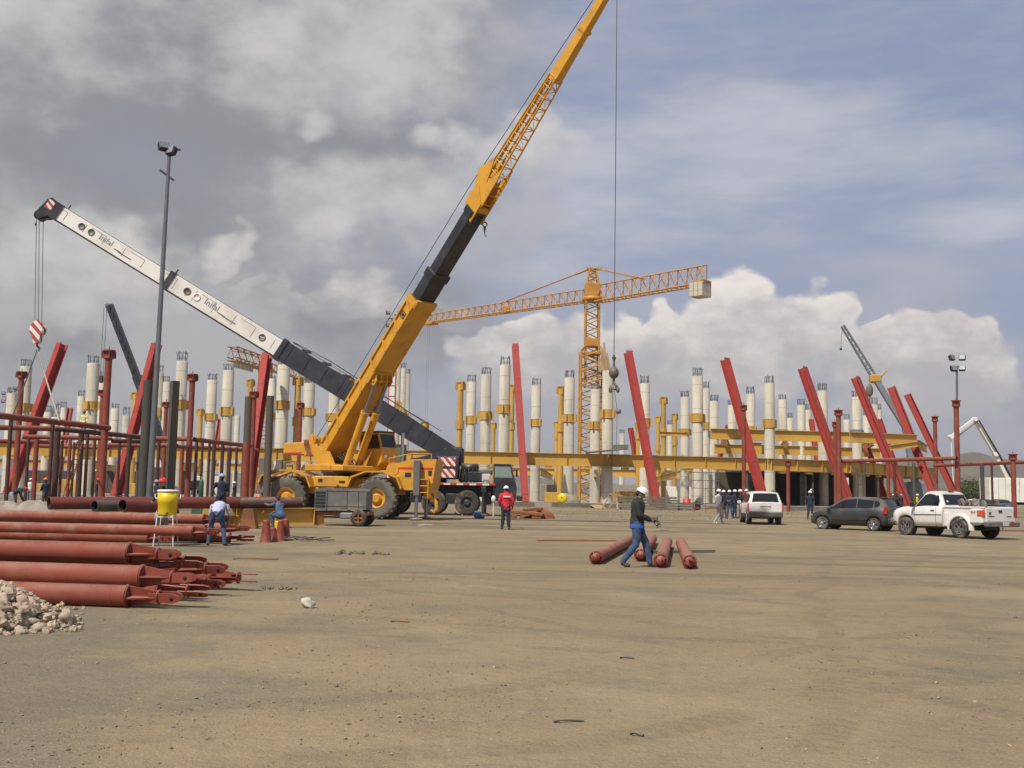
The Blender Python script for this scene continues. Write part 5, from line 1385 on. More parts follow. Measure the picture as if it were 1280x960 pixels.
t, O, P, T = far_crane('black_mobile_crane', 'distant crane with a dark ladder-like boom left of the floodlight pole', 135, (196, 535), (137, 382), .85, .70, 'cblack', 205)
b = MB(); b.bbox(T, (.9, .6, .5), .08); b.tube(T+Vector((-.5, 0, 0)), T+Vector((.2, 0, 0)), .2, n=10); b.build('boom_head', 'compgrey', t, O)
b = MB(); q = at(131, 384, 135)
for dx in (-.1, .25): b.path([q+Vector((dx, 0, 0)), (q.x+dx, q.y, at(127, 470, 135).z)], .03, 4)
b.bbox((q.x+.05, q.y, at(127, 474, 135).z), (.5, .4, .9), .08); b.build('hoist_ropes', 'cable', t, O)
t, O, P, T = far_crane('lattice_jib_crane', 'distant dark crane with lattice jib behind the last red leaning columns', 150, (1132, 535), (1053, 407), .72, .40, 'greycollar', 1140, True)
k = P+(T-P)*.48; b = MB(); b.bbox(k, (1.6, .9, 1.2), .2); b.tube(k+Vector((.8, 0, .3)), k+Vector((1.6, 0, 1.2)), .12, n=8); b.build('jib_hinge', 'collar', t, O)
b = MB(); b.path([T, (T.x-.25, T.y, T.z-3.0)], .025, 4); b.lathe([(0, 0), (.16, -.15), (.16, -.35), (0, -.5)], (T.x-.25, T.y, T.z-3.0), (0, 0, 1), 8); b.build('auxiliary_hook', 'cable', t, O)
hb = at(1087, 488, 150); b = MB(); b.path([k+Vector((-.3, 0, -.3)), (hb.x-.2, hb.y, hb.z+.8)], .025, 4); b.path([k+Vector((.3, 0, -.3)), (hb.x+.2, hb.y, hb.z+.8)], .025, 4); b.ell(hb, (.5, .3, .9), 12, 8); b.tube(hb-Vector((0, 0, .8)), hb-Vector((0, 0, 2.0)), .1, n=6); b.build('hook_block', 'hook', t, O)

# concrete pump with folded boom, far right
O = onground(1272, 165); t = thing('concrete_pump', 'pale concrete pump truck with folded boom arched above the pipe rails at right', 'pump truck', O)
pp = [at(1192, 610, 163), at(1188.5, 546, 163), at(1218, 524, 164), at(1244, 568, 165), at(1264, 606, 165)]
b = MB()
for i, (w0, w1) in enumerate([(.10, .12), (.30, .38), (.44, .40), (.40, .52)]):
    b.bar(pp[i], pp[i+1], w0, w0*1.2, None, w1, w1*1.2)
for i in (1, 2, 3): b.tube(pp[i]+Vector((0, -.5, 0)), pp[i]+Vector((0, .4, 0)), .32, n=12)
b.build('boom', 'cwhite', t, O)
b = MB(); b.path([p_+Vector((.5, -.4, -.2)) for p_ in pp[1:]], .14, 8); b.build('delivery_pipe', 'cblack', t, O)
b = MB(); b.bbox((O.x, O.y, O.z+1.6), (9.5, 2.4, 1.0), .1); b.bbox((O.x-.7, O.y, O.z+2.2), (1.4, 1.2, 1.6), .1); b.build('carrier', 'cwhite', t, O)
b = MB(); b.prism([(-1.0, .7), (1.0, .7), (1.05, 1.8), (.7, 3.0), (-1.0, 3.0)], (O.x+5.6, O.y, O.z), (1, 0, 0), (0, 0, 1), 2.4); b.build('cab', 'cwhite', t, O)
for k in (-3.6, -2.3, 4.6):
    for sy in (-1, 1): b = MB(); tyre(b, Vector((O.x+k, O.y+sy*1.05, O.z+.55)), (0, sy, 0), .55, .4); b.build('wheel', 'rubber', t, O)
# ================================================================== ROAD VEHICLES
def lerp_tab(tab, x):
    if x <= tab[0][0]: return tab[0][1]
    for (x0, y0), (x1, y1) in zip(tab, tab[1:]):
        if x <= x1:
            t = (x-x0)/(x1-x0) if x1 > x0 else 0
            return y0+(y1-y0)*t
    return tab[-1][1]

class Body:
    """car shell: side profile tables in metres, x forward"""
    def __init__(s, L0, L1, sill, belt, roof, hw, hwr, wheels, wr, side=None):
        s.L0, s.L1, s.sill, s.belt, s.roof, s.hw, s.hwr, s.wheels, s.wr = L0, L1, sill, belt, roof, hw, hwr, wheels, wr
    def zb(s, x):
        z = lerp_tab(s.sill, x)
        for xc, zc in s.wheels:
            d = s.wr**2-(x-xc)**2
            if d > 0: z = max(z, zc+math.sqrt(d))
        return z
    def sec(s, x):
        zb = s.zb(x); zs = lerp_tab(s.belt, x); zr = lerp_tab(s.roof, x); hw = lerp_tab(s.hw, x); hr = lerp_tab(s.hwr, x)
        zb = min(zb, zs-.06)
        zm = max(zb+.02, min(zs-.04, .30*zs+.45*(zs-.2)+.10))
        zr = max(zr, zs+.03)
        k = min(1.0, (zr-zs)/.5)
        return [(0, zb), (hw*.93, zb), (hw*.985, zb+(zm-zb)*.45), (hw, zm), (hw*.985, zs-.02), (hw*.955, zs), (hr, zr-.05*k-.012), (hr-.07, zr-.012*k), (hr*.5, zr+.012), (0, zr+.018)]
    def xs(s, n=70):
        xs = {s.L0, s.L1}
        for i in range(n+1): xs.add(s.L0+(s.L1-s.L0)*i/n)
        for xc, zc in s.wheels:
            for k in range(17): xs.add(min(s.L1, max(s.L0, xc+s.wr*math.cos(math.pi*k/16))))
        for t in (s.belt, s.roof, s.hw):
            for x, _ in t: xs.add(x)
        xs = sorted(x for x in xs if s.L0 <= x <= s.L1)
        o = [xs[0]]
        for x in xs[1:]:
            if x-o[-1] > .004: o.append(x)
        return o
    def shell(s, b, low=None):
        xs = s.xs(); np_ = 10; rows = []
        for x in xs:
            p = s.sec(x); full = [(y, z) for y, z in p]+[(-y, z) for y, z in p[-2:0:-1]]
            rows.append([(x, y, z) for y, z in full])
        n = len(rows[0]); vs = [v for r in rows for v in r]
        up, lo = [], []
        for i in range(len(rows)-1):
            for k in range(n):
                f = (i*n+k, i*n+(k+1) % n, (i+1)*n+(k+1) % n, (i+1)*n+k)
                zz = max(vs[q][2] for q in f)
                (lo if (low is not None and zz < low and k not in (0, n-1)) else up).append(f)
        b.add(vs, up, True)
        if lo:
            c = b.cur; b.cur = 1; b.add(vs, lo, True); b.cur = c
        b.add(rows[0], [tuple(range(n-1, -1, -1))]); b.add(rows[-1], [tuple(range(n))])
    def side_panel(s, b, poly, off=.010, sides=(1, -1), a=5, c=6):
        """poly: list of (x, t0, t1) columns between belt (t=0) and roof edge (t=1)"""
        for sg in sides:
            vs = []
            for x, t0, t1 in poly:
                p = s.sec(x); A = Vector((x, sg*p[a][0], p[a][1])); B = Vector((x, sg*p[c][0], p[c][1]))
                nv = Vector((0, sg*(B.z-A.z), sg*sg*(A.y-B.y)*sg)).normalized() if (B-A).length > .01 else Vector((0, sg, 0))
                nv = Vector((0, sg*abs(nv.y), abs(nv.z)))
                vs += [A+(B-A)*t0+nv*off, A+(B-A)*t1+nv*off]
            fs = [(2*i, 2*i+1, 2*i+3, 2*i+2) for i in range(len(poly)-1)]
            b.add(vs, fs, True)
    def top_panel(s, b, xs_, f, off=.012):
        vs = []
        for x in xs_:
            p = s.sec(x); y = p[7][0]*f; z = p[8][1]
            for k in (-1, -.5, 0, .5, 1): vs.append(Vector((x, y*k, z-.004*abs(k)-(.02 if abs(k) == 1 else 0))))
        # offset along the slope
        for i, x in enumerate(xs_):
            x2 = xs_[min(i+1, len(xs_)-1)]; x1 = xs_[max(i-1, 0)]
            dz = s.sec(x2)[8][1]-s.sec(x1)[8][1]; nv = Vector((-dz, 0, x2-x1)).normalized()
            if nv.z < 0: nv = -nv
            for k in range(5): vs[i*5+k] = vs[i*5+k]+nv*off
        fs = [(i*5+k, (i+1)*5+k, (i+1)*5+k+1, i*5+k+1) for i in range(len(xs_)-1) for k in range(4)]
        b.add(vs, fs, True)
    def pt(s, x, sg, t, a=3, c=5, off=.006):
        p = s.sec(x); A = Vector((x, sg*p[a][0], p[a][1])); B = Vector((x, sg*p[c][0], p[c][1]))
        v = A+(B-A)*t; v.y += sg*off; return v

def car_wheel(root, c, sg, R, W, spokes=5, rimm='chrome', rr=.66, tyrem='rubber'):
    b = MB(); tyre(b, c, (0, sg, 0), R, W, 0, rr); wt = b.build('wheel', tyrem, root)
    b = MB(); r = R*rr
    b.lathe([(r*1.01, W*.42), (r*.93, W*.44), (r*.88, W*.30), (r*.86, W*.12), (0, W*.10)], c, (0, sg, 0), 24)
    d = Vector((0, sg, 0))
    for k in range(spokes):
        a = 2*math.pi*k/spokes; v = Vector((math.cos(a), 0, math.sin(a)))
        b.bar(Vector(c)+d*(W*.36)+v*(r*.12), Vector(c)+d*(W*.40)+v*(r*.92), r*.26, .02, d)
    b.lathe([(r*.24, W*.30), (r*.24, W*.42), (0, W*.43)], c, d, 14)
    b.build('rim', rimm, wt); return wt

def seam(b, B, x, sg, z0, z1, w=.012):
    """door gap following the body side"""
    pts = []
    p = B.sec(x)
    for i in range(1, 6):
        if z0 <= p[i][1] <= z1: pts.append(Vector((x, sg*(p[i][0]+.003), p[i][1])))
    for i in range(len(pts)-1): b.bar(pts[i], pts[i+1], w, .008, (0, sg, 0))

# ------------------------------------------------------------------ white pickup
def make_pickup():
    p0 = G(1200, 673)
    ang = math.pi-R_(63)                       # nose to the left and away
    t = thing('pickup_truck', 'white regular cab pickup truck with flared rear wings and rusty load, rear toward the road', 'pickup truck')
    F_ = lambda t_: [((x*.80 if x > 0 else x), z) for x, z in t_]
    wheels = [(1.30, .39), (-1.48, .39)]
    B = Body(-2.62, 2.10, F_([(-2.62, .62), (-2.3, .52), (-1.9, .46), (1.2, .42), (2.1, .42), (2.62, .50)]),
             F_([(-2.62, 1.20), (-.62, 1.20), (-.60, 1.22), (.9, 1.20), (1.9, 1.13), (2.45, 1.03), (2.62, .86)]),
             F_([(-.64, 1.22), (-.60, 1.30), (-.34, 1.80), (-.20, 1.86), (.25, 1.87), (.48, 1.82), (1.06, 1.30), (1.12, 1.25), (1.9, 1.20), (2.45, 1.08), (2.62, .90)]),
             F_([(-2.62, .92), (-1.2, .96), (-.7, .94), (-.60, .93), (1.8, .95), (2.3, .93), (2.52, .85), (2.62, .70)]),
             F_([(-.64, .80), (-.34, .70), (.25, .70), (.48, .71), (1.10, .80), (1.2, .90), (2.3, .86), (2.62, .64)]), wheels, .47)
    # cab and nose
    C = Body(-.62, 2.10, B.sill, B.belt, B.roof, B.hw, B.hwr, wheels, .47)
    b = MB(); C.shell(b, .62); body = b.build('cab_body', ['carwhite', 'carsilver'], t)
    # load bed with step sides: slim box plus flared wings
    b = MB()
    for sg in (-1, 1):
        b.prism([(-2.60, .60), (-2.60, 1.24), (-.66, 1.24), (-.66, .48), (-1.0, .48)]+[(-1.48+.47*math.cos(a), .39+.47*math.sin(a)) for a in [math.pi*k/14 for k in range(1, 14)]]+[(-1.95, .52), (-2.3, .55)], (0, sg*.78, 0), (1, 0, 0), (0, 0, 1), .10)
        b.bbox((-1.64, sg*.80, 1.24), (1.95, .14, .07), .02)
    b.box((-1.63, 0, .72), (1.92, 1.5, .06)); b.bbox((-.67, 0, .97), (.06, 1.6, .52), .02)
    b.build('load_bed', 'carwhite', t)
    for sg in (-1, 1):
        b = MB(); n = 18; rows = []
        for k in range(n+1):
            a = -.10+(math.pi+.2)*k/n; ca, sa = math.cos(a), math.sin(a)
            r0, r1 = .475, .62
            pr = [(r0, .955), (r0+.03, .975), (r0+.09, .965), (r1-.02, .90), (r1+.0, .80)]
            rows.append([(-1.48+ca*r, sg*y, .39+sa*r*(1.0 if r < .6 else .97)) for r, y in pr])
        m_ = len(rows[0]); b.add([v for r in rows for v in r], [(i*m_+k, i*m_+k+1, (i+1)*m_+k+1, (i+1)*m_+k) for i in range(n) for k in range(m_-1)], True)
        b.bbox((-2.30, sg*.87, .90), (.62, .19, .60), .06); b.bbox((-.80, sg*.86, .74), (.24, .17, .60), .05)
        b.build('rear_wing', 'carwhite', t)
        b = MB(); b.bbox((-2.50, sg*.965, 1.02), (.24, .05, .24), .02); b.bbox((-2.625, sg*.90, 1.02), (.03, .14, .26), .01); b.build('tail_light', 'redlens' if sg < 0 else 'orangelens', t)
    b = MB(); b.bbox((-2.63, 0, .96), (.07, 1.56, .54), .02); tg = b.build('tailgate', 'carwhite', t)
    b = MB(); b.box((-2.672, 0, 1.10), (.02, .20, .09)); b.build('handle', 'black', tg)
    b = MB(); b.lathe([(0, .01), (.055, .01), (.06, 0)], (-2.668, .58, 1.02), (-1, 0, 0), 14); b.box((-2.668, .50, .90), (.006, .32, .035)); b.box((-2.668, -.50, .90), (.006, .26, .035)); b.build('badge', 'seam', tg)
    b = MB(); b.bbox((-2.74, 0, .60), (.20, 1.86, .20), .03); bp = b.build('rear_bumper', 'compgrey', t)
    b = MB(); b.box((-2.845, -.10, .62), (.012, .34, .16)); b.build('licence_plate', 'plate', bp)
    b = MB(); b.box((-2.845, -.48, .62), (.012, .16, .16)); b.build('reflector', 'redlens', bp)
    b = MB(); b.bbox((2.08, 0, .62), (.20, 1.80, .24), .05); b.build('front_bumper', 'compgrey', t)
    # glass
    for sg in (-1, 1): b = MB(); C.side_panel(b, [(-.42, .10, .66), (-.34, .10, .90), (.16, .10, .93), (.36, .10, .90), (.50, .10, .86), (.76, .10, .55)], sides=(sg,)); b.build('side_window', 'glassdark', t)
    b = MB(); C.top_panel(b, [.40, .50, .64, .76, .85], .95); b.build('windscreen', 'glassdark', t)
    b = MB()
    p1 = C.sec(-.60); p2 = C.sec(-.36)
    b.add([(-.612, -.68, 1.335), (-.612, .68, 1.335), (-.40, .60, 1.745), (-.40, -.60, 1.745)], [(0, 1, 2, 3)]); b.build('rear_window', 'glassdark', t)
    b = MB(); b.lathe([(0, .004), (.055, .004), (.055, 0)], (-.575, .52, 1.45), Vector((-.88, 0, .45)), 14); b.build('window_sticker', 'plate', t)
    b = MB()
    for sg in (-1, 1):
        seam(b, C, -.30, sg, .4, 1.3); seam(b, C, .78, sg, .4, 1.3)
        b.bar(C.pt(-.6, sg, 0, off=-.0), C.pt(.84, sg, 0), .012, .05, (0, sg, 0))
    b.build('door_gap', 'seam', t)
    b = MB()
    for sg in (-1, 1): b.bbox(C.pt(-.14, sg, .55, off=.02), (.18, .04, .05), .01)
    b.build('door_handle', 'black', t)
    for sg in (-1, 1):
        b = MB(); b.bbox((.78, sg*1.08, 1.30), (.10, .22, .20), .04); b.bar((.78, sg*.9, 1.24), (.78, sg*1.0, 1.27), .05); b.build('wing_mirror', 'black', t)
    b = MB(); b.bbox((-.30, 0, 1.875), (.10, .32, .03), .01); b.build('roof_lamp', 'black', t)
    # marking on the wing side
    for sg in (1,):
        x_ = Vector((-1, 0, 0)) if sg > 0 else Vector((1, 0, 0)); y_ = Vector((0, 0, 1)); m_ = Matrix((x_, y_, x_.cross(y_))).transposed().to_4x4()
        m_.translation = Vector((-2.20, sg*.985, 1.06)); tx = text_part('side_marking', '4x4', .16, m_, 'redplate', t, (0, 0, 0), .002)
    b = MB(); b.tube((-1.48, -.8, .39), (-1.48, .8, .39), .08, n=10); b.tube((1.30, -.8, .39), (1.30, .8, .39), .06, n=10); b.bbox((-.2, 0, .42), (4.2, .9, .18), .04); b.build('underframe', 'black', t)
    b = MB()
    for xc in (1.30,):
        for sg in (-1, 1): b.lathe([(0, 0), (.46, 0)], (xc, sg*.72, .39), (0, sg, 0), 20)
    b.build('wheel_well', 'black', t)
    for xc, zc in wheels:
        for sg in (-1, 1): car_wheel(t, (xc, sg*.84, zc), sg, .39, .27, 6, 'compgrey', .56)
    t.rotation_euler = (0, 0, ang)
    # put the near rear wheel under its photo position (left side of the truck faces us)
    off = Matrix.Rotation(ang, 3, 'Z') @ Vector((-1.48, .90, 0))
    t.location = (p0.x-off.x, p0.y-off.y, p0.z)
    return t, ang
PK, pang = make_pickup()
# rusty machine load standing in the bed
pm = Matrix.Translation(PK.location) @ Matrix.Rotation(pang, 4, 'Z')
b = MB(pm)
rnd = random.Random(5)
b.bbox((-1.35, -.1, .98), (.75, .8, .42), .06)
for k in range(9): b.tube((rnd.uniform(-1.8, -.9), rnd.uniform(-.5, .5), .8), (rnd.uniform(-1.8, -.9), rnd.uniform(-.5, .5), rnd.uniform(1.3, 1.6)), rnd.uniform(.04, .09), n=8)
for k in range(3): b.lathe([(0, -.04), (.20, -.04), (.22, 0), (.20, .04), (0, .04)], (-1.2-.22*k, .15-.2*k, 1.32), (0, 1, .2), 14)
lo = pm @ Vector((-1.35, -.1, .76))
tag(b.build('machine_load', 'hook', None, lo), 'rusty machine parts heaped in the white pickup load bed', 'machinery')

# ------------------------------------------------------------------ charcoal hatchback
def make_hatch():
    t = thing('hatchback_car', 'dusty charcoal five-door hatchback with tinted windows parked beside the pickup', 'car')
    wheels = [(1.22, .30), (-1.24, .30)]
    B = Body(-1.92, 1.92, [(-1.92, .42), (-1.7, .28), (1.6, .24), (1.92, .32)],
             [(-1.92, .98), (-1.5, 1.02), (.6, .96), (1.0, .93), (1.5, .84), (1.8, .72), (1.92, .58)],
             [(-1.92, .99), (-1.86, 1.10), (-1.62, 1.44), (-1.45, 1.49), (-.4, 1.53), (.15, 1.50), (.55, 1.30), (1.02, 1.0), (1.5, .88), (1.8, .76), (1.92, .60)],
             [(-1.92, .72), (-1.78, .82), (-1.3, .84), (1.2, .84), (1.6, .80), (1.82, .68), (1.92, .50)],
             [(-1.92, .70), (-1.7, .62), (-1.45, .60), (.1, .60), (.55, .64), (1.02, .76), (1.4, .74), (1.8, .58), (1.92, .44)], wheels, .345)
    b = MB(); B.shell(b, .34); b.build('body', ['cardark', 'bumper'], t)
    for sg in (-1, 1): b = MB(); B.side_panel(b, [(-.42, .08, .93), (.10, .08, .92), (.42, .08, .86), (.70, .08, .60), (.86, .08, .34)], sides=(sg,)); b.build('front_side_window', 'glassdark', t)
    for sg in (-1, 1): b = MB(); B.side_panel(b, [(-1.22, .12, .84), (-1.0, .08, .90), (-.47, .08, .93)], sides=(sg,)); b.build('rear_side_window', 'glassdark', t)
    for sg in (-1, 1): b = MB(); B.side_panel(b, [(-1.52, .30, .62), (-1.40, .16, .80), (-1.27, .12, .84)], sides=(sg,)); b.build('quarter_window', 'glassdark', t)
    b = MB(); B.top_panel(b, [.17, .4, .55, .8, .98], .96); b.build('windscreen', 'glassdark', t)
    b = MB(); B.top_panel(b, [-1.87, -1.8, -1.72, -1.64], .90); b.build('rear_window', 'glassdark', t)
    for sg in (-1, 1):
        b = MB(); b.prism([(0, 0), (.20, .02), (.10, .34), (-.02, .30)], (-1.87, sg*.80, .78), (1, 0, 0), (0, 0, 1), .10); b.build('tail_light', 'redlens', t)
        b = MB(); b.bbox((.86, sg*.93, 1.0), (.14, .18, .13), .04); b.build('wing_mirror', 'cardark', t)
        b = MB(); b.bbox((1.70, sg*.60, .66), (.24, .26, .12), .04); b.build('headlight', 'chrome', t)
    b = MB(); b.bbox((-1.92, 0, .46), (.14, 1.52, .30), .06); bp = b.build('rear_bumper', 'cardark', t)
    b = MB(); b.box((-1.935, 0, .78), (.02, .40, .13)); b.build('licence_plate', 'plate', bp)
    b = MB()
    for sg in (-1, 1):
        for x in (-.44, .72, -1.16): seam(b, B, x, sg, .25, 1.05)
        b.bar(B.pt(-1.15, sg, -.9), B.pt(.7, sg, -.9), .01, .03, (0, sg, 0))
    b.build('door_gap', 'seam', t)
    b = MB()
    for sg in (-1, 1):
        for x in (-.28, -1.02): b.bbox(B.pt(x, sg, .62, off=.015), (.18, .03, .04), .01)
    b.build('door_handle', 'cardark', t)
    b = MB(); b.bbox((-1.50, 0, 1.515), (.28, 1.10, .04), .015); b.build('roof_spoiler', 'cardark', t)
    b = MB(); b.bbox((0, 0, .27), (3.2, 1.2, .12), .04)
    for xc, zc in wheels:
        for sg in (-1, 1): b.lathe([(0, 0), (.34, 0)], (xc, sg*.60, zc), (0, sg, 0), 18)
    b.build('underbody', 'black', t)
    for xc, zc in wheels:
        for sg in (-1, 1): car_wheel(t, (xc, sg*.735, zc), sg, .30, .19, 5, 'chrome', .66)
    ang = math.pi-R_(40); p0 = G(1092, 664)
    t.rotation_euler = (0, 0, ang); off = Matrix.Rotation(ang, 3, 'Z') @ Vector((-1.24, .80, 0))
    t.location = (p0.x-off.x, p0.y-off.y, p0.z); return t
make_hatch()

# ------------------------------------------------------------------ white and grey SUV, seen from behind
def make_suv():
    t = thing('suv', 'white SUV with grey lower cladding seen from behind beside a group of men', 'suv')
    wheels = [(1.34, .35), (-1.30, .35)]
    B = Body(-2.14, 2.14, [(-2.14, .52), (-1.9, .36), (1.8, .34), (2.14, .42)],
             [(-2.14, 1.06), (-1.6, 1.08), (.7, 1.05), (1.2, 1.02), (1.8, .92), (2.14, .74)],
             [(-2.14, 1.07), (-2.08, 1.14), (-1.86, 1.60), (-1.7, 1.66), (-.4, 1.70), (.15, 1.67), (.85, 1.14), (1.2, 1.07), (1.8, .96), (2.14, .78)],
             [(-2.14, .82), (-1.98, .89), (1.4, .90), (1.9, .82), (2.14, .62)],
             [(-2.14, .84), (-1.86, .70), (.1, .68), (.85, .80), (1.4, .80), (2.14, .54)], wheels, .42)
    b = MB(); B.shell(b, .60); b.build('body', ['carwhite', 'bumper'], t)
    for sg in (-1, 1): b = MB(); B.side_panel(b, [(-.55, .08, .92), (.05, .08, .92), (.3, .08, .84), (.66, .08, .42)], sides=(sg,)); b.build('front_side_window', 'glassdark', t)
    for sg in (-1, 1): b = MB(); B.side_panel(b, [(-1.35, .08, .90), (-.62, .08, .92)], sides=(sg,)); b.build('rear_side_window', 'glassdark', t)
    for sg in (-1, 1): b = MB(); B.side_panel(b, [(-1.80, .30, .80), (-1.43, .08, .90)], sides=(sg,)); b.build('quarter_window', 'glassdark', t)
    b = MB(); B.top_panel(b, [.2, .5, .8], .95); b.build('windscreen', 'glassdark', t)
    b = MB(); B.top_panel(b, [-2.075, -2.0, -1.92, -1.865], .93); b.build('rear_window', 'glassdark', t)
    for sg in (-1, 1):
        b = MB(); b.prism([(-.02, 0), (.16, .0), (.14, .42), (.02, .40)], (-2.10, sg*.84, .66), (1, 0, 0), (0, 0, 1), .13); b.build('tail_light', 'redlens', t)
        b = MB(); b.bbox((.70, sg*1.0, 1.12), (.14, .2, .16), .04); b.build('wing_mirror', 'carwhite', t)
        b = MB(); b.tube((-1.6, sg*.62, 1.735), (.1, sg*.62, 1.735), .022, n=8)
        for x in (-1.6, -.7, .1): b.tube((x, sg*.62, 1.68), (x, sg*.62, 1.735), .022, n=6)
        b.build('roof_rail', 'black', t)
    b = MB(); b.bbox((-2.14, 0, .52), (.20, 1.72, .30), .06); bp = b.build('rear_bumper', 'bumper', t)
    b = MB(); b.box((-2.148, 0, .84), (.02, .50, .13)); b.build('licence_plate', 'plate', t)
    b = MB(); b.box((-2.15, 0, .925), (.03, .56, .03)); b.build('tailgate_handle', 'black', t)
    b = MB()
    for sg in (-1, 1):
        for x in (-.58, .70, -1.2): seam(b, B, x, sg, .35, 1.12)
    b.build('door_gap', 'seam', t)
    b = MB()
    for sg in (-1, 1):
        for x in (-.42, -1.1): b.bbox(B.pt(x, sg, .6, off=.015), (.2, .03, .04), .01)
    b.build('door_handle', 'carwhite', t)
    b = MB(); b.bbox((0, 0, .36), (3.6, 1.2, .14), .04)
    for xc, zc in wheels:
        for sg in (-1, 1): b.lathe([(0, 0), (.41, 0)], (xc, sg*.64, zc), (0, sg, 0), 18)
    b.build('underbody', 'black', t)
    for xc, zc in wheels:
        for sg in (-1, 1): car_wheel(t, (xc, sg*.775, zc), sg, .35, .22, 5, 'chrome', .62)
    ang = R_(85); p0 = G(955, 655.5)
    t.rotation_euler = (0, 0, ang); off = Matrix.Rotation(ang, 3, 'Z') @ Vector((-1.5, 0, 0))
    t.location = (p0.x-off.x, p0.y-off.y, p0.z); return t
make_suv()

# ------------------------------------------------------------------ far vehicles at the right edge
def box_trailer(px, Y, label):
    o = onground(px, Y); t = thing('box_trailer', label, 'trailer', o)
    b = MB(); b.bbox((o.x+2.5, Y, o.z+2.45), (10.5, 2.5, 2.6), .04); bx = b.build('box', 'cwhite', t, o)
    b = MB()
    for k in range(14): b.box((o.x-2.5+.75*k, Y-1.256, o.z+2.45), (.03, .012, 2.5))
    b.build('panel_ribs', 'compgrey', bx, o)
    b = MB(); b.box((o.x+2.5, Y, o.z+1.02), (10.0, 1.0, .25)); b.build('chassis', 'black', t, o)
    for x in (5.2, 6.4, -1.6):
        for sy in (-1, 1): b = MB(); tyre(b, Vector((o.x+x, Y+sy*1.0, o.z+.5)), (0, sy, 0), .5, .3); b.build('wheel', 'rubber', t, o)
box_trailer(1262, 120, 'long white box trailer at the right edge behind the red post')
def far_car(px, Y, ang, m, label):
    o = onground(px, Y); t = thing('parked_car', label, 'car', o, ang, 'cars parked far behind the pipe frame')
    wh = [(1.3, .31), (-1.25, .31)]
    B = Body(-2.1, 2.1, [(-2.1, .4), (-1.8, .28), (1.8, .28), (2.1, .36)], [(-2.1, .92), (-1.0, .98), (.8, .95), (1.7, .82), (2.1, .64)], [(-2.1, .94), (-1.6, 1.02), (-1.0, 1.38), (-.2, 1.44), (.3, 1.38), (1.0, .98), (1.7, .86), (2.1, .68)],
             [(-2.1, .74), (-1.8, .84), (1.5, .85), (2.1, .6)], [(-2.1, .72), (-1.0, .62), (.3, .62), (1.0, .76), (2.1, .5)], wh, .36)
    b = MB(); B.shell(b); b.build('body', m, t)
    for sg in (-1, 1): b = MB(); B.side_panel(b, [(-1.1, .1, .8), (-.5, .1, .92), (.3, .1, .9), (.8, .1, .3)], sides=(sg,)); b.build('side_window', 'glassdark', t)
    b = MB(); B.top_panel(b, [.35, .6, .95], .95); b.build('windscreen', 'glassdark', t)
    b = MB(); B.top_panel(b, [-1.55, -1.3, -1.05], .92); b.build('rear_window', 'glassdark', t)
    for xc, zc in wh:
        for sg in (-1, 1): car_wheel(t, (xc, sg*.74, zc), sg, .31, .2, 5, 'chrome', .62)
far_car(1226, 108, R_(200), 'cardark', 'dark distant car behind the pickup tailgate')
far_car(1214, 126, R_(165), 'carwhite', 'white distant car beyond the pickup load')
far_car(1246, 104, R_(95), 'cardark', 'dark distant car end-on left of the blue drum')
o = onground(1260, 100); b = MB(); b.lathe([(0, 0), (.29, 0), (.30, .3), (.29, .31), (.30, .6), (.29, .88), (.27, .9), (0, .89)], o, n=18)
tag(b.build('blue_drum', 'blue', None, o), 'blue drum standing near the white box trailer', 'drum')

# ------------------------------------------------------------------ compressor on a trailer
def make_compressor():
    o = G(430, 657); ang = R_(-6)
    t = thing('towed_compressor', 'dusty grey towed compressor cabinet in front of the yellow crane', 'compressor', o, ang)
    b = MB(); b.prism([(-1.12, .60), (1.05, .68), (1.05, 1.44), (.93, 1.54), (-.55, 1.54), (-.68, 1.57), (-1.12, 1.50)], (0, 0, 0), (1, 0, 0), (0, 0, 1), 1.15); cb = b.build('cabinet', 'compgrey', t)
    b = MB()
    for k in range(5): b.box((-.88, -.585, .80+.14*k), (.42, .02, .09))
    b.build('louvres', 'black', cb)
    b = MB(); b.box((-.60, -.582, 1.05), (.03, .012, .86)); b.box((.25, -.58, 1.05), (.02, .012, .72)); b.box((.72, -.58, 1.05), (.02, .012, .72)); b.box((.2, -.58, 1.42), (1.7, .012, .02)); b.box((.2, -.58, .80), (1.7, .012, .02)); b.build('panel_gap', 'seam', cb)
    b = MB(); b.bbox((0, 0, .52), (2.3, .95, .16), .03); b.bar((-1.1, 0, .45), (-2.3, 0, .40), .14, .12); b.bar((-1.1, -.4, .45), (-2.0, 0, .40), .10); b.bar((-1.1, .4, .45), (-2.0, 0, .40), .10); b.build('drawbar', 'rust', t)
    for sg in (-1, 1): car_wheel(t, (.78, sg*.66, .34), sg, .34, .22, 4, 'rust', .58)
    b = MB(); tyre(b, (-1.85, 0, .17), (0, 1, .0), .17, .14); b.build('wheel', 'rubber', t)
    b = MB(); b.bbox((.25, -.45, .42), (.6, .3, .26), .05); b.build('tank', 'greycollar', t)
    b = MB(); b.tube((1.0, .2, 1.45), (1.25, .2, 1.62), .04, n=8); b.build('exhaust', 'black', t)
    b = MB(); b.tube((-.4, .3, 1.5), (-.4, .3, 1.68), .05, n=8); b.build('filler_cap', 'black', t)
    b = MB(); b.tube((-1.05, -.45, .05), (-1.05, -.45, .7), .035, n=8); b.box((-1.05, -.45, .02), (.2, .2, .03)); b.build('jockey_leg', 'rust', t)
make_compressor()
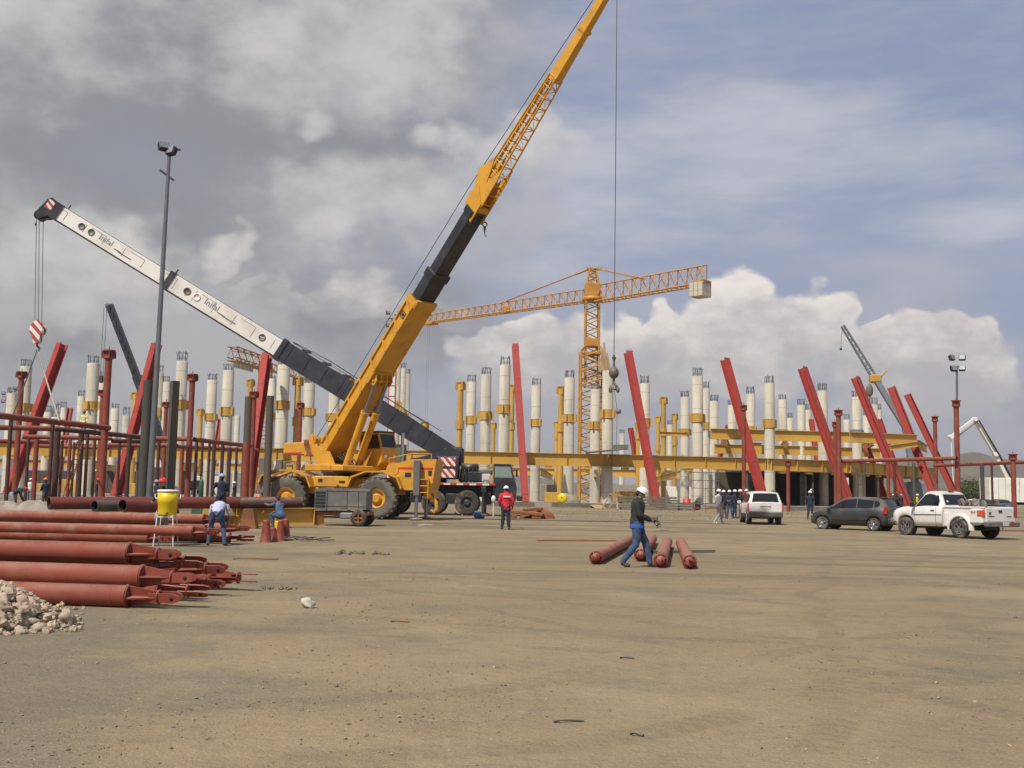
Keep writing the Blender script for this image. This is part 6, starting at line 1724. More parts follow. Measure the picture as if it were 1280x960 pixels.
# ================================================================== PEOPLE
SEG_M = {}
def human(loc, rotz, label, J=None, H=1.75, shirt='navy', pants='denim', boots='boot', sleeves='long', hat='hatwhite', hair=True, vox=None, hem=0.0, group=None, collar=None, mask=None, curl=0.6, bulk=1.0):
    """one continuous body in the frame x right, y forward, z up"""
    D = dict(pel=(0, 0, .96), wai=(0, .0, 1.12), che=(0, .01, 1.32), nek=(0, -.01, 1.47), hed=(0, .035, 1.62),
             hL=(-.09, 0, .93), hR=(.09, 0, .93), kL=(-.105, .03, .51), kR=(.105, .03, .51), aL=(-.11, -.02, .09), aR=(.11, -.02, .09), tL=(-.13, .15, .045), tR=(.13, .15, .045),
             sL=(-.185, -.01, 1.41), sR=(.185, -.01, 1.41), eL=(-.245, -.03, 1.14), eR=(.245, -.03, 1.14), wL=(-.25, .07, .90), wR=(.25, .07, .90))
    if J: D.update(J)
    D = {k: Vector(v) for k, v in D.items()}
    s = H/1.75
    px = FPX*H/max(6.0, (Vector(loc)-CAM).length)
    vox = vox or (0.011 if px > 85 else 0.016 if px > 45 else 0.024)
    b = MB(); segs = []       # (p, q, r0, r1, region)
    def limb(p, q, r0, r1, reg, n=14):
        b.path([p-(q-p).normalized()*r0*.35, p, p+(q-p)*.33, p+(q-p)*.66, q, q+(q-p).normalized()*r1*.35], [r0*.75, r0, r0*.98+.02*r1, (r0*.35+r1*.65)*1.02, r1, r1*.72], n)
        segs.append((p, q, r0, r1, reg))
    def ball(p, r, reg, q=None):
        b.ell(p, (r, r, r), 14, 10); segs.append((p, q or p+Vector((0, 0, .001)), r, r, reg))
    # torso loft
    lat = (D['sR']-D['sL']).normalized(); lath = (D['hR']-D['hL']).normalized()
    keys = [(D['pel']-(D['wai']-D['pel']).normalized()*.09, .135, .105, lath), (D['pel'], .172, .128, lath), ((D['pel']+D['wai'])/2, .165, .120, lath), (D['wai'], .160, .115, (lat+lath).normalized()), (D['che'], .185, .132, lat), (D['che'].lerp(D['nek'], .5), .180, .115, lat), (D['nek'], .085, .078, lat)]
    rows = []; n = 18
    for i, (p, a, c, l) in enumerate(keys):
        d = (keys[min(i+1, len(keys)-1)][0]-keys[max(i-1, 0)][0]).normalized()
        l = (l-d*l.dot(d)).normalized(); f = d.cross(l)
        rows.append([p+l*(math.cos(2*math.pi*k/n)*a)+f*(math.sin(2*math.pi*k/n)*c) for k in range(n)])
    b.add([v for r in rows for v in r], [(i*n+k, i*n+(k+1) % n, (i+1)*n+(k+1) % n, (i+1)*n+k) for i in range(len(rows)-1) for k in range(n)]+[tuple(range(n-1, -1, -1)), tuple(range((len(rows)-1)*n, len(rows)*n))])
    hemz = D['pel']+(D['wai']-D['pel'])*hem
    segs.append((hemz, D['nek'], .17, .12, 'shirt')); segs.append((D['hL'], D['hR'], .13, .13, 'pants'))
    for S in 'LR':
        limb(D['h'+S], D['k'+S], .098, .066, 'pants'); limb(D['k'+S], D['a'+S], .068, .050, 'pants')
        ft = (D['t'+S]-D['a'+S]); hl = D['a'+S]-Vector((ft.x, ft.y, 0)).normalized()*.05; hl.z = D['t'+S].z+.005
        b.path([hl, D['a'+S]*.5+hl*.5, D['t'+S]*.55+hl*.45, D['t'+S]], [.042, .055, .050, .038], 12); segs.append((hl, D['t'+S], .05, .045, 'boot'))
        limb(D['s'+S], D['e'+S], .062, .047, 'shirt'); limb(D['e'+S], D['w'+S], .046, .032, 'shirt' if sleeves == 'long' else 'skin')
    # neck and head
    hd = D['hed']; nk = D['nek']
    up = (hd-nk).normalized()
    ydir = J.get('look') if J and 'look' in J else None
    fw = Vector(ydir) if ydir is not None else Vector((0, 1, 0))
    rt = fw.cross(Vector((0, 0, 1))).normalized(); upv = rt.cross(fw).normalized()
    RH = Matrix((rt, fw.normalized(), upv)).transposed()
    b.path([nk-up*.03, nk+up*.05, hd-upv*.04], [.068, .056, .056], 12); segs.append((nk+up*.02, hd-upv*.06, .05, .05, 'skin'))
    b.ell(hd+upv*.015, (.077, .096, .108), 18, 12, R=RH)
    b.ell(hd+RH @ Vector((0, .022, -.058)), (.058, .070, .062), 14, 10, R=RH)
    b.ell(hd+RH @ Vector((0, .098, -.018)), (.014, .024, .026), 8, 6, R=RH)
    for sg in (-1, 1): b.ell(hd+RH @ Vector((sg*.080, -.005, -.015)), (.012, .022, .032), 8, 6, R=RH)
    segs.append((hd-upv*.03, hd+upv*.05, .10, .10, 'mask' if mask else 'skin'))
    if mask: segs.append((hd-upv*.12, hd-upv*.03, .095, .10, 'mask'))
    me = bpy.data.meshes.new('tmp'); me.from_pydata(b.v, [], b.f); me.update()
    ob = bpy.data.objects.new('tmp', me); COL.objects.link(ob)
    m_ = ob.modifiers.new('r', 'REMESH'); m_.mode = 'VOXEL'; m_.voxel_size = vox; m_.use_smooth_shade = True
    m2 = ob.modifiers.new('s', 'SMOOTH'); m2.factor = .5; m2.iterations = 3 if vox < .02 else 1
    dg = bpy.context.evaluated_depsgraph_get(); me2 = bpy.data.meshes.new_from_object(ob.evaluated_get(dg))
    bpy.data.objects.remove(ob); bpy.data.meshes.remove(me)
    nv = len(me2.vertices); co = np.empty(nv*3); me2.vertices.foreach_get('co', co); co = co.reshape(-1, 3)
    nf = len(me2.polygons); fc = np.empty(nf*3); me2.polygons.foreach_get('center', fc); fc = fc.reshape(-1, 3)
    best = np.full(nf, 1e9); reg = np.zeros(nf, int); RG = ['shirt', 'pants', 'boot', 'skin', 'mask']
    for p, q, r0, r1, rg in segs:
        P = np.array(p); Q = np.array(q); d = Q-P; L2 = max(1e-9, (d*d).sum()); t = np.clip(((fc-P)@d)/L2, 0, 1)
        dist = np.linalg.norm(fc-(P+t[:, None]*d), axis=1)-(r0+(r1-r0)*t)
        k = dist < best; best[k] = dist[k]; reg[k] = RG.index(rg)
    # cloth folds
    rnd = random.Random(int(abs(loc[0]*91)+abs(loc[1]*37)))
    ph = [rnd.uniform(0, 6.28) for _ in range(4)]
    vr = np.zeros(nv, int); 
    lp = np.empty(len(me2.loops), int); me2.loops.foreach_get('vertex_index', lp)
    ls = np.empty(nf, int); me2.polygons.foreach_get('loop_start', ls); lt = np.empty(nf, int); me2.polygons.foreach_get('loop_total', lt)
    vr[lp] = np.repeat(reg, lt)
    no = np.empty(nv*3); me2.vertices.foreach_get('normal', no); no = no.reshape(-1, 3)
    fold = .006*np.sin(co[:, 2]*19+co[:, 0]*17*np.sin(ph[0])+co[:, 1]*23+ph[1])*np.sin(co[:, 0]*21+co[:, 2]*9+ph[3])+.003*np.sin(co[:, 2]*41-co[:, 0]*33+co[:, 1]*29+ph[2])
    co = co+no*((fold+.018*(bulk-1)/.15*(vr == 0)+.010*(bulk-1)/.15*(vr == 1))*(vr < 2))[:, None]
    V = [tuple(c) for c in co]; F = []; MI = []
    for i in range(nf): F.append(tuple(lp[ls[i]:ls[i]+lt[i]])); MI.append(int(reg[i]))
    bpy.data.meshes.remove(me2)
    bb = MB(); bb.v = V; bb.f = F; bb.mi = MI; bb.sm = [True]*nf
    # hands: palm, four unequal bent fingers and a thumb
    bb.cur = 3
    for S, sg in (('L', -1), ('R', 1)):
        w_, e_ = D['w'+S], D['e'+S]; d = (w_-e_).normalized()
        palmn = Vector((-sg, 0, 0)); palmn = (palmn-d*palmn.dot(d))
        if palmn.length < .2: palmn = Vector((0, 0, -1))-d*d.dot(Vector((0, 0, -1)))
        palmn.normalize(); ac = d.cross(palmn).normalized()
        if ac.y < 0: ac = -ac
        bb.path([w_-d*.02, w_+d*.02, w_+d*.055, w_+d*.090], [.026, .030, .036, .030], 10)
        for k, (o_, ln) in enumerate([(.027, .072), (.009, .080), (-.009, .075), (-.026, .058)]):
            p = w_+d*.080+ac*o_; c1 = curl*.55; d1 = (d*math.cos(c1)+palmn*math.sin(c1)); c2 = curl*1.5; d2 = (d*math.cos(c2)+palmn*math.sin(c2)); c3 = curl*2.2; d3 = d*math.cos(c3)+palmn*math.sin(c3)
            p1 = p+d1*ln*.45; p2 = p1+d2*ln*.32; p3 = p2+d3*ln*.25
            bb.path([p-d*.02, p, p1, p2, p3], [.0095, .0095, .0090, .0082, .0065], 6)
        p = w_+d*.028+ac*.026; d1 = (d*.62+ac*.7+palmn*.25).normalized(); p1 = p+d1*.038; d2 = (d*.85+ac*.25+palmn*.4).normalized()
        bb.path([p-d1*.015, p, p1, p1+d2*.030], [.013, .0125, .0105, .0075], 6)
    bb.v = [(v[0]*s, v[1]*s, v[2]*s) for v in bb.v]
    o = bb.build('person', [shirt, pants, boots, 'skin', mask or 'skin'])
    o.location = loc; o.rotation_euler = (0, 0, rotz); tag(o, label, 'person', group)
    hs = hd*s
    def child(name, mb, m):
        mb.v = [tuple(hs+RH @ (Vector(v)*s)) for v in mb.v]; return mb.build(name, m, o)
    # eyes and mouth
    mb = MB()
    for sg in (-1, 1): mb.ell((sg*.031, .089, .012), (.014, .010, .008), 8, 6)
    if not mask: mb.ell((0, .087, -.062), (.024, .008, .006), 8, 6)
    child('eyes_and_mouth', mb, 'hair')
    if hair:
        mb = MB(); mb.ell((0, -.012, .022), (.084, .097, .106), 16, 10, 0, math.pi*.60); mb.ell((0, -.06, -.03), (.066, .050, .06), 12, 8); child('hair', mb, 'hair')
    if hat:
        mb = MB(); mb.ell((0, -.004, .040), (.112, .134, .108), 20, 8, 0, math.pi/2)
        mb.lathe([(.108, 0), (.122, -.004), (.124, -.012), (.100, -.012)], (0, 0, .040), (0, 0, 1), 20)
        mb.prism([(-.085, 0), (-.07, .055), (0, .075), (.07, .055), (.085, 0)], (0, .105, .036), (1, 0, 0), (0, 1, -.10), .010)
        mb.bar((0, -.11, .10), (0, .10, .115), .03, .03); mb.path([(0, -.125, .07), (0, -.07, .135), (0, 0, .152), (0, .07, .135), (0, .125, .07)], .014, 6)
        child('hard_hat', mb, hat)
    if collar:
        mb = MB(); mb.lathe([(.070, -.19), (.082, -.15), (.080, -.13), (.066, -.15)], (0, -.03, 0), (0, 0, 1), 16); child('neck_scarf', mb, collar)
    return o

WALK = dict(hL=(-.09, 0, .91), hR=(.09, 0, .91), kL=(-.10, .20, .52), aL=(-.10, .30, .10), tL=(-.11, .46, .06), kR=(.10, -.03, .50), aR=(.10, -.31, .13), tR=(.11, -.15, .05))
def stand(var=0):
    r = random.Random(var); j = lambda a: r.uniform(-a, a)
    return dict(aL=(-.13+j(.03), j(.05), .09), tL=(-.16, .16+j(.04), .045), aR=(.13+j(.03), j(.06), .09), tR=(.17, .15+j(.04), .045), eL=(-.25, -.04+j(.06), 1.14), eR=(.25, -.04+j(.06), 1.14), wL=(-.24+j(.04), .08+j(.08), .91), wR=(.24+j(.04), .08+j(.08), .91))
ARMS_FWD = dict(eL=(-.22, .06, 1.15), wL=(-.10, .27, 1.12), eR=(.22, .06, 1.15), wR=(.10, .27, 1.10))
# the walking man in the middle, going right with a tool in his hands, head down
p = G(796, 709); d = dict(WALK); d.update(eL=(-.22, .02, 1.14), wL=(-.09, .26, 1.06), eR=(.22, .03, 1.13), wR=(.10, .27, 1.04), nek=(0, .02, 1.47), hed=(0, .085, 1.60), look=(0, .88, -.48), che=(0, .02, 1.32))
man = human(p, R_(-92), 'man in charcoal jacket and blue jeans walking right with a small tool', d, 1.78, 'darkjacket', 'denim', 'boot', 'long', 'hatwhite', True, mask='tarp', hem=.10, curl=.9, bulk=1.22)
mb = MB(); mb.lathe([(.196, .95), (.208, .86), (.212, .835), (.196, .84), (.180, .95)], (0, 0, 0), (0, 0, 1), 20); mb.v = [(v[0], v[1]*.80, v[2]*1.02) for v in mb.v]; mb.build('shirt_tail', 'blueshirt', man)
mb = MB(); mb.lathe([(.108, 0), (.113, .004), (.113, .020), (.108, .024)], (0, .085*1.017, 1.652), (0, -.35, .94), 20); mb.v = [(v[0], v[1]*1.12-.012, v[2]) for v in mb.v]; mb.build('hat_strap', 'black', man)
mx = man.matrix_basis
mb = MB(Matrix.Translation(man.location) @ Matrix.Rotation(R_(-92), 4, 'Z'))
mb.bbox((0, .40, 1.08), (.10, .12, .10), .02); mb.tube((-.06, .38, 1.04), (.05, .44, .93), .03, n=10); mb.lathe([(0, -.02), (.055, -.02), (.055, .02), (0, .02)], (0, .45, .97), (1, 0, 0), 14); mb.tube((0, .38, 1.10), (0, .52, 1.16), .015, n=8)
mb.path([(0, .40, 1.05), (.02, .50, 1.02), (.0, .53, .92), (.02, .43, .88)], .012, 6)
tl = man.location+Vector((0.4, 0, 1.0)); tag(mb.build('hand_tool', 'hook', None, tl), 'small metal tool with a wheel held by the walking man', 'tool')
# man in the red jacket
p = G(632, 662); J = stand(3); J.update(eR=(.26, -.04, 1.14), wR=(.27, .05, .92), eL=(-.26, .0, 1.16), wL=(-.23, .16, 1.0))
rm = human(p, R_(8), 'man in bright red jacket with a white band, standing with his back turned', J, 1.76, 'redjacket', 'navy', 'boot', 'long', 'hatwhite', True, hem=-.12, bulk=1.2)
mb = MB(); mb.box((0, -.168, 1.335), (.28, .03, .06)); mb.build('back_print', 'whitecloth', rm)
# bending worker by the cooler (seen from behind)
p = G(270, 682)
BEND = dict(pel=(0, -.10, .90), wai=(0, .06, .99), che=(0, .24, 1.08), nek=(0, .38, 1.13), hed=(0, .51, 1.12), look=(0, .45, -.9), hL=(-.10, -.10, .88), hR=(.10, -.10, .88), kL=(-.16, .02, .48), kR=(.17, .04, .48), aL=(-.20, -.08, .09), aR=(.24, -.10, .09), tL=(-.23, .09, .045), tR=(.29, .07, .045),
            sL=(-.19, .31, 1.09), sR=(.19, .31, 1.09), eL=(-.27, .36, .82), eR=(.27, .36, .82), wL=(-.22, .46, .58), wR=(.20, .48, .58))
human(p, R_(4), 'worker in pale striped shirt and jeans bending over the second pipe pile', BEND, 1.78, 'paleshirt', 'denim', 'boot', 'short', None, True, hem=.15, collar='redbright')
# man behind the yellow cooler
CROUCH = dict(pel=(0, -.05, .78), wai=(0, .03, .92), che=(0, .10, 1.10), nek=(0, .14, 1.24), hed=(0, .19, 1.39), hL=(-.09, -.05, .76), hR=(.09, -.05, .76), kL=(-.13, .22, .48), kR=(.13, .20, .46), aL=(-.12, .02, .09), aR=(.12, -.02, .09), tL=(-.13, .20, .045), tR=(.14, .16, .045), sL=(-.185, .12, 1.18), sR=(.185, .12, 1.18), eL=(-.25, .20, .94), eR=(.25, .20, .94), wL=(-.17, .40, .88), wR=(.17, .40, .88))
p = onground(207.5, 30.6); p.z += .31
human(p, R_(168), 'man in red hard hat mostly hidden behind the yellow cooler', CROUCH, 1.76, 'navy', 'greycloth', 'boot', 'long', 'hatred', True)
# man in navy with pale hard hat, behind the lying pipe
p = onground(277, 41.5); p.z += .30
J = stand(7); J.update(eL=(-.28, .05, 1.20), wL=(-.12, .20, 1.38), eR=(.27, .02, 1.16), wR=(.16, .22, 1.10))
human(p, R_(25), 'man in navy overalls and pale blue hard hat behind the lying pipe', J, 1.74, 'navy', 'navy', 'boot', 'long', 'hatblue', True)
# crouching workers by the yellow beam
p = G(349, 660); J = dict(CROUCH)
J.update(pel=(0, -.10, .48), wai=(0, -.02, .63), che=(0, .06, .83), nek=(0, .10, .98), hed=(0, .16, 1.12), look=(0, .9, -.35), hL=(-.10, -.10, .46), hR=(.10, -.10, .46), kL=(-.20, .30, .52), kR=(.20, .28, .50), aL=(-.18, .14, .09), aR=(.18, .12, .09), tL=(-.20, .31, .045), tR=(.20, .29, .045), sL=(-.19, .08, .92), sR=(.19, .08, .92), eL=(-.30, .25, .86), eR=(.28, .22, .70), wL=(-.28, .50, .90), wR=(.14, .44, .62))
human(p, R_(50), 'crouching man in faded blue vest with a yellow cloth, by the red pipe stubs', J, 1.76, 'bluevest', 'denim', 'boot', 'short', None, True, collar='redbright')
mb = MB(); o = onground(350, 41.0)
mb.bbox((o.x+.1, o.y, o.z+.17), (.42, .36, .34), .03); tag(mb.build('low_stool', 'coolery', None, o), 'small yellow crate under the crouching man', 'crate')
p = onground(322, 45); J = dict(BEND)
human(p, R_(200), 'bending man in orange hard hat behind the lying pipe by the crane wheel', J, 1.72, 'greycloth', 'denim', 'boot', 'long', 'hatorange', True)
# people in the left frame
def flat(px, Y, dz=0):
    q = onground(px, Y); q.z += dz; return q
GL = 'men working in the left pipe frame'
human(flat(17, 56), R_(-60), 'stooping man in red hard hat and dark shirt at the left edge', BEND, 1.78, 'navy', 'greycloth', 'boot', 'long', 'hatred', True, group=GL)
human(flat(38, 84), R_(180), 'distant man in white shirt and white helmet inside the left frame', stand(12), 1.74, 'whitecloth', 'denim', 'boot', 'short', 'hatwhite', True, group=GL)
J = stand(14); J.update(ARMS_FWD); human(flat(57, 57), R_(60), 'man in orange hard hat and dark shirt turned to a post in the left frame', J, 1.75, 'navy', 'barepipe', 'boot', 'long', 'hatorange', True, group=GL)
human(flat(122, 64), R_(-80), 'man in dark overalls and red hard hat left of the tallest red post', stand(21), 1.78, 'navy', 'navy', 'boot', 'long', 'hatred', True, group=GL)
q = at(104, 546, 71.6); J = stand(9); human(q, R_(175), 'man in pale hi-vis vest and red hard hat standing up on the pipe frame', J, 1.72, 'hivis', 'denim', 'boot', 'long', 'hatred', True, group=GL)
human(flat(196, 60), R_(150), 'man in dark clothes half behind the grey bare pipe', stand(17), 1.74, 'navy', 'navy', 'boot', 'long', 'hatblue', True, group=GL)
human(flat(293, 78), R_(120), 'dark dressed distant man behind the two-tone pipe', stand(18), 1.74, 'black', 'navy', 'boot', 'long', 'hatwhite', True, group=GL)
# the group by the SUV
GR = 'group of men by the SUV'
J = dict(WALK); J.update(eL=(-.23, .02, 1.15), wL=(-.16, .24, 1.10), eR=(.24, -.05, 1.14), wR=(.22, .12, .95))
human(G(898, 655), R_(-65), 'man in white shirt and pale trousers walking toward the SUV', J, 1.76, 'whitecloth', 'greycloth', 'whitecloth', 'short', 'hatwhite', True, group=GR)
for k, (px, Y, rz, sh, pn, ht, lab) in enumerate([(905, 68, 30, 'navy', 'barepipe', 'hatwhite', 'man in dark shirt just right of the walking man in white'), (912, 67, 160, 'navy', 'denim', 'hatwhite', 'dark dressed man with white helmet, left of the middle of the waiting group'),
     (918, 69, -70, 'navy', 'navy', 'hatwhite', 'dark dressed man with white helmet in the middle of the waiting group'), (926, 70, 100, 'darkjacket', 'denim', 'hatwhite', 'man in brownish black jacket right of the middle of the waiting group'), (933.5, 66, 140, 'navy', 'navy', 'hatwhite', 'man with white helmet partly hidden by the left side of the SUV')]):
    J = stand(30+k)
    if k % 2: J.update(ARMS_FWD)
    human(flat(px, Y), R_(rz), lab, J, 1.72+.02*k, sh, pn, 'boot', 'long', ht, True, group=GR)
human(flat(1012.5, 68), R_(170), 'man in navy with white helmet behind the hatchback bonnet', stand(41), 1.78, 'navy', 'navy', 'boot', 'long', 'hatwhite', True)
human(flat(1117, 104), R_(100), 'dark dressed distant man left of the fifth leaning column foot', stand(44), 1.74, 'black', 'navy', 'boot', 'long', 'hatwhite', True)
human(flat(1126, 106), R_(200), 'dark dressed distant man by the brown post behind the hatchback', stand(45), 1.74, 'navy', 'black', 'boot', 'long', 'hatblue', True)
human(flat(1146, 98), R_(250), 'man in bright yellow vest above the pickup bonnet', stand(46), 1.76, 'coolery', 'navy', 'boot', 'long', 'hatwhite', True)
human(flat(1014, 112, .4), R_(180), 'distant man in the dark bay right of the low capped post', stand(47), 1.74, 'black', 'navy', 'boot', 'long', 'hatwhite', True)
# ================================================================== PIPES WITH CLEVIS ENDS
def clevis_pipe(p_end, p_far, r, label, group, m='redpipe', plates=2, twist=0.0, tip=1.0, vert=False):
    """p_end carries end plate, fins and pinned lug plates"""
    p_end = Vector(p_end); p_far = Vector(p_far); d = (p_end-p_far).normalized()
    o = p_far.lerp(p_end, .5); o.z -= r
    t = thing('red_pipe', label, 'pipe', o, 0, group)
    b = MB(); b.pipe(p_far, p_end, r, .012, 22, .5)
    L_ = (p_end-p_far).length
    for wz in (.22, 3.1, 6.2): b.lathe([(r*.99, -.012), (r*1.022, -.006), (r*1.022, .006), (r*.99, .012)], p_end-d*min(wz, L_-.1), d, 20)
    b.build('tube', [m, 'pipehole'], t, o)
    _, s, u = frame(d); R = Matrix.Rotation(twist, 3, d); s = R @ s; u = R @ u
    b = MB(); b.lathe([(0, 0), (r*1.10, 0), (r*1.10, .02), (0, .02)], p_end-d*.035, d, 20)
    b.build('end_plate', 'redplate', t, o)
    k = tip
    b = MB()
    b.prism([(0, -r*.96), (.42*k, -r*.55), (.42*k, r*.55), (0, r*.96)], p_end, d, u, .018)
    b.prism([(0, -r*.92), (.40*k, -r*.45), (.40*k, r*.45), (0, r*.92)], p_end, d, s, .018)
    b.lathe([(0, 0), (r*.66, 0), (r*.66, .015), (0, .015)], p_end+d*.42*k, d, 18)
    b.build('fin', 'redplate', t, o)
    for sg in (-1, 1):
        b = MB(); e = .40*k
        b.prism([(e-.10, -r*.44), (e+.26*k, -r*.44), (e+.34*k, -r*.26), (e+.36*k, 0), (e+.34*k, r*.26), (e+.26*k, r*.44), (e-.10, r*.44)], p_end+s*(sg*.055), d, u, .016)
        lg = b.build('lug_plate', 'redplate', t, o)
        b = MB(); b.lathe([(0, 0), (.028, 0), (.028, .003), (0, .003)], p_end+d*(e+.24*k)+s*(sg*.0645), s*sg, 12); b.build('pin_hole', 'pipehole', lg, o)
    return t

GP = 'red pipes in the near pile'
r = .145
def gp(px, py, h):
    """end of a pipe whose axis is h above ground: solve distance from picture row"""
    d = ray(px, py); lo, hi = 4.0, 120.0
    for _ in range(50):
        m = (lo+hi)/2; q = CAM+d*(m/d.y)
        if q.z > gz(q.y)+h: lo = m
        else: hi = m
    return CAM+d*(lo/d.y)
def pile_pipe(end, h, slope, L, label, group, m='redpipe', tw=0.0, tip=1.0, hh=None):
    e = gp(end[0], end[1], h); f = Vector((e.x-L*math.cos(slope), e.y-L*math.sin(slope), 0)); f.z = gz(f.y)+(h if hh is None else hh)
    return clevis_pipe(e, f, r, label, group, m, 2, tw, tip)
sl = R_(-10)
near = [((163, 745), .150, R_(-9), 'front bottom pipe of the near pile, nearest the rubble heap', .2), ((180, 720.5), .405, R_(-9), 'second pipe of the near pile, resting above the front bottom one', 0), ((164, 691.5), .66, R_(-8), 'top pipe of the near pile, first in the stack', .1),
        ((202, 737), .150, R_(-9.5), 'bottom pipe behind the front one, lugs ending right of it', .9), ((224, 729), .16, R_(-10), 'bottom pipe with a broad pinned lug, third end from the left low down', .05), ((238, 722), .16, R_(-10.5), 'bottom pipe in the middle of the spread lugs', 1.2),
        ((197, 701), .55, R_(-8.5), 'upper pipe just behind the top one', .6), ((226, 709), .42, R_(-9), 'upper pipe with lugs reaching over the right side of the pile', .35), ((268, 721), .20, R_(-10.5), 'rearmost pipe whose twin lugs stick out furthest right', 1.5)]
for e, h, s_, lab, tw in near: pile_pipe(e, h, s_, 9.5, lab, GP, 'redpipe', tw, .95)
b = MB(); 
for e in [(120, 745), (60, 741)]:
    q = G(*e); b.bar(Vector((q.x-.5, q.y-.2, q.z+.03)), Vector((q.x+.9, q.y+1.9, q.z+.03)), .12, .07)
GP2 = 'red pipes in the second pile'
second = [((187, 672), .150, R_(-7), 'front bottom pipe of the second pile, beside the cooler legs', .2), ((203, 660), .42, R_(-6), 'middle pipe of the second pile passing behind the cooler stand', .8), ((256, 649), .70, R_(-5), 'top pipe of the second pile, ending at the bending worker', .1),
          ((243, 664), .42, R_(-6), 'inner pipe of the second pile with lugs left of the bending worker', .4), ((288, 672), .17, R_(-6), 'rear bottom pipe of the second pile, lugs right of the bending worker', 1.0), ((283, 660), .40, R_(-5.5), 'rear upper pipe of the second pile, lugs right of the bending worker', .3)]
for e, h, s_, lab, tw in second: pile_pipe(e, h, s_, 16, lab, GP2, 'redpipe2', tw, .95)
# four pipes by the walking man
GP3 = 'four red pipes lying by the walking man'
r = .15
for e, f, lab, tw in [((745, 697), (790, 674), 'left pipe of four on the ground, slanting behind the walking man', .4), ((801, 694), (816, 673), 'second pipe of four on the ground, behind the front boot of the walking man', .2), ((826, 701), (836, 673), 'third pipe of four on the ground, right of the walking man', .6), ((862, 702.5), (849.5, 675), 'right pipe of four on the ground, pointing the other way', 1.1)]:
    a = gp(e[0], e[1], .15); c_ = gp(f[0], f[1], .15); a.z = gz(a.y)+.15; c_.z = gz(c_.y)+.15
    L = 6.5 if lab[0] != 'l' else 7.5
    c_ = a+(c_-a).normalized()*min((c_-a).length, 9.5)
    clevis_pipe(a, c_, .15, lab, GP3, 'redpipe2', 2, tw, .35)
# stick under them, rusty strip left of them
a = gp(815, 690, .04); c_ = gp(893, 689, .04); b = MB(); b.bar(a, c_, .09, .08); tag(b.build('timber_bearer', 'oldwood', None, a), 'thin timber bearer lying under the third and right pipes', 'timber')
a = gp(672, 675.5, .02); c_ = gp(776, 676, .02); b = MB(); b.bar(a, c_, .28, .04); b.bar(a+Vector((.2, .3, 0)), a.lerp(c_, .6)+Vector((0, .28, 0)), .12, .05); tag(b.build('rusty_strip', 'rust', None, a), 'long rusty flat strip lying left of the walking man', 'steel strip')

# lying pipes and beams in front of the left frame
def lying(px0, py0, px1, py1, Y0, Y1, R, label, m='redpipe', cat='pipe', hole=True):
    a = at(px0, py0, Y0); c_ = at(px1, py1, Y1); b = MB(); b.pipe(a, c_, R, .02, 22, .9)
    o = a.lerp(c_, .5); o.z -= R
    return tag(b.build('lying_pipe', [m, 'pipehole'], None, o), label, cat, 'pipes lying on the yellow beams')
lying(61, 629, 345, 628, 38.6, 44.0, .225, 'long red pipe lying across the yellow beams with its dark open end at left', 'redpipe_shade')
lying(118, 632.5, 157, 632.5, 38.2, 39.3, .20, 'short bare steel pipe offcut in front of the long red pipe', 'barepipe')
lying(153, 632, 196, 633, 38.2, 39.6, .22, 'red pipe with open end left of the yellow cooler', 'redpipe_shade')
lying(300, 629, 378, 628, 43.0, 43.6, .215, 'red pipe length reaching in front of the crane rear wheel', 'darkred')
def lying_beam(px0, py0, px1, py1, Y0, Y1, d, w, label):
    a = at(px0, py0, Y0); c_ = at(px1, py1, Y1); a.z = gz(a.y)+d/2; c_.z = gz(c_.y)+d/2
    b = MB(); b.ibeam(a, c_, d, w, .03, .025); L = (c_-a).length; dd = (c_-a).normalized()
    for k in range(int(L/1.6)+1): b.box(a+dd*(.2+1.6*k)+Vector((dd.y, -dd.x, 0))*w*.28, (.02, w*.42, d-.08), Matrix.Rotation(math.atan2(dd.y, dd.x), 3, 'Z'))
    tag(b.build('lying_girder', 'ybeam', None, a.lerp(c_, .5)-Vector((0, 0, d/2))), label, 'girder', 'yellow girders lying on the ground')
lying_beam(140, 648, 300, 650, 43.5, 43.0, .45, .35, 'long yellow girder on the ground under the red pipes')
lying_beam(288, 650, 405, 648, 44.2, 46.0, .72, .42, 'deeper yellow girder on the ground behind the crouching man')
# brackets under the long pipe so that it rests
for px in (150, 215, 262, 312):
    a = at(px, 640, 41.9); b = MB(); z0 = gz(a.y); zt = at(px, 628.8, 41.8).z-.22
    b.prism([(-.32, 0), (.32, 0), (.18, zt-z0), (-.18, zt-z0)], (a.x, a.y, z0), (1, 0, 0), (0, 0, 1), .5)
    tag(b.build('pipe_stand', 'rust' if px in (215, 312) else 'ycol', None, Vector((a.x, a.y, z0))), {150: 'leftmost trestle under the long red pipe', 215: 'rusty trestle under the long red pipe behind the cooler', 262: 'yellow trestle under the pipe by the bending worker', 312: 'rusty trestle under the pipe end by the crouching man'}[px], 'trestle', 'trestles under the long pipe')
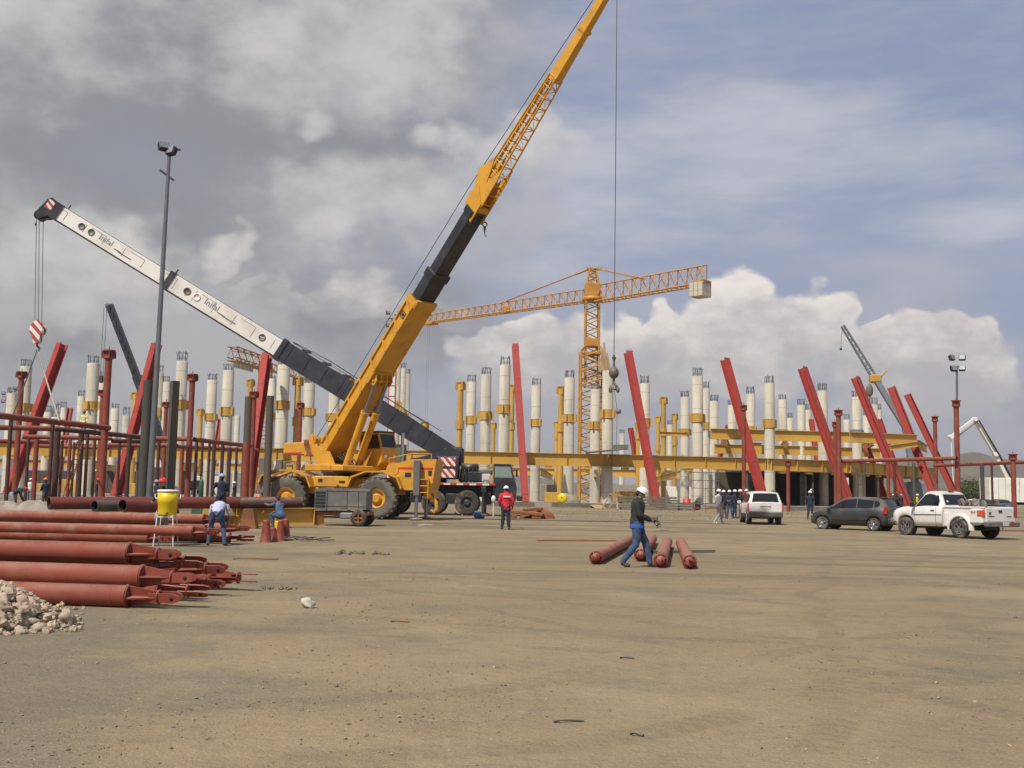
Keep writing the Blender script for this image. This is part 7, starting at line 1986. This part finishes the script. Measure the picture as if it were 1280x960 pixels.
# red stubs standing on end
for k, (px, py, h, rr, lab) in enumerate([(332, 679, .66, .17, 'leftmost red pipe stub standing on end by the crouching man'), (341, 678, .42, .15, 'shortest red pipe stub, second from the left'), (350, 677, .64, .15, 'red pipe stub in front of the yellow cloth'), (357, 676.5, .66, .14, 'rightmost red pipe stub standing on end')]):
    q = G(px, py-1); b = MB(); b.lathe([(rr*1.12, 0), (rr, .05), (rr*.58, h*.9), (rr*.62, h), (rr*.5, h), (rr*.5, h-.2), (0, h-.2)], q, n=16)
    tag(b.build('pipe_stub', 'redplate', None, q), lab, 'pipe stub', 'red pipe stubs by the crouching man')
rnd = random.Random(3); q = G(372, 676); b = MB()
for k in range(26):
    a = q+Vector((rnd.uniform(-.9, .9), rnd.uniform(-.5, .5), .03+rnd.uniform(0, .07))); an = rnd.uniform(0, 3.1); l = rnd.uniform(.15, .6)
    b.bar(a, a+Vector((math.cos(an)*l, math.sin(an)*l, rnd.uniform(-.02, .05))), .035, .03)
tag(b.build('scrap_heap', 'hook', None, q), 'low heap of rusty rebar scraps right of the red stubs', 'scrap', None, 'stuff')
# water cooler on its stand
q = G(207, 682.5); Y = q.y
t = thing('cooler_stand', 'thin pale metal stand holding the yellow cooler', 'stand', q)
w_ = .21; zc = at(206, 644, Y).z
for sx in (-1, 1):
    for sy in (-1, 1):
        b = MB(); b.tube(q+Vector((sx*(w_+.06), sy*.22, 0)), Vector((q.x+sx*w_, q.y+sy*.17, zc)), .016, n=6); b.build('leg', 'white', t, q)
b = MB()
for sx in (-1, 1): b.bar(Vector((q.x+sx*w_, q.y-.2, zc-.01)), Vector((q.x+sx*w_, q.y+.2, zc-.01)), .03, .03)
for sy in (-1, 1): b.bar(Vector((q.x-w_-.02, q.y+sy*.18, zc-.04)), Vector((q.x+w_+.02, q.y+sy*.18, zc-.04)), .03, .03)
b.build('top_frame', 'white', t, q)
cz = Vector((q.x, q.y, zc+.006)); t = thing('water_cooler', 'yellow round water cooler with white lid on the thin stand', 'cooler', cz)
zt = at(206, 612, Y).z-cz.z; R0 = .275
b = MB(); b.lathe([(0, 0), (R0*.86, 0), (R0*.90, .03), (R0*.93, zt*.45), (R0*.97, zt*.47), (R0, zt*.90), (0, zt*.90)], cz, n=28); b.build('barrel', 'coolery', t, cz)
b = MB(); b.lathe([(0, zt*.90), (R0*1.04, zt*.90), (R0*1.05, zt*.96), (R0*.98, zt), (0, zt*1.01)], cz, n=28); b.build('lid', 'white', t, cz)
for sg in (-1, 1):
    b = MB(); b.path([cz+Vector((sg*R0*.96, 0, zt*.86)), cz+Vector((sg*R0*1.28, 0, zt*.80)), cz+Vector((sg*R0*1.22, 0, zt*.66)), cz+Vector((sg*R0*.96, 0, zt*.64))], .022, 8); b.build('handle', 'white', t, cz)
b = MB(); b.tube(cz+Vector((.08, -R0*.85, .06)), cz+Vector((.08, -R0*1.15, .05)), .022, n=8); b.build('tap', 'black', t, cz)
# black canister by the bending worker
q = G(253, 678); b = MB(); b.bbox(q+Vector((0, 0, .22)), (.36, .28, .44), .05); b.tube(q+Vector((.08, 0, .42)), q+Vector((.08, 0, .50)), .04, n=8); tag(b.build('canister', 'black', None, q), 'dark canister on the ground beside the bending worker', 'canister')
# gas cylinder
q = onground(251.5, 52); b = MB(); b.lathe([(0, 0), (.115, 0), (.115, 1.15), (.09, 1.27), (.04, 1.33), (.04, 1.45), (0, 1.46)], q+Vector((0, 0, .5)), n=16)
b.bbox(q+Vector((0, 0, .25)), (.7, .5, .5), .03); tag(b.build('gas_cylinder', 'green', None, q), 'green gas cylinder standing behind the long red pipe', 'gas cylinder')
# tarpaulin heap at left behind the second pile
def lump(c, rx, ry, rz, seed, n=22, m=10, amp=.25):
    rnd = random.Random(seed); ph = [rnd.uniform(0, 6.28) for _ in range(8)]; b = MB(); vs = []
    for j in range(m+1):
        t = math.pi/2*j/m
        for i in range(n):
            a = 2*math.pi*i/n; k = 1+amp*(math.sin(3*a+ph[0]+2*t)*.5+math.sin(7*a+ph[1]-3*t)*.3+math.sin(11*a+5*t+ph[2])*.25)
            vs.append((c.x+math.cos(a)*rx*k*math.cos(t)**.8, c.y+math.sin(a)*ry*k*math.cos(t)**.8, c.z+rz*math.sin(t)*(1+amp*.6*math.sin(4*a+ph[3]+t*4))))
    b.add(vs, [(j*n+i, j*n+(i+1) % n, (j+1)*n+(i+1) % n, (j+1)*n+i) for j in range(m) for i in range(n)], True); return b
q = onground(46, 41.5); tag(lump(q, .95, .6, .82, 4).build('tarpaulin', 'tarp', None, q), 'crumpled pale tarpaulin heaped left of the pipe open end', 'tarpaulin')
q = onground(8, 43); tag(lump(q, 1.0, .7, .75, 9).build('tarpaulin', 'tarp', None, q), 'low crumpled pale tarpaulin at the left picture edge', 'tarpaulin')

# ================================================================== IN FRONT OF THE RING
# timber stack (dark lagging bundles)
q = G(812, 637.5); q.z = gz(q.y)
for i in range(4):
    for j in range(3):
        pass
a = onground(776, q.y); e = onground(846, q.y); L = e.x-a.x; k_ = 0
for lay in range(5):
    b = MB(); z = q.z+.10+.24*lay; rnd = random.Random(lay)
    for j in range(6):
        y = q.y-.0+.24*j; b.bar((a.x+rnd.uniform(-.15, .1), y, z), (e.x+rnd.uniform(-.1, .15), y, z), .20, .18)
    tag(b.build('timber_layer', 'oldwood', None, (a.x, q.y, z-.09)), ORD[lay]+' layer from the bottom of the dark timber stack behind the walking man', 'timber', 'layers of the dark timber stack')
a2 = onground(846, q.y+1.5); e2 = onground(868, q.y+1.5); b = MB()
for lay in range(3):
    for j in range(4): b.bar((a2.x, q.y+1.2+.25*j, q.z+.1+.24*lay), (e2.x, q.y+1.2+.25*j, q.z+.1+.24*lay), .20, .18)
tag(b.build('timber_bundle', 'oldwood', None, (a2.x, q.y+1.2, q.z)), 'low dark timber bundle against the right end of the big stack', 'timber')
# leaning planks and broken stool left of the stack
a = at(741, 629, 103); c_ = at(751, 640, 97); c_.z = gz(97)+.03; b = MB(); b.bar(a, c_, 1.0, .05); tag(b.build('plywood_sheet', 'wood', None, c_), 'bare plywood sheet leaning on the plinth edge', 'plywood sheet')
q = onground(765, 97); t = thing('saw_trestle', 'splayed timber trestle left of the dark timber stack', 'trestle', q)
for dx, dx2 in ((-.9, -.25), (-.3, .5), (.5, .2)): b = MB(); b.bar(q+Vector((dx, 0, 0)), q+Vector((dx2+.2, .3, 1.35)), .12, .10); b.build('leg', 'wood', t, q)
b = MB(); b.bar(q+Vector((-.3, .2, 1.3)), q+Vector((1.0, .3, 1.15)), .16, .14); b.build('top_rail', 'wood', t, q)
# yellow steel box, disc and bags on the plinth
q = at(690, 628, 106); q.z = PZ; b = MB(); b.bbox(q+Vector((0, 0, .5)), (1.5, 1.2, 1.0), .05)
for k in range(3): b.box(q+Vector((-.5+.5*k, -.61, .5)), (.06, .03, .9))
tag(b.build('steel_skip', 'ybeam', None, q), 'yellow steel box on the plinth right of the pinkish leaning column', 'steel box')
q = at(703, 628, 105); q.z = PZ; b = MB(); b.lathe([(.10, -.22), (.44, -.22), (.46, -.17), (.20, -.14), (.20, .14), (.46, .17), (.44, .22), (.10, .22), (.10, -.22)], q+Vector((0, 0, .48)), (.25, 1, 0), 20); tag(b.build('cable_reel', 'coolery', None, q), 'bright yellow cable reel standing on the plinth edge', 'cable reel')
q = at(706, 628, 106.5); q.z = PZ; tag(lump(q, 1.3, .6, .85, 12, amp=.2).build('tarpaulin', 'tarp', None, q), 'pale cloth heap behind the yellow cable reel', 'tarpaulin')
q = at(858.5, 627, 107.5); q.z = PZ; b = MB(); b.lathe([(0, 0), (.36, 0), (.40, .30), (.36, .32), (.40, .6), (.36, .62), (0, .60)], q, (0, 0, 1), 18); tag(b.build('red_tank', 'redbright', None, q), 'low red tank standing on the plinth left of the scaffold', 'tank')
q = G(871, 638); b = MB(); b.bbox(q+Vector((0, 0, .38)), (.62, .5, .70), .08); b.tube(q+Vector((0, 0, .7)), q+Vector((0, 0, .85)), .1, n=10); tag(b.build('pump_motor', 'black', None, q), 'black motor box on the ground right of the timber stack', 'motor')
# scaffold tower
q = at(879, 628, 105.4); q.z = PZ; t = thing('scaffold_tower', 'thin grey scaffold tower around the columns left of the waiting group', 'scaffold', q)
W = 2.4; H = 3.25
for sx in (-.5, 0, .5):
    for sy in (0, 1):
        b = MB(); b.tube(q+Vector((sx*W, -1.4+sy*1.1, 0)), q+Vector((sx*W, -1.4+sy*1.1, H)), .028, n=6); b.build('standard', 'galv', t, q)
b = MB()
for k in range(5):
    z = .15+.74*k
    for sy in (0, 1): b.tube(q+Vector((-.5*W, -1.4+sy*1.1, z)), q+Vector((.5*W, -1.4+sy*1.1, z)), .026, n=6)
    for sx in (-.5, 0, .5): b.tube(q+Vector((sx*W, -1.4, z)), q+Vector((sx*W, -.3, z)), .022, n=6)
for k in range(2): b.tube(q+Vector((-.5*W, -1.42, .15+1.48*k)), q+Vector((0, -1.42, 1.63+1.48*k)), .022, n=6); b.tube(q+Vector((.5*W, -1.42, .15+1.48*k)), q+Vector((0, -1.42, 1.63+1.48*k)), .022, n=6)
b.build('ledgers', 'galv', t, q)
# low rusty frames on the ground in front of the scaffold
q = G(884, 641); t = thing('rusty_trestle_frame', 'low rusty bar frame standing on the dirt before the scaffold', 'frame', q); b = MB()
x0, x1 = onground(868, q.y).x, onground(925, q.y).x
for z in (.35, .72): b.bar((x0, q.y, q.z+z), (x1, q.y, q.z+z), .06)
for k in range(5): b.bar((x0+(x1-x0)*k/4, q.y, q.z), (x0+(x1-x0)*k/4, q.y, q.z+.74), .06)
b.build('bars', 'rust', t, q)
# rusty blocks beside the red-jacket man (a rust brown load on the dirt)
q = G(672, 648); t = lump(q, .95, .45, .60, 17, amp=.12); tag(t.build('rusty_drum_shell', 'rust', None, q), 'rust brown rounded steel shell lying right of the red-jacketed man', 'steel shell')
q = onground(655, 60); b = MB(); b.bbox(q+Vector((0, 0, .32)), (2.1, .7, .20), .04, Matrix.Rotation(.08, 3, 'Y')); b.bbox(q+Vector((.5, .05, .52)), (1.0, .6, .16), .04, Matrix.Rotation(-.05, 3, 'Y') @ Matrix.Rotation(.3, 3, 'Z')); b.bbox(q+Vector((-.6, 0, .11)), (.5, .6, .2), .02); b.bbox(q+Vector((.7, 0, .11)), (.5, .6, .2), .02)
tag(b.build('rusty_plate_stack', 'rust', None, q), 'stack of rusty plates on blocks behind the red-jacketed man', 'plates')
# bollard-like lamp post beside red man: white topped stake
q = G(616.5, 646); b = MB(); b.tube(q, q+Vector((0, 0, .9)), .03, n=8); b.ell(q+Vector((0, 0, 1.0)), (.13, .13, .2), 12, 8); tag(b.build('marker_stake', 'white', None, q), 'white topped marker stake left of the red-jacketed man', 'marker')
q = G(597, 648); b = MB(); b.bbox(q+Vector((0, 0, .2)), (.38, .3, .4), .06); b.bbox(q+Vector((.22, 0, .12)), (.3, .25, .22), .05); tag(b.build('tool_bucket', 'bluevest', None, q), 'small grey-blue bucket by the truck crane wheel', 'bucket')
q = G(533, 657); b = lump(q, .35, .2, .07, 33, amp=.3); tag(b.build('dirt_clod', 'stone', None, q), 'low clod of dirt in front of the yellow crane jack', 'clod')
# ledge of planks along the plinth
for px0, px1, Y, lab in [(600, 668, 98.5, 'plank edging at the foot of the pinkish leaning column'), (690, 770, 100.2, 'plank edging below the tower crane mast'), (985, 1070, 104.5, 'plank edging before the dark bays')]:
    a = onground(px0, Y); c_ = onground(px1, Y+1); b = MB(); b.bar(a+Vector((0, 0, .22)), c_+Vector((0, 0, .22)), .12, .40); tag(b.build('edge_plank', 'oldwood', None, a), lab, 'plank', 'edge planks of the plinth')
# things stored under the ring: crates, sheets, frames
rnd = random.Random(77)
stor = [(742, 0, 0), ]
def crate(px, Y, w, d, h, m, lab, cat='crate', name='storage_crate'):
    q = at(px, 620, Y); q.z = PZ if Y < 184 else gz(Y); b = MB(); b.bbox(q+Vector((0, 0, h/2)), (w, d, h), .04)
    for k in range(int(w/.5)): b.box(q+Vector((-w/2+.25+.5*k, -d/2-.012, h/2)), (.05, .03, h*.9))
    tag(b.build(name, m, None, q), lab, cat)
crate(678, 128, 3.5, 1.5, 1.9, 'tarp', 'tan site cabin between columns right of the pinkish leaning column', 'cabin', 'site_cabin')
crate(792, 130, 4.5, 2, 1.3, 'ycol', 'yellow bundle of steel under the ring left of the walking man', 'steel bundle', 'steel_bundle')
crate(776, 150, 5, 2, 2.2, 'tarp', 'pale site cabin far behind the second leaning column', 'cabin', 'site_cabin')
crate(845, 140, 4, 2, 2.0, 'cwhite', 'pale site cabin behind the yellow post cluster', 'cabin', 'site_cabin')
crate(585, 120, 4.0, 2, 2.6, 'tarp', 'tan site cabin behind the black truck crane deck', 'cabin', 'site_cabin')
crate(530, 130, 5, 2, 2.4, 'concrete2', 'grey site cabin behind the yellow crane engine cover', 'cabin', 'site_cabin')
crate(90, 118, 4, 2, 1.5, 'ycol', 'yellow steel bundle behind the left pipe frame', 'steel bundle', 'steel_bundle')
crate(180, 122, 3, 2, 1.2, 'ycol', 'yellow steel bundle behind the second leaning girder', 'steel bundle', 'steel_bundle')
crate(48, 126, 3, 2, 1.0, 'ycol', 'low yellow steel bundle at the left behind the white-shirted man', 'steel bundle', 'steel_bundle')
crate(140, 130, 6, 2, 2.6, 'darkwall', 'dark shed behind the tallest red post', 'shed', 'site_shed')
crate(60, 135, 5, 2, 2.6, 'darkwall', 'dark shed behind the orange-helmeted man', 'shed', 'site_shed')
crate(205, 128, 4, 2, 3.0, 'darkwall', 'dark shed behind the cooler', 'shed', 'site_shed')
crate(265, 140, 4, 2, 2.3, 'white', 'white cabin glimpsed behind the man in navy', 'cabin', 'site_cabin')
crate(355, 126, 5, 2, 2.6, 'concrete2', 'grey cabin behind the crane rear wheel', 'cabin', 'site_cabin')
# flat platform and its sag on the girder
a = at(733, 566, 104.6); c_ = at(778, 561.5, 104.6); b = MB(); b.bar(a, c_, 2.2, .10); b.bar(a.lerp(c_, .75)+Vector((0, 0, .25)), c_+Vector((.5, 0, .2)), 1.4, .45)
a.z -= .05; tag(b.build('work_platform', 'compgrey', None, a), 'grey work platform lying on the girder left of the second leaning column', 'platform')

# ================================================================== FLOODLIGHT MASTS
def floodlight(px_t, py_t, px_b, Y, r0, r1, label, lamps, zb=None, arms=True):
    pt_ = at(px_t, py_t, Y); o = onground(px_b, Y)
    if zb is not None: o.z = zb
    t = thing('floodlight_mast', label, 'floodlight', o, 0, 'floodlight masts')
    b = MB(); b.tube(o, pt_, r0, r1, 12); b.build('mast', 'galv', t, o)
    for (dx, dz, rx, rz) in lamps:
        b = MB(); c = pt_+Vector((dx, -.05, dz)); R = Matrix.Rotation(rz, 3, 'Z') @ Matrix.Rotation(rx, 3, 'X')
        b.bbox(c, (.52, .30, .46), .05, R); lb = b.build('lamp_housing', 'black', t, o)
        b = MB(); b.box(c+R @ Vector((0, -.158, 0)), (.42, .012, .36), R); b.build('lamp_glass', 'greycollar', lb, o)
    b = MB(); b.bar(pt_+Vector((-.55, 0, .0)), pt_+Vector((.55, 0, .0)), .08)
    if arms: b.bar(pt_+Vector((-.42, 0, -1.05)), pt_+Vector((.28, 0, -1.55)), .10)
    b.build('cross_arm', 'black', t, o); return t
floodlight(212, 187, 187, 52.8, .165, .085, 'tall grey mast at left with two floodlights', [(-.28, .12, -.5, .7), (.12, -.10, -.35, -.5)])
floodlight(1196, 458, 1196, 90, .10, .09, 'slim mast with four floodlights behind the red capped post at right', [(-.42, .70, -.3, .5), (.45, .72, -.3, -.5), (-.30, -.20, -.3, .3), (.42, -.15, -.3, -.4)], None, False)
floodlight(490, 398, 489, 135, .14, .11, 'mast with four floodlights peeping out left of the yellow boom', [(-.5, .7, -.3, .4), (.5, .6, -.3, -.4), (-.45, -.9, -.3, .4), (.5, -1.0, -.3, -.4)], None, False)
floodlight(8, 496, 8, 150, .12, .1, 'distant small mast with paired floodlights at the far left edge', [(-.4, .5, -.3, .4), (.4, .5, -.3, -.4), (-.4, -.6, -.3, .4)], None, False)
floodlight(23, 488, 23, 150, .12, .1, 'distant small mast with paired floodlights left of the red tube column', [(-.4, .3, -.3, .4), (.4, .3, -.3, -.4)], None, False)
# red and white striped lattice mast behind the yellow boom
q = onground(487, 116); zt = at(487, 440, 116).z; t = thing('striped_mast', 'pale mast with red edges standing right of the yellow boom', 'mast', q)
b = MB(); b.bar(q, (q.x, q.y, zt), .55, .5); b.build('core', 'white', t, q)
b = MB(); b.bar(q+Vector((.36, -.1, 0)), Vector((q.x+.36, q.y-.1, zt)), .10, .10); b.bar(q+Vector((-.36, -.1, 0)), Vector((q.x-.36, q.y-.1, zt)), .08, .10)
for k in range(14):
    z = q.z+1+(zt-q.z-1.2)*k/13; b.bar((q.x-.36, q.y-.28, z), (q.x+.36, q.y-.28, z), .05, .05)
b.build('rungs', 'redbright', t, q)

# ================================================================== STONES
def rock(b, c, r, rnd, n=8, m=5):
    ph = [rnd.uniform(0, 6.28) for _ in range(6)]; s = (rnd.uniform(.8, 1.35), rnd.uniform(.7, 1.1), rnd.uniform(.55, .95)); a0 = rnd.uniform(0, 6.28); vs = []
    tl = Matrix.Rotation(rnd.uniform(-.6, .6), 3, 'X') @ Matrix.Rotation(rnd.uniform(-.6, .6), 3, 'Y') @ Matrix.Rotation(a0, 3, 'Z')
    for j in range(m+1):
        t = math.pi*j/m
        for i in range(n):
            a = 2*math.pi*i/n; k = 1+.20*math.sin(2*a+ph[0]+t*2)+.14*math.sin(3*a+ph[1]-t*3)+.10*math.sin(5*t+ph[2])+rnd.uniform(-.07, .07)
            v = tl @ Vector((math.sin(t)*math.cos(a)*r*s[0]*k, math.sin(t)*math.sin(a)*r*s[1]*k, math.cos(t)*r*s[2]*k)); vs.append(c+v)
    b.add(vs, [(j*n+i, (j+1)*n+i, (j+1)*n+(i+1) % n, j*n+(i+1) % n) for j in range(m) for i in range(n)], rnd.random() < .35)
rnd = random.Random(19); b = MB()
hc = G(-10, 792); base = lump(hc+Vector((-.75, .55, -.02)), 1.12, 1.0, .40, 6, 26, 10, .12)
b.cur = 1; b.add(base.v, base.f, True); b.cur = 0
def hgt(x, y):
    dx, dy = (x-(hc.x-.75))/1.12, (y-(hc.y+.55))/1.0; return .50*max(0, 1-dx*dx-dy*dy)**.75
for k in range(2000):
    a = rnd.uniform(0, 6.28); q = rnd.random()**.5*1.12; x = hc.x-.75+math.cos(a)*q*1.1; y = hc.y+.55+math.sin(a)*q*1.0
    rr = rnd.choice([.012, .015, .018, .022, .026, .030, .036, .045, .058, .075])*rnd.uniform(.8, 1.25)
    rock(b, Vector((x, y, hgt(x, y)+rr*.3)), rr, rnd, 8, 5)
for k in range(110):
    px = rnd.uniform(35, 105); py = rnd.uniform(752, 792); q = G(px, py); rr = rnd.uniform(.015, .05); rock(b, q+Vector((0, 0, rr*.4)), rr, rnd, 7, 4)
tag(b.build('rubble_heap', ['stone', 'dirt'], None, hc), 'heap of pale broken stones at the left edge in front of the near pipes', 'rubble', None, 'stuff')
for px, py, rr, m, lab in [(385, 760, .085, 'whitestone', 'single rounded white stone lying alone on the dirt'), (83, 782, .10, 'stone', 'large flat stone at the right foot of the rubble heap'), (14, 775, .13, 'stone', 'largest round stone at the front of the rubble heap')]:
    q = G(px, py); b = MB(); rock(b, q+Vector((0, 0, rr*.75)), rr, random.Random(int(px)), 14, 9); b.sm = [True]*len(b.sm); tag(b.build('stone', m, None, q), lab, 'stone')
# loose gravel all over the yard
rnd = random.Random(23); b = MB()
from mathutils import noise as _nz
gvb = b; gvg = MB()
for k in range(30000):
    b = gvb if k % 3 else gvg
    y = 4.6+20*rnd.random()**2.2; x = rnd.uniform(-.56, .56)*y; 
    if rnd.random() < .25: x = -abs(x)*rnd.uniform(.3, 1)
    if _nz.noise(Vector((x*.45, y*.45, 1.3)))+.5*_nz.noise(Vector((x*1.7, y*1.7, 4.3))) < rnd.uniform(-.25, .45)-(.18 if x < 0 else 0): continue
    rr = rnd.choice([.0025, .003, .003, .0035, .004, .004, .005, .005, .006, .007, .009, .014])*rnd.uniform(.6, 1.2)*(1+y*.02)
    if rr > .013 and rnd.random() < .6: continue
    rock(b, Vector((x, y, gz(y)+rr*.25)), rr, rnd, 5, 2)
tag(gvg.build('grey_gravel', 'greystone'), 'loose grey gravel scattered over the dirt yard', 'gravel', None, 'stuff'); gm1 = gvb.build('gravel', 'stone'); tag(gm1, 'loose pale gravel scattered over the dirt yard', 'gravel', None, 'stuff')
b = MB()
for k in range(260):
    y = rnd.uniform(62, 98); x = at(rnd.uniform(560, 1270), 620, y).x; rr = rnd.uniform(.04, .10); rock(b, Vector((x, y, gz(y)+rr*.2)), rr, rnd, 6, 4)
tag(b.build('rubble', 'stone'), 'broken pale rubble scattered before the plinth', 'rubble', None, 'stuff')
for px, py, l, an, m, lab in [(784, 823.5, .14, .05, 'hook', 'short dark wooden chip lying in the middle foreground'), (500, 778, .22, .0, 'rust', 'short rust brown strip lying right of the white stone'), (711, 903, .22, .25, 'oldwood', 'thin twig lying in the foreground'), (796, 920, .10, -.6, 'oldwood', 'short twig lying at the bottom middle')]:
    q = G(px, py); b = MB(); b.path([q+Vector((-l/2*math.cos(an), -l/2*math.sin(an), .01)), q+Vector((0, .01, .018)), q+Vector((l/2*math.cos(an), l/2*math.sin(an), .01))], .011, 6); tag(b.build('wood_chip', m, None, q), lab, 'debris')

# ================================================================== TREES FAR RIGHT
def tree(px, Y, H, W, seed, label):
    o = onground(px, Y); rnd = random.Random(seed); t = thing('scrub_tree', label, 'tree', o, 0, 'scrub trees beyond the pipe frame')
    b = MB(); tips = []
    b.path([o, o+Vector((.1, 0, H*.25)), o+Vector((.0, .1, H*.45))], [.22, .17, .12], 8)
    for k in range(9):
        a = rnd.uniform(0, 6.28); e = o+Vector((math.cos(a)*W*.36*rnd.uniform(.5, 1), math.sin(a)*W*.36, H*rnd.uniform(.45, .85)))
        s_ = o+Vector((0, 0, H*rnd.uniform(.15, .42))); mid = s_.lerp(e, .5)+Vector((0, 0, -.1)); b.path([s_, mid, e], [.09, .06, .025], 6); tips.append(e)
    b.build('trunk', 'bark', t, o)
    b = MB()
    for e in tips+[o+Vector((rnd.uniform(-.4, .4)*W, rnd.uniform(-.3, .3)*W, H*rnd.uniform(.4, .9))) for _ in range(8)]:
        for k in range(150):
            v = Vector((rnd.gauss(0, 1), rnd.gauss(0, 1), rnd.gauss(0, .7)))*W*.10; p = e+v; s_ = rnd.uniform(.10, .22); n_ = Vector((rnd.gauss(0, 1), rnd.gauss(0, 1), rnd.gauss(0, 1)+.6)).normalized(); _, a_, u_ = frame(n_)
            b.add([p-a_*s_, p-u_*s_*.6, p+a_*s_, p+u_*s_*.6], [(0, 1, 2, 3)])
    b.build('crown', 'leaf', t, o)
for i, (px, Y, H, W, lab) in enumerate([(1212, 190, 4.2, 6, 'rounded scrub tree just right of the floodlight post foot'), (1222, 200, 5.0, 6, 'tallest scrub tree behind the pickup tailgate'), (1236, 210, 4.0, 7, 'broad low scrub tree left of the white box trailer'), (1205, 230, 3.5, 6, 'far scrub tree behind the red floodlight post'), (1187, 240, 3.0, 6, 'low scrub tree between the last leaning column and the post')]): tree(px, Y, H, W, 50+i, lab)

# ================================================================== AIR
if True:
    b = MB(); b.box((0, 1900, 60), (7000, 4200, 140))
    hz_ = bpy.data.materials.new('haze_air'); hz_.use_nodes = True; nt = hz_.node_tree
    for n in list(nt.nodes): nt.nodes.remove(n)
    pv = nt.nodes.new('ShaderNodeVolumePrincipled'); pv.inputs['Color'].default_value = (0.86, 0.88, 0.93, 1); pv.inputs['Density'].default_value = 0.00014; pv.inputs['Anisotropy'].default_value = 0.2
    om = nt.nodes.new('ShaderNodeOutputMaterial'); nt.links.new(pv.outputs[0], om.inputs['Volume'])
    hzo = b.build('haze', hz_); hzo['kind'] = 'stuff'; hzo['label'] = 'thin pale haze lying over the site and hills'

# ================================================================== LITTER OF THE YARD
def litter(px, py, kind, lab, cat, m, s=1.0, an=0.0):
    q = G(px, py); ca, sa = math.cos(an), math.sin(an); b = MB()
    if kind == 'plank': b.bar(q+Vector((-s*ca, -s*sa, .03)), q+Vector((s*ca, s*sa, .03)), .16, .04)
    if kind == 'rod': b.path([q+Vector((-s*ca, -s*sa, .02)), q+Vector((-.2*s*ca, -.2*s*sa+.05, .03)), q+Vector((s*ca, s*sa, .02))], .014, 6)
    if kind == 'clod':
        for k in range(14): rock(b, q+Vector((random.uniform(-.4, .4)*s, random.uniform(-.2, .2)*s, .02)), random.uniform(.02, .06)*s, random, 7, 4)
    tag(b.build({'plank': 'plank', 'rod': 'rebar_rod', 'clod': 'dirt_clods'}[kind], m, None, q), lab, cat, None, 'stuff' if kind == 'clod' else None)
litter(455, 693, 'clod', 'scattered clods of dirt below the yellow crane front', 'clods', 'dirt', 1.6)
litter(540, 655, 'rod', 'bent rebar rod lying by the yellow crane jack', 'rod', 'rust', .9, .3)
litter(1252, 664, 'plank', 'red painted timber lying behind the pickup bumper', 'plank', 'redplate', 1.2, .02)
litter(320, 700, 'rod', 'thin rebar rod lying right of the near pile', 'rod', 'rust', .5, .2)
litter(350, 737, 'clod', 'small clods of dirt left of the white stone', 'clods', 'dirt', .7)
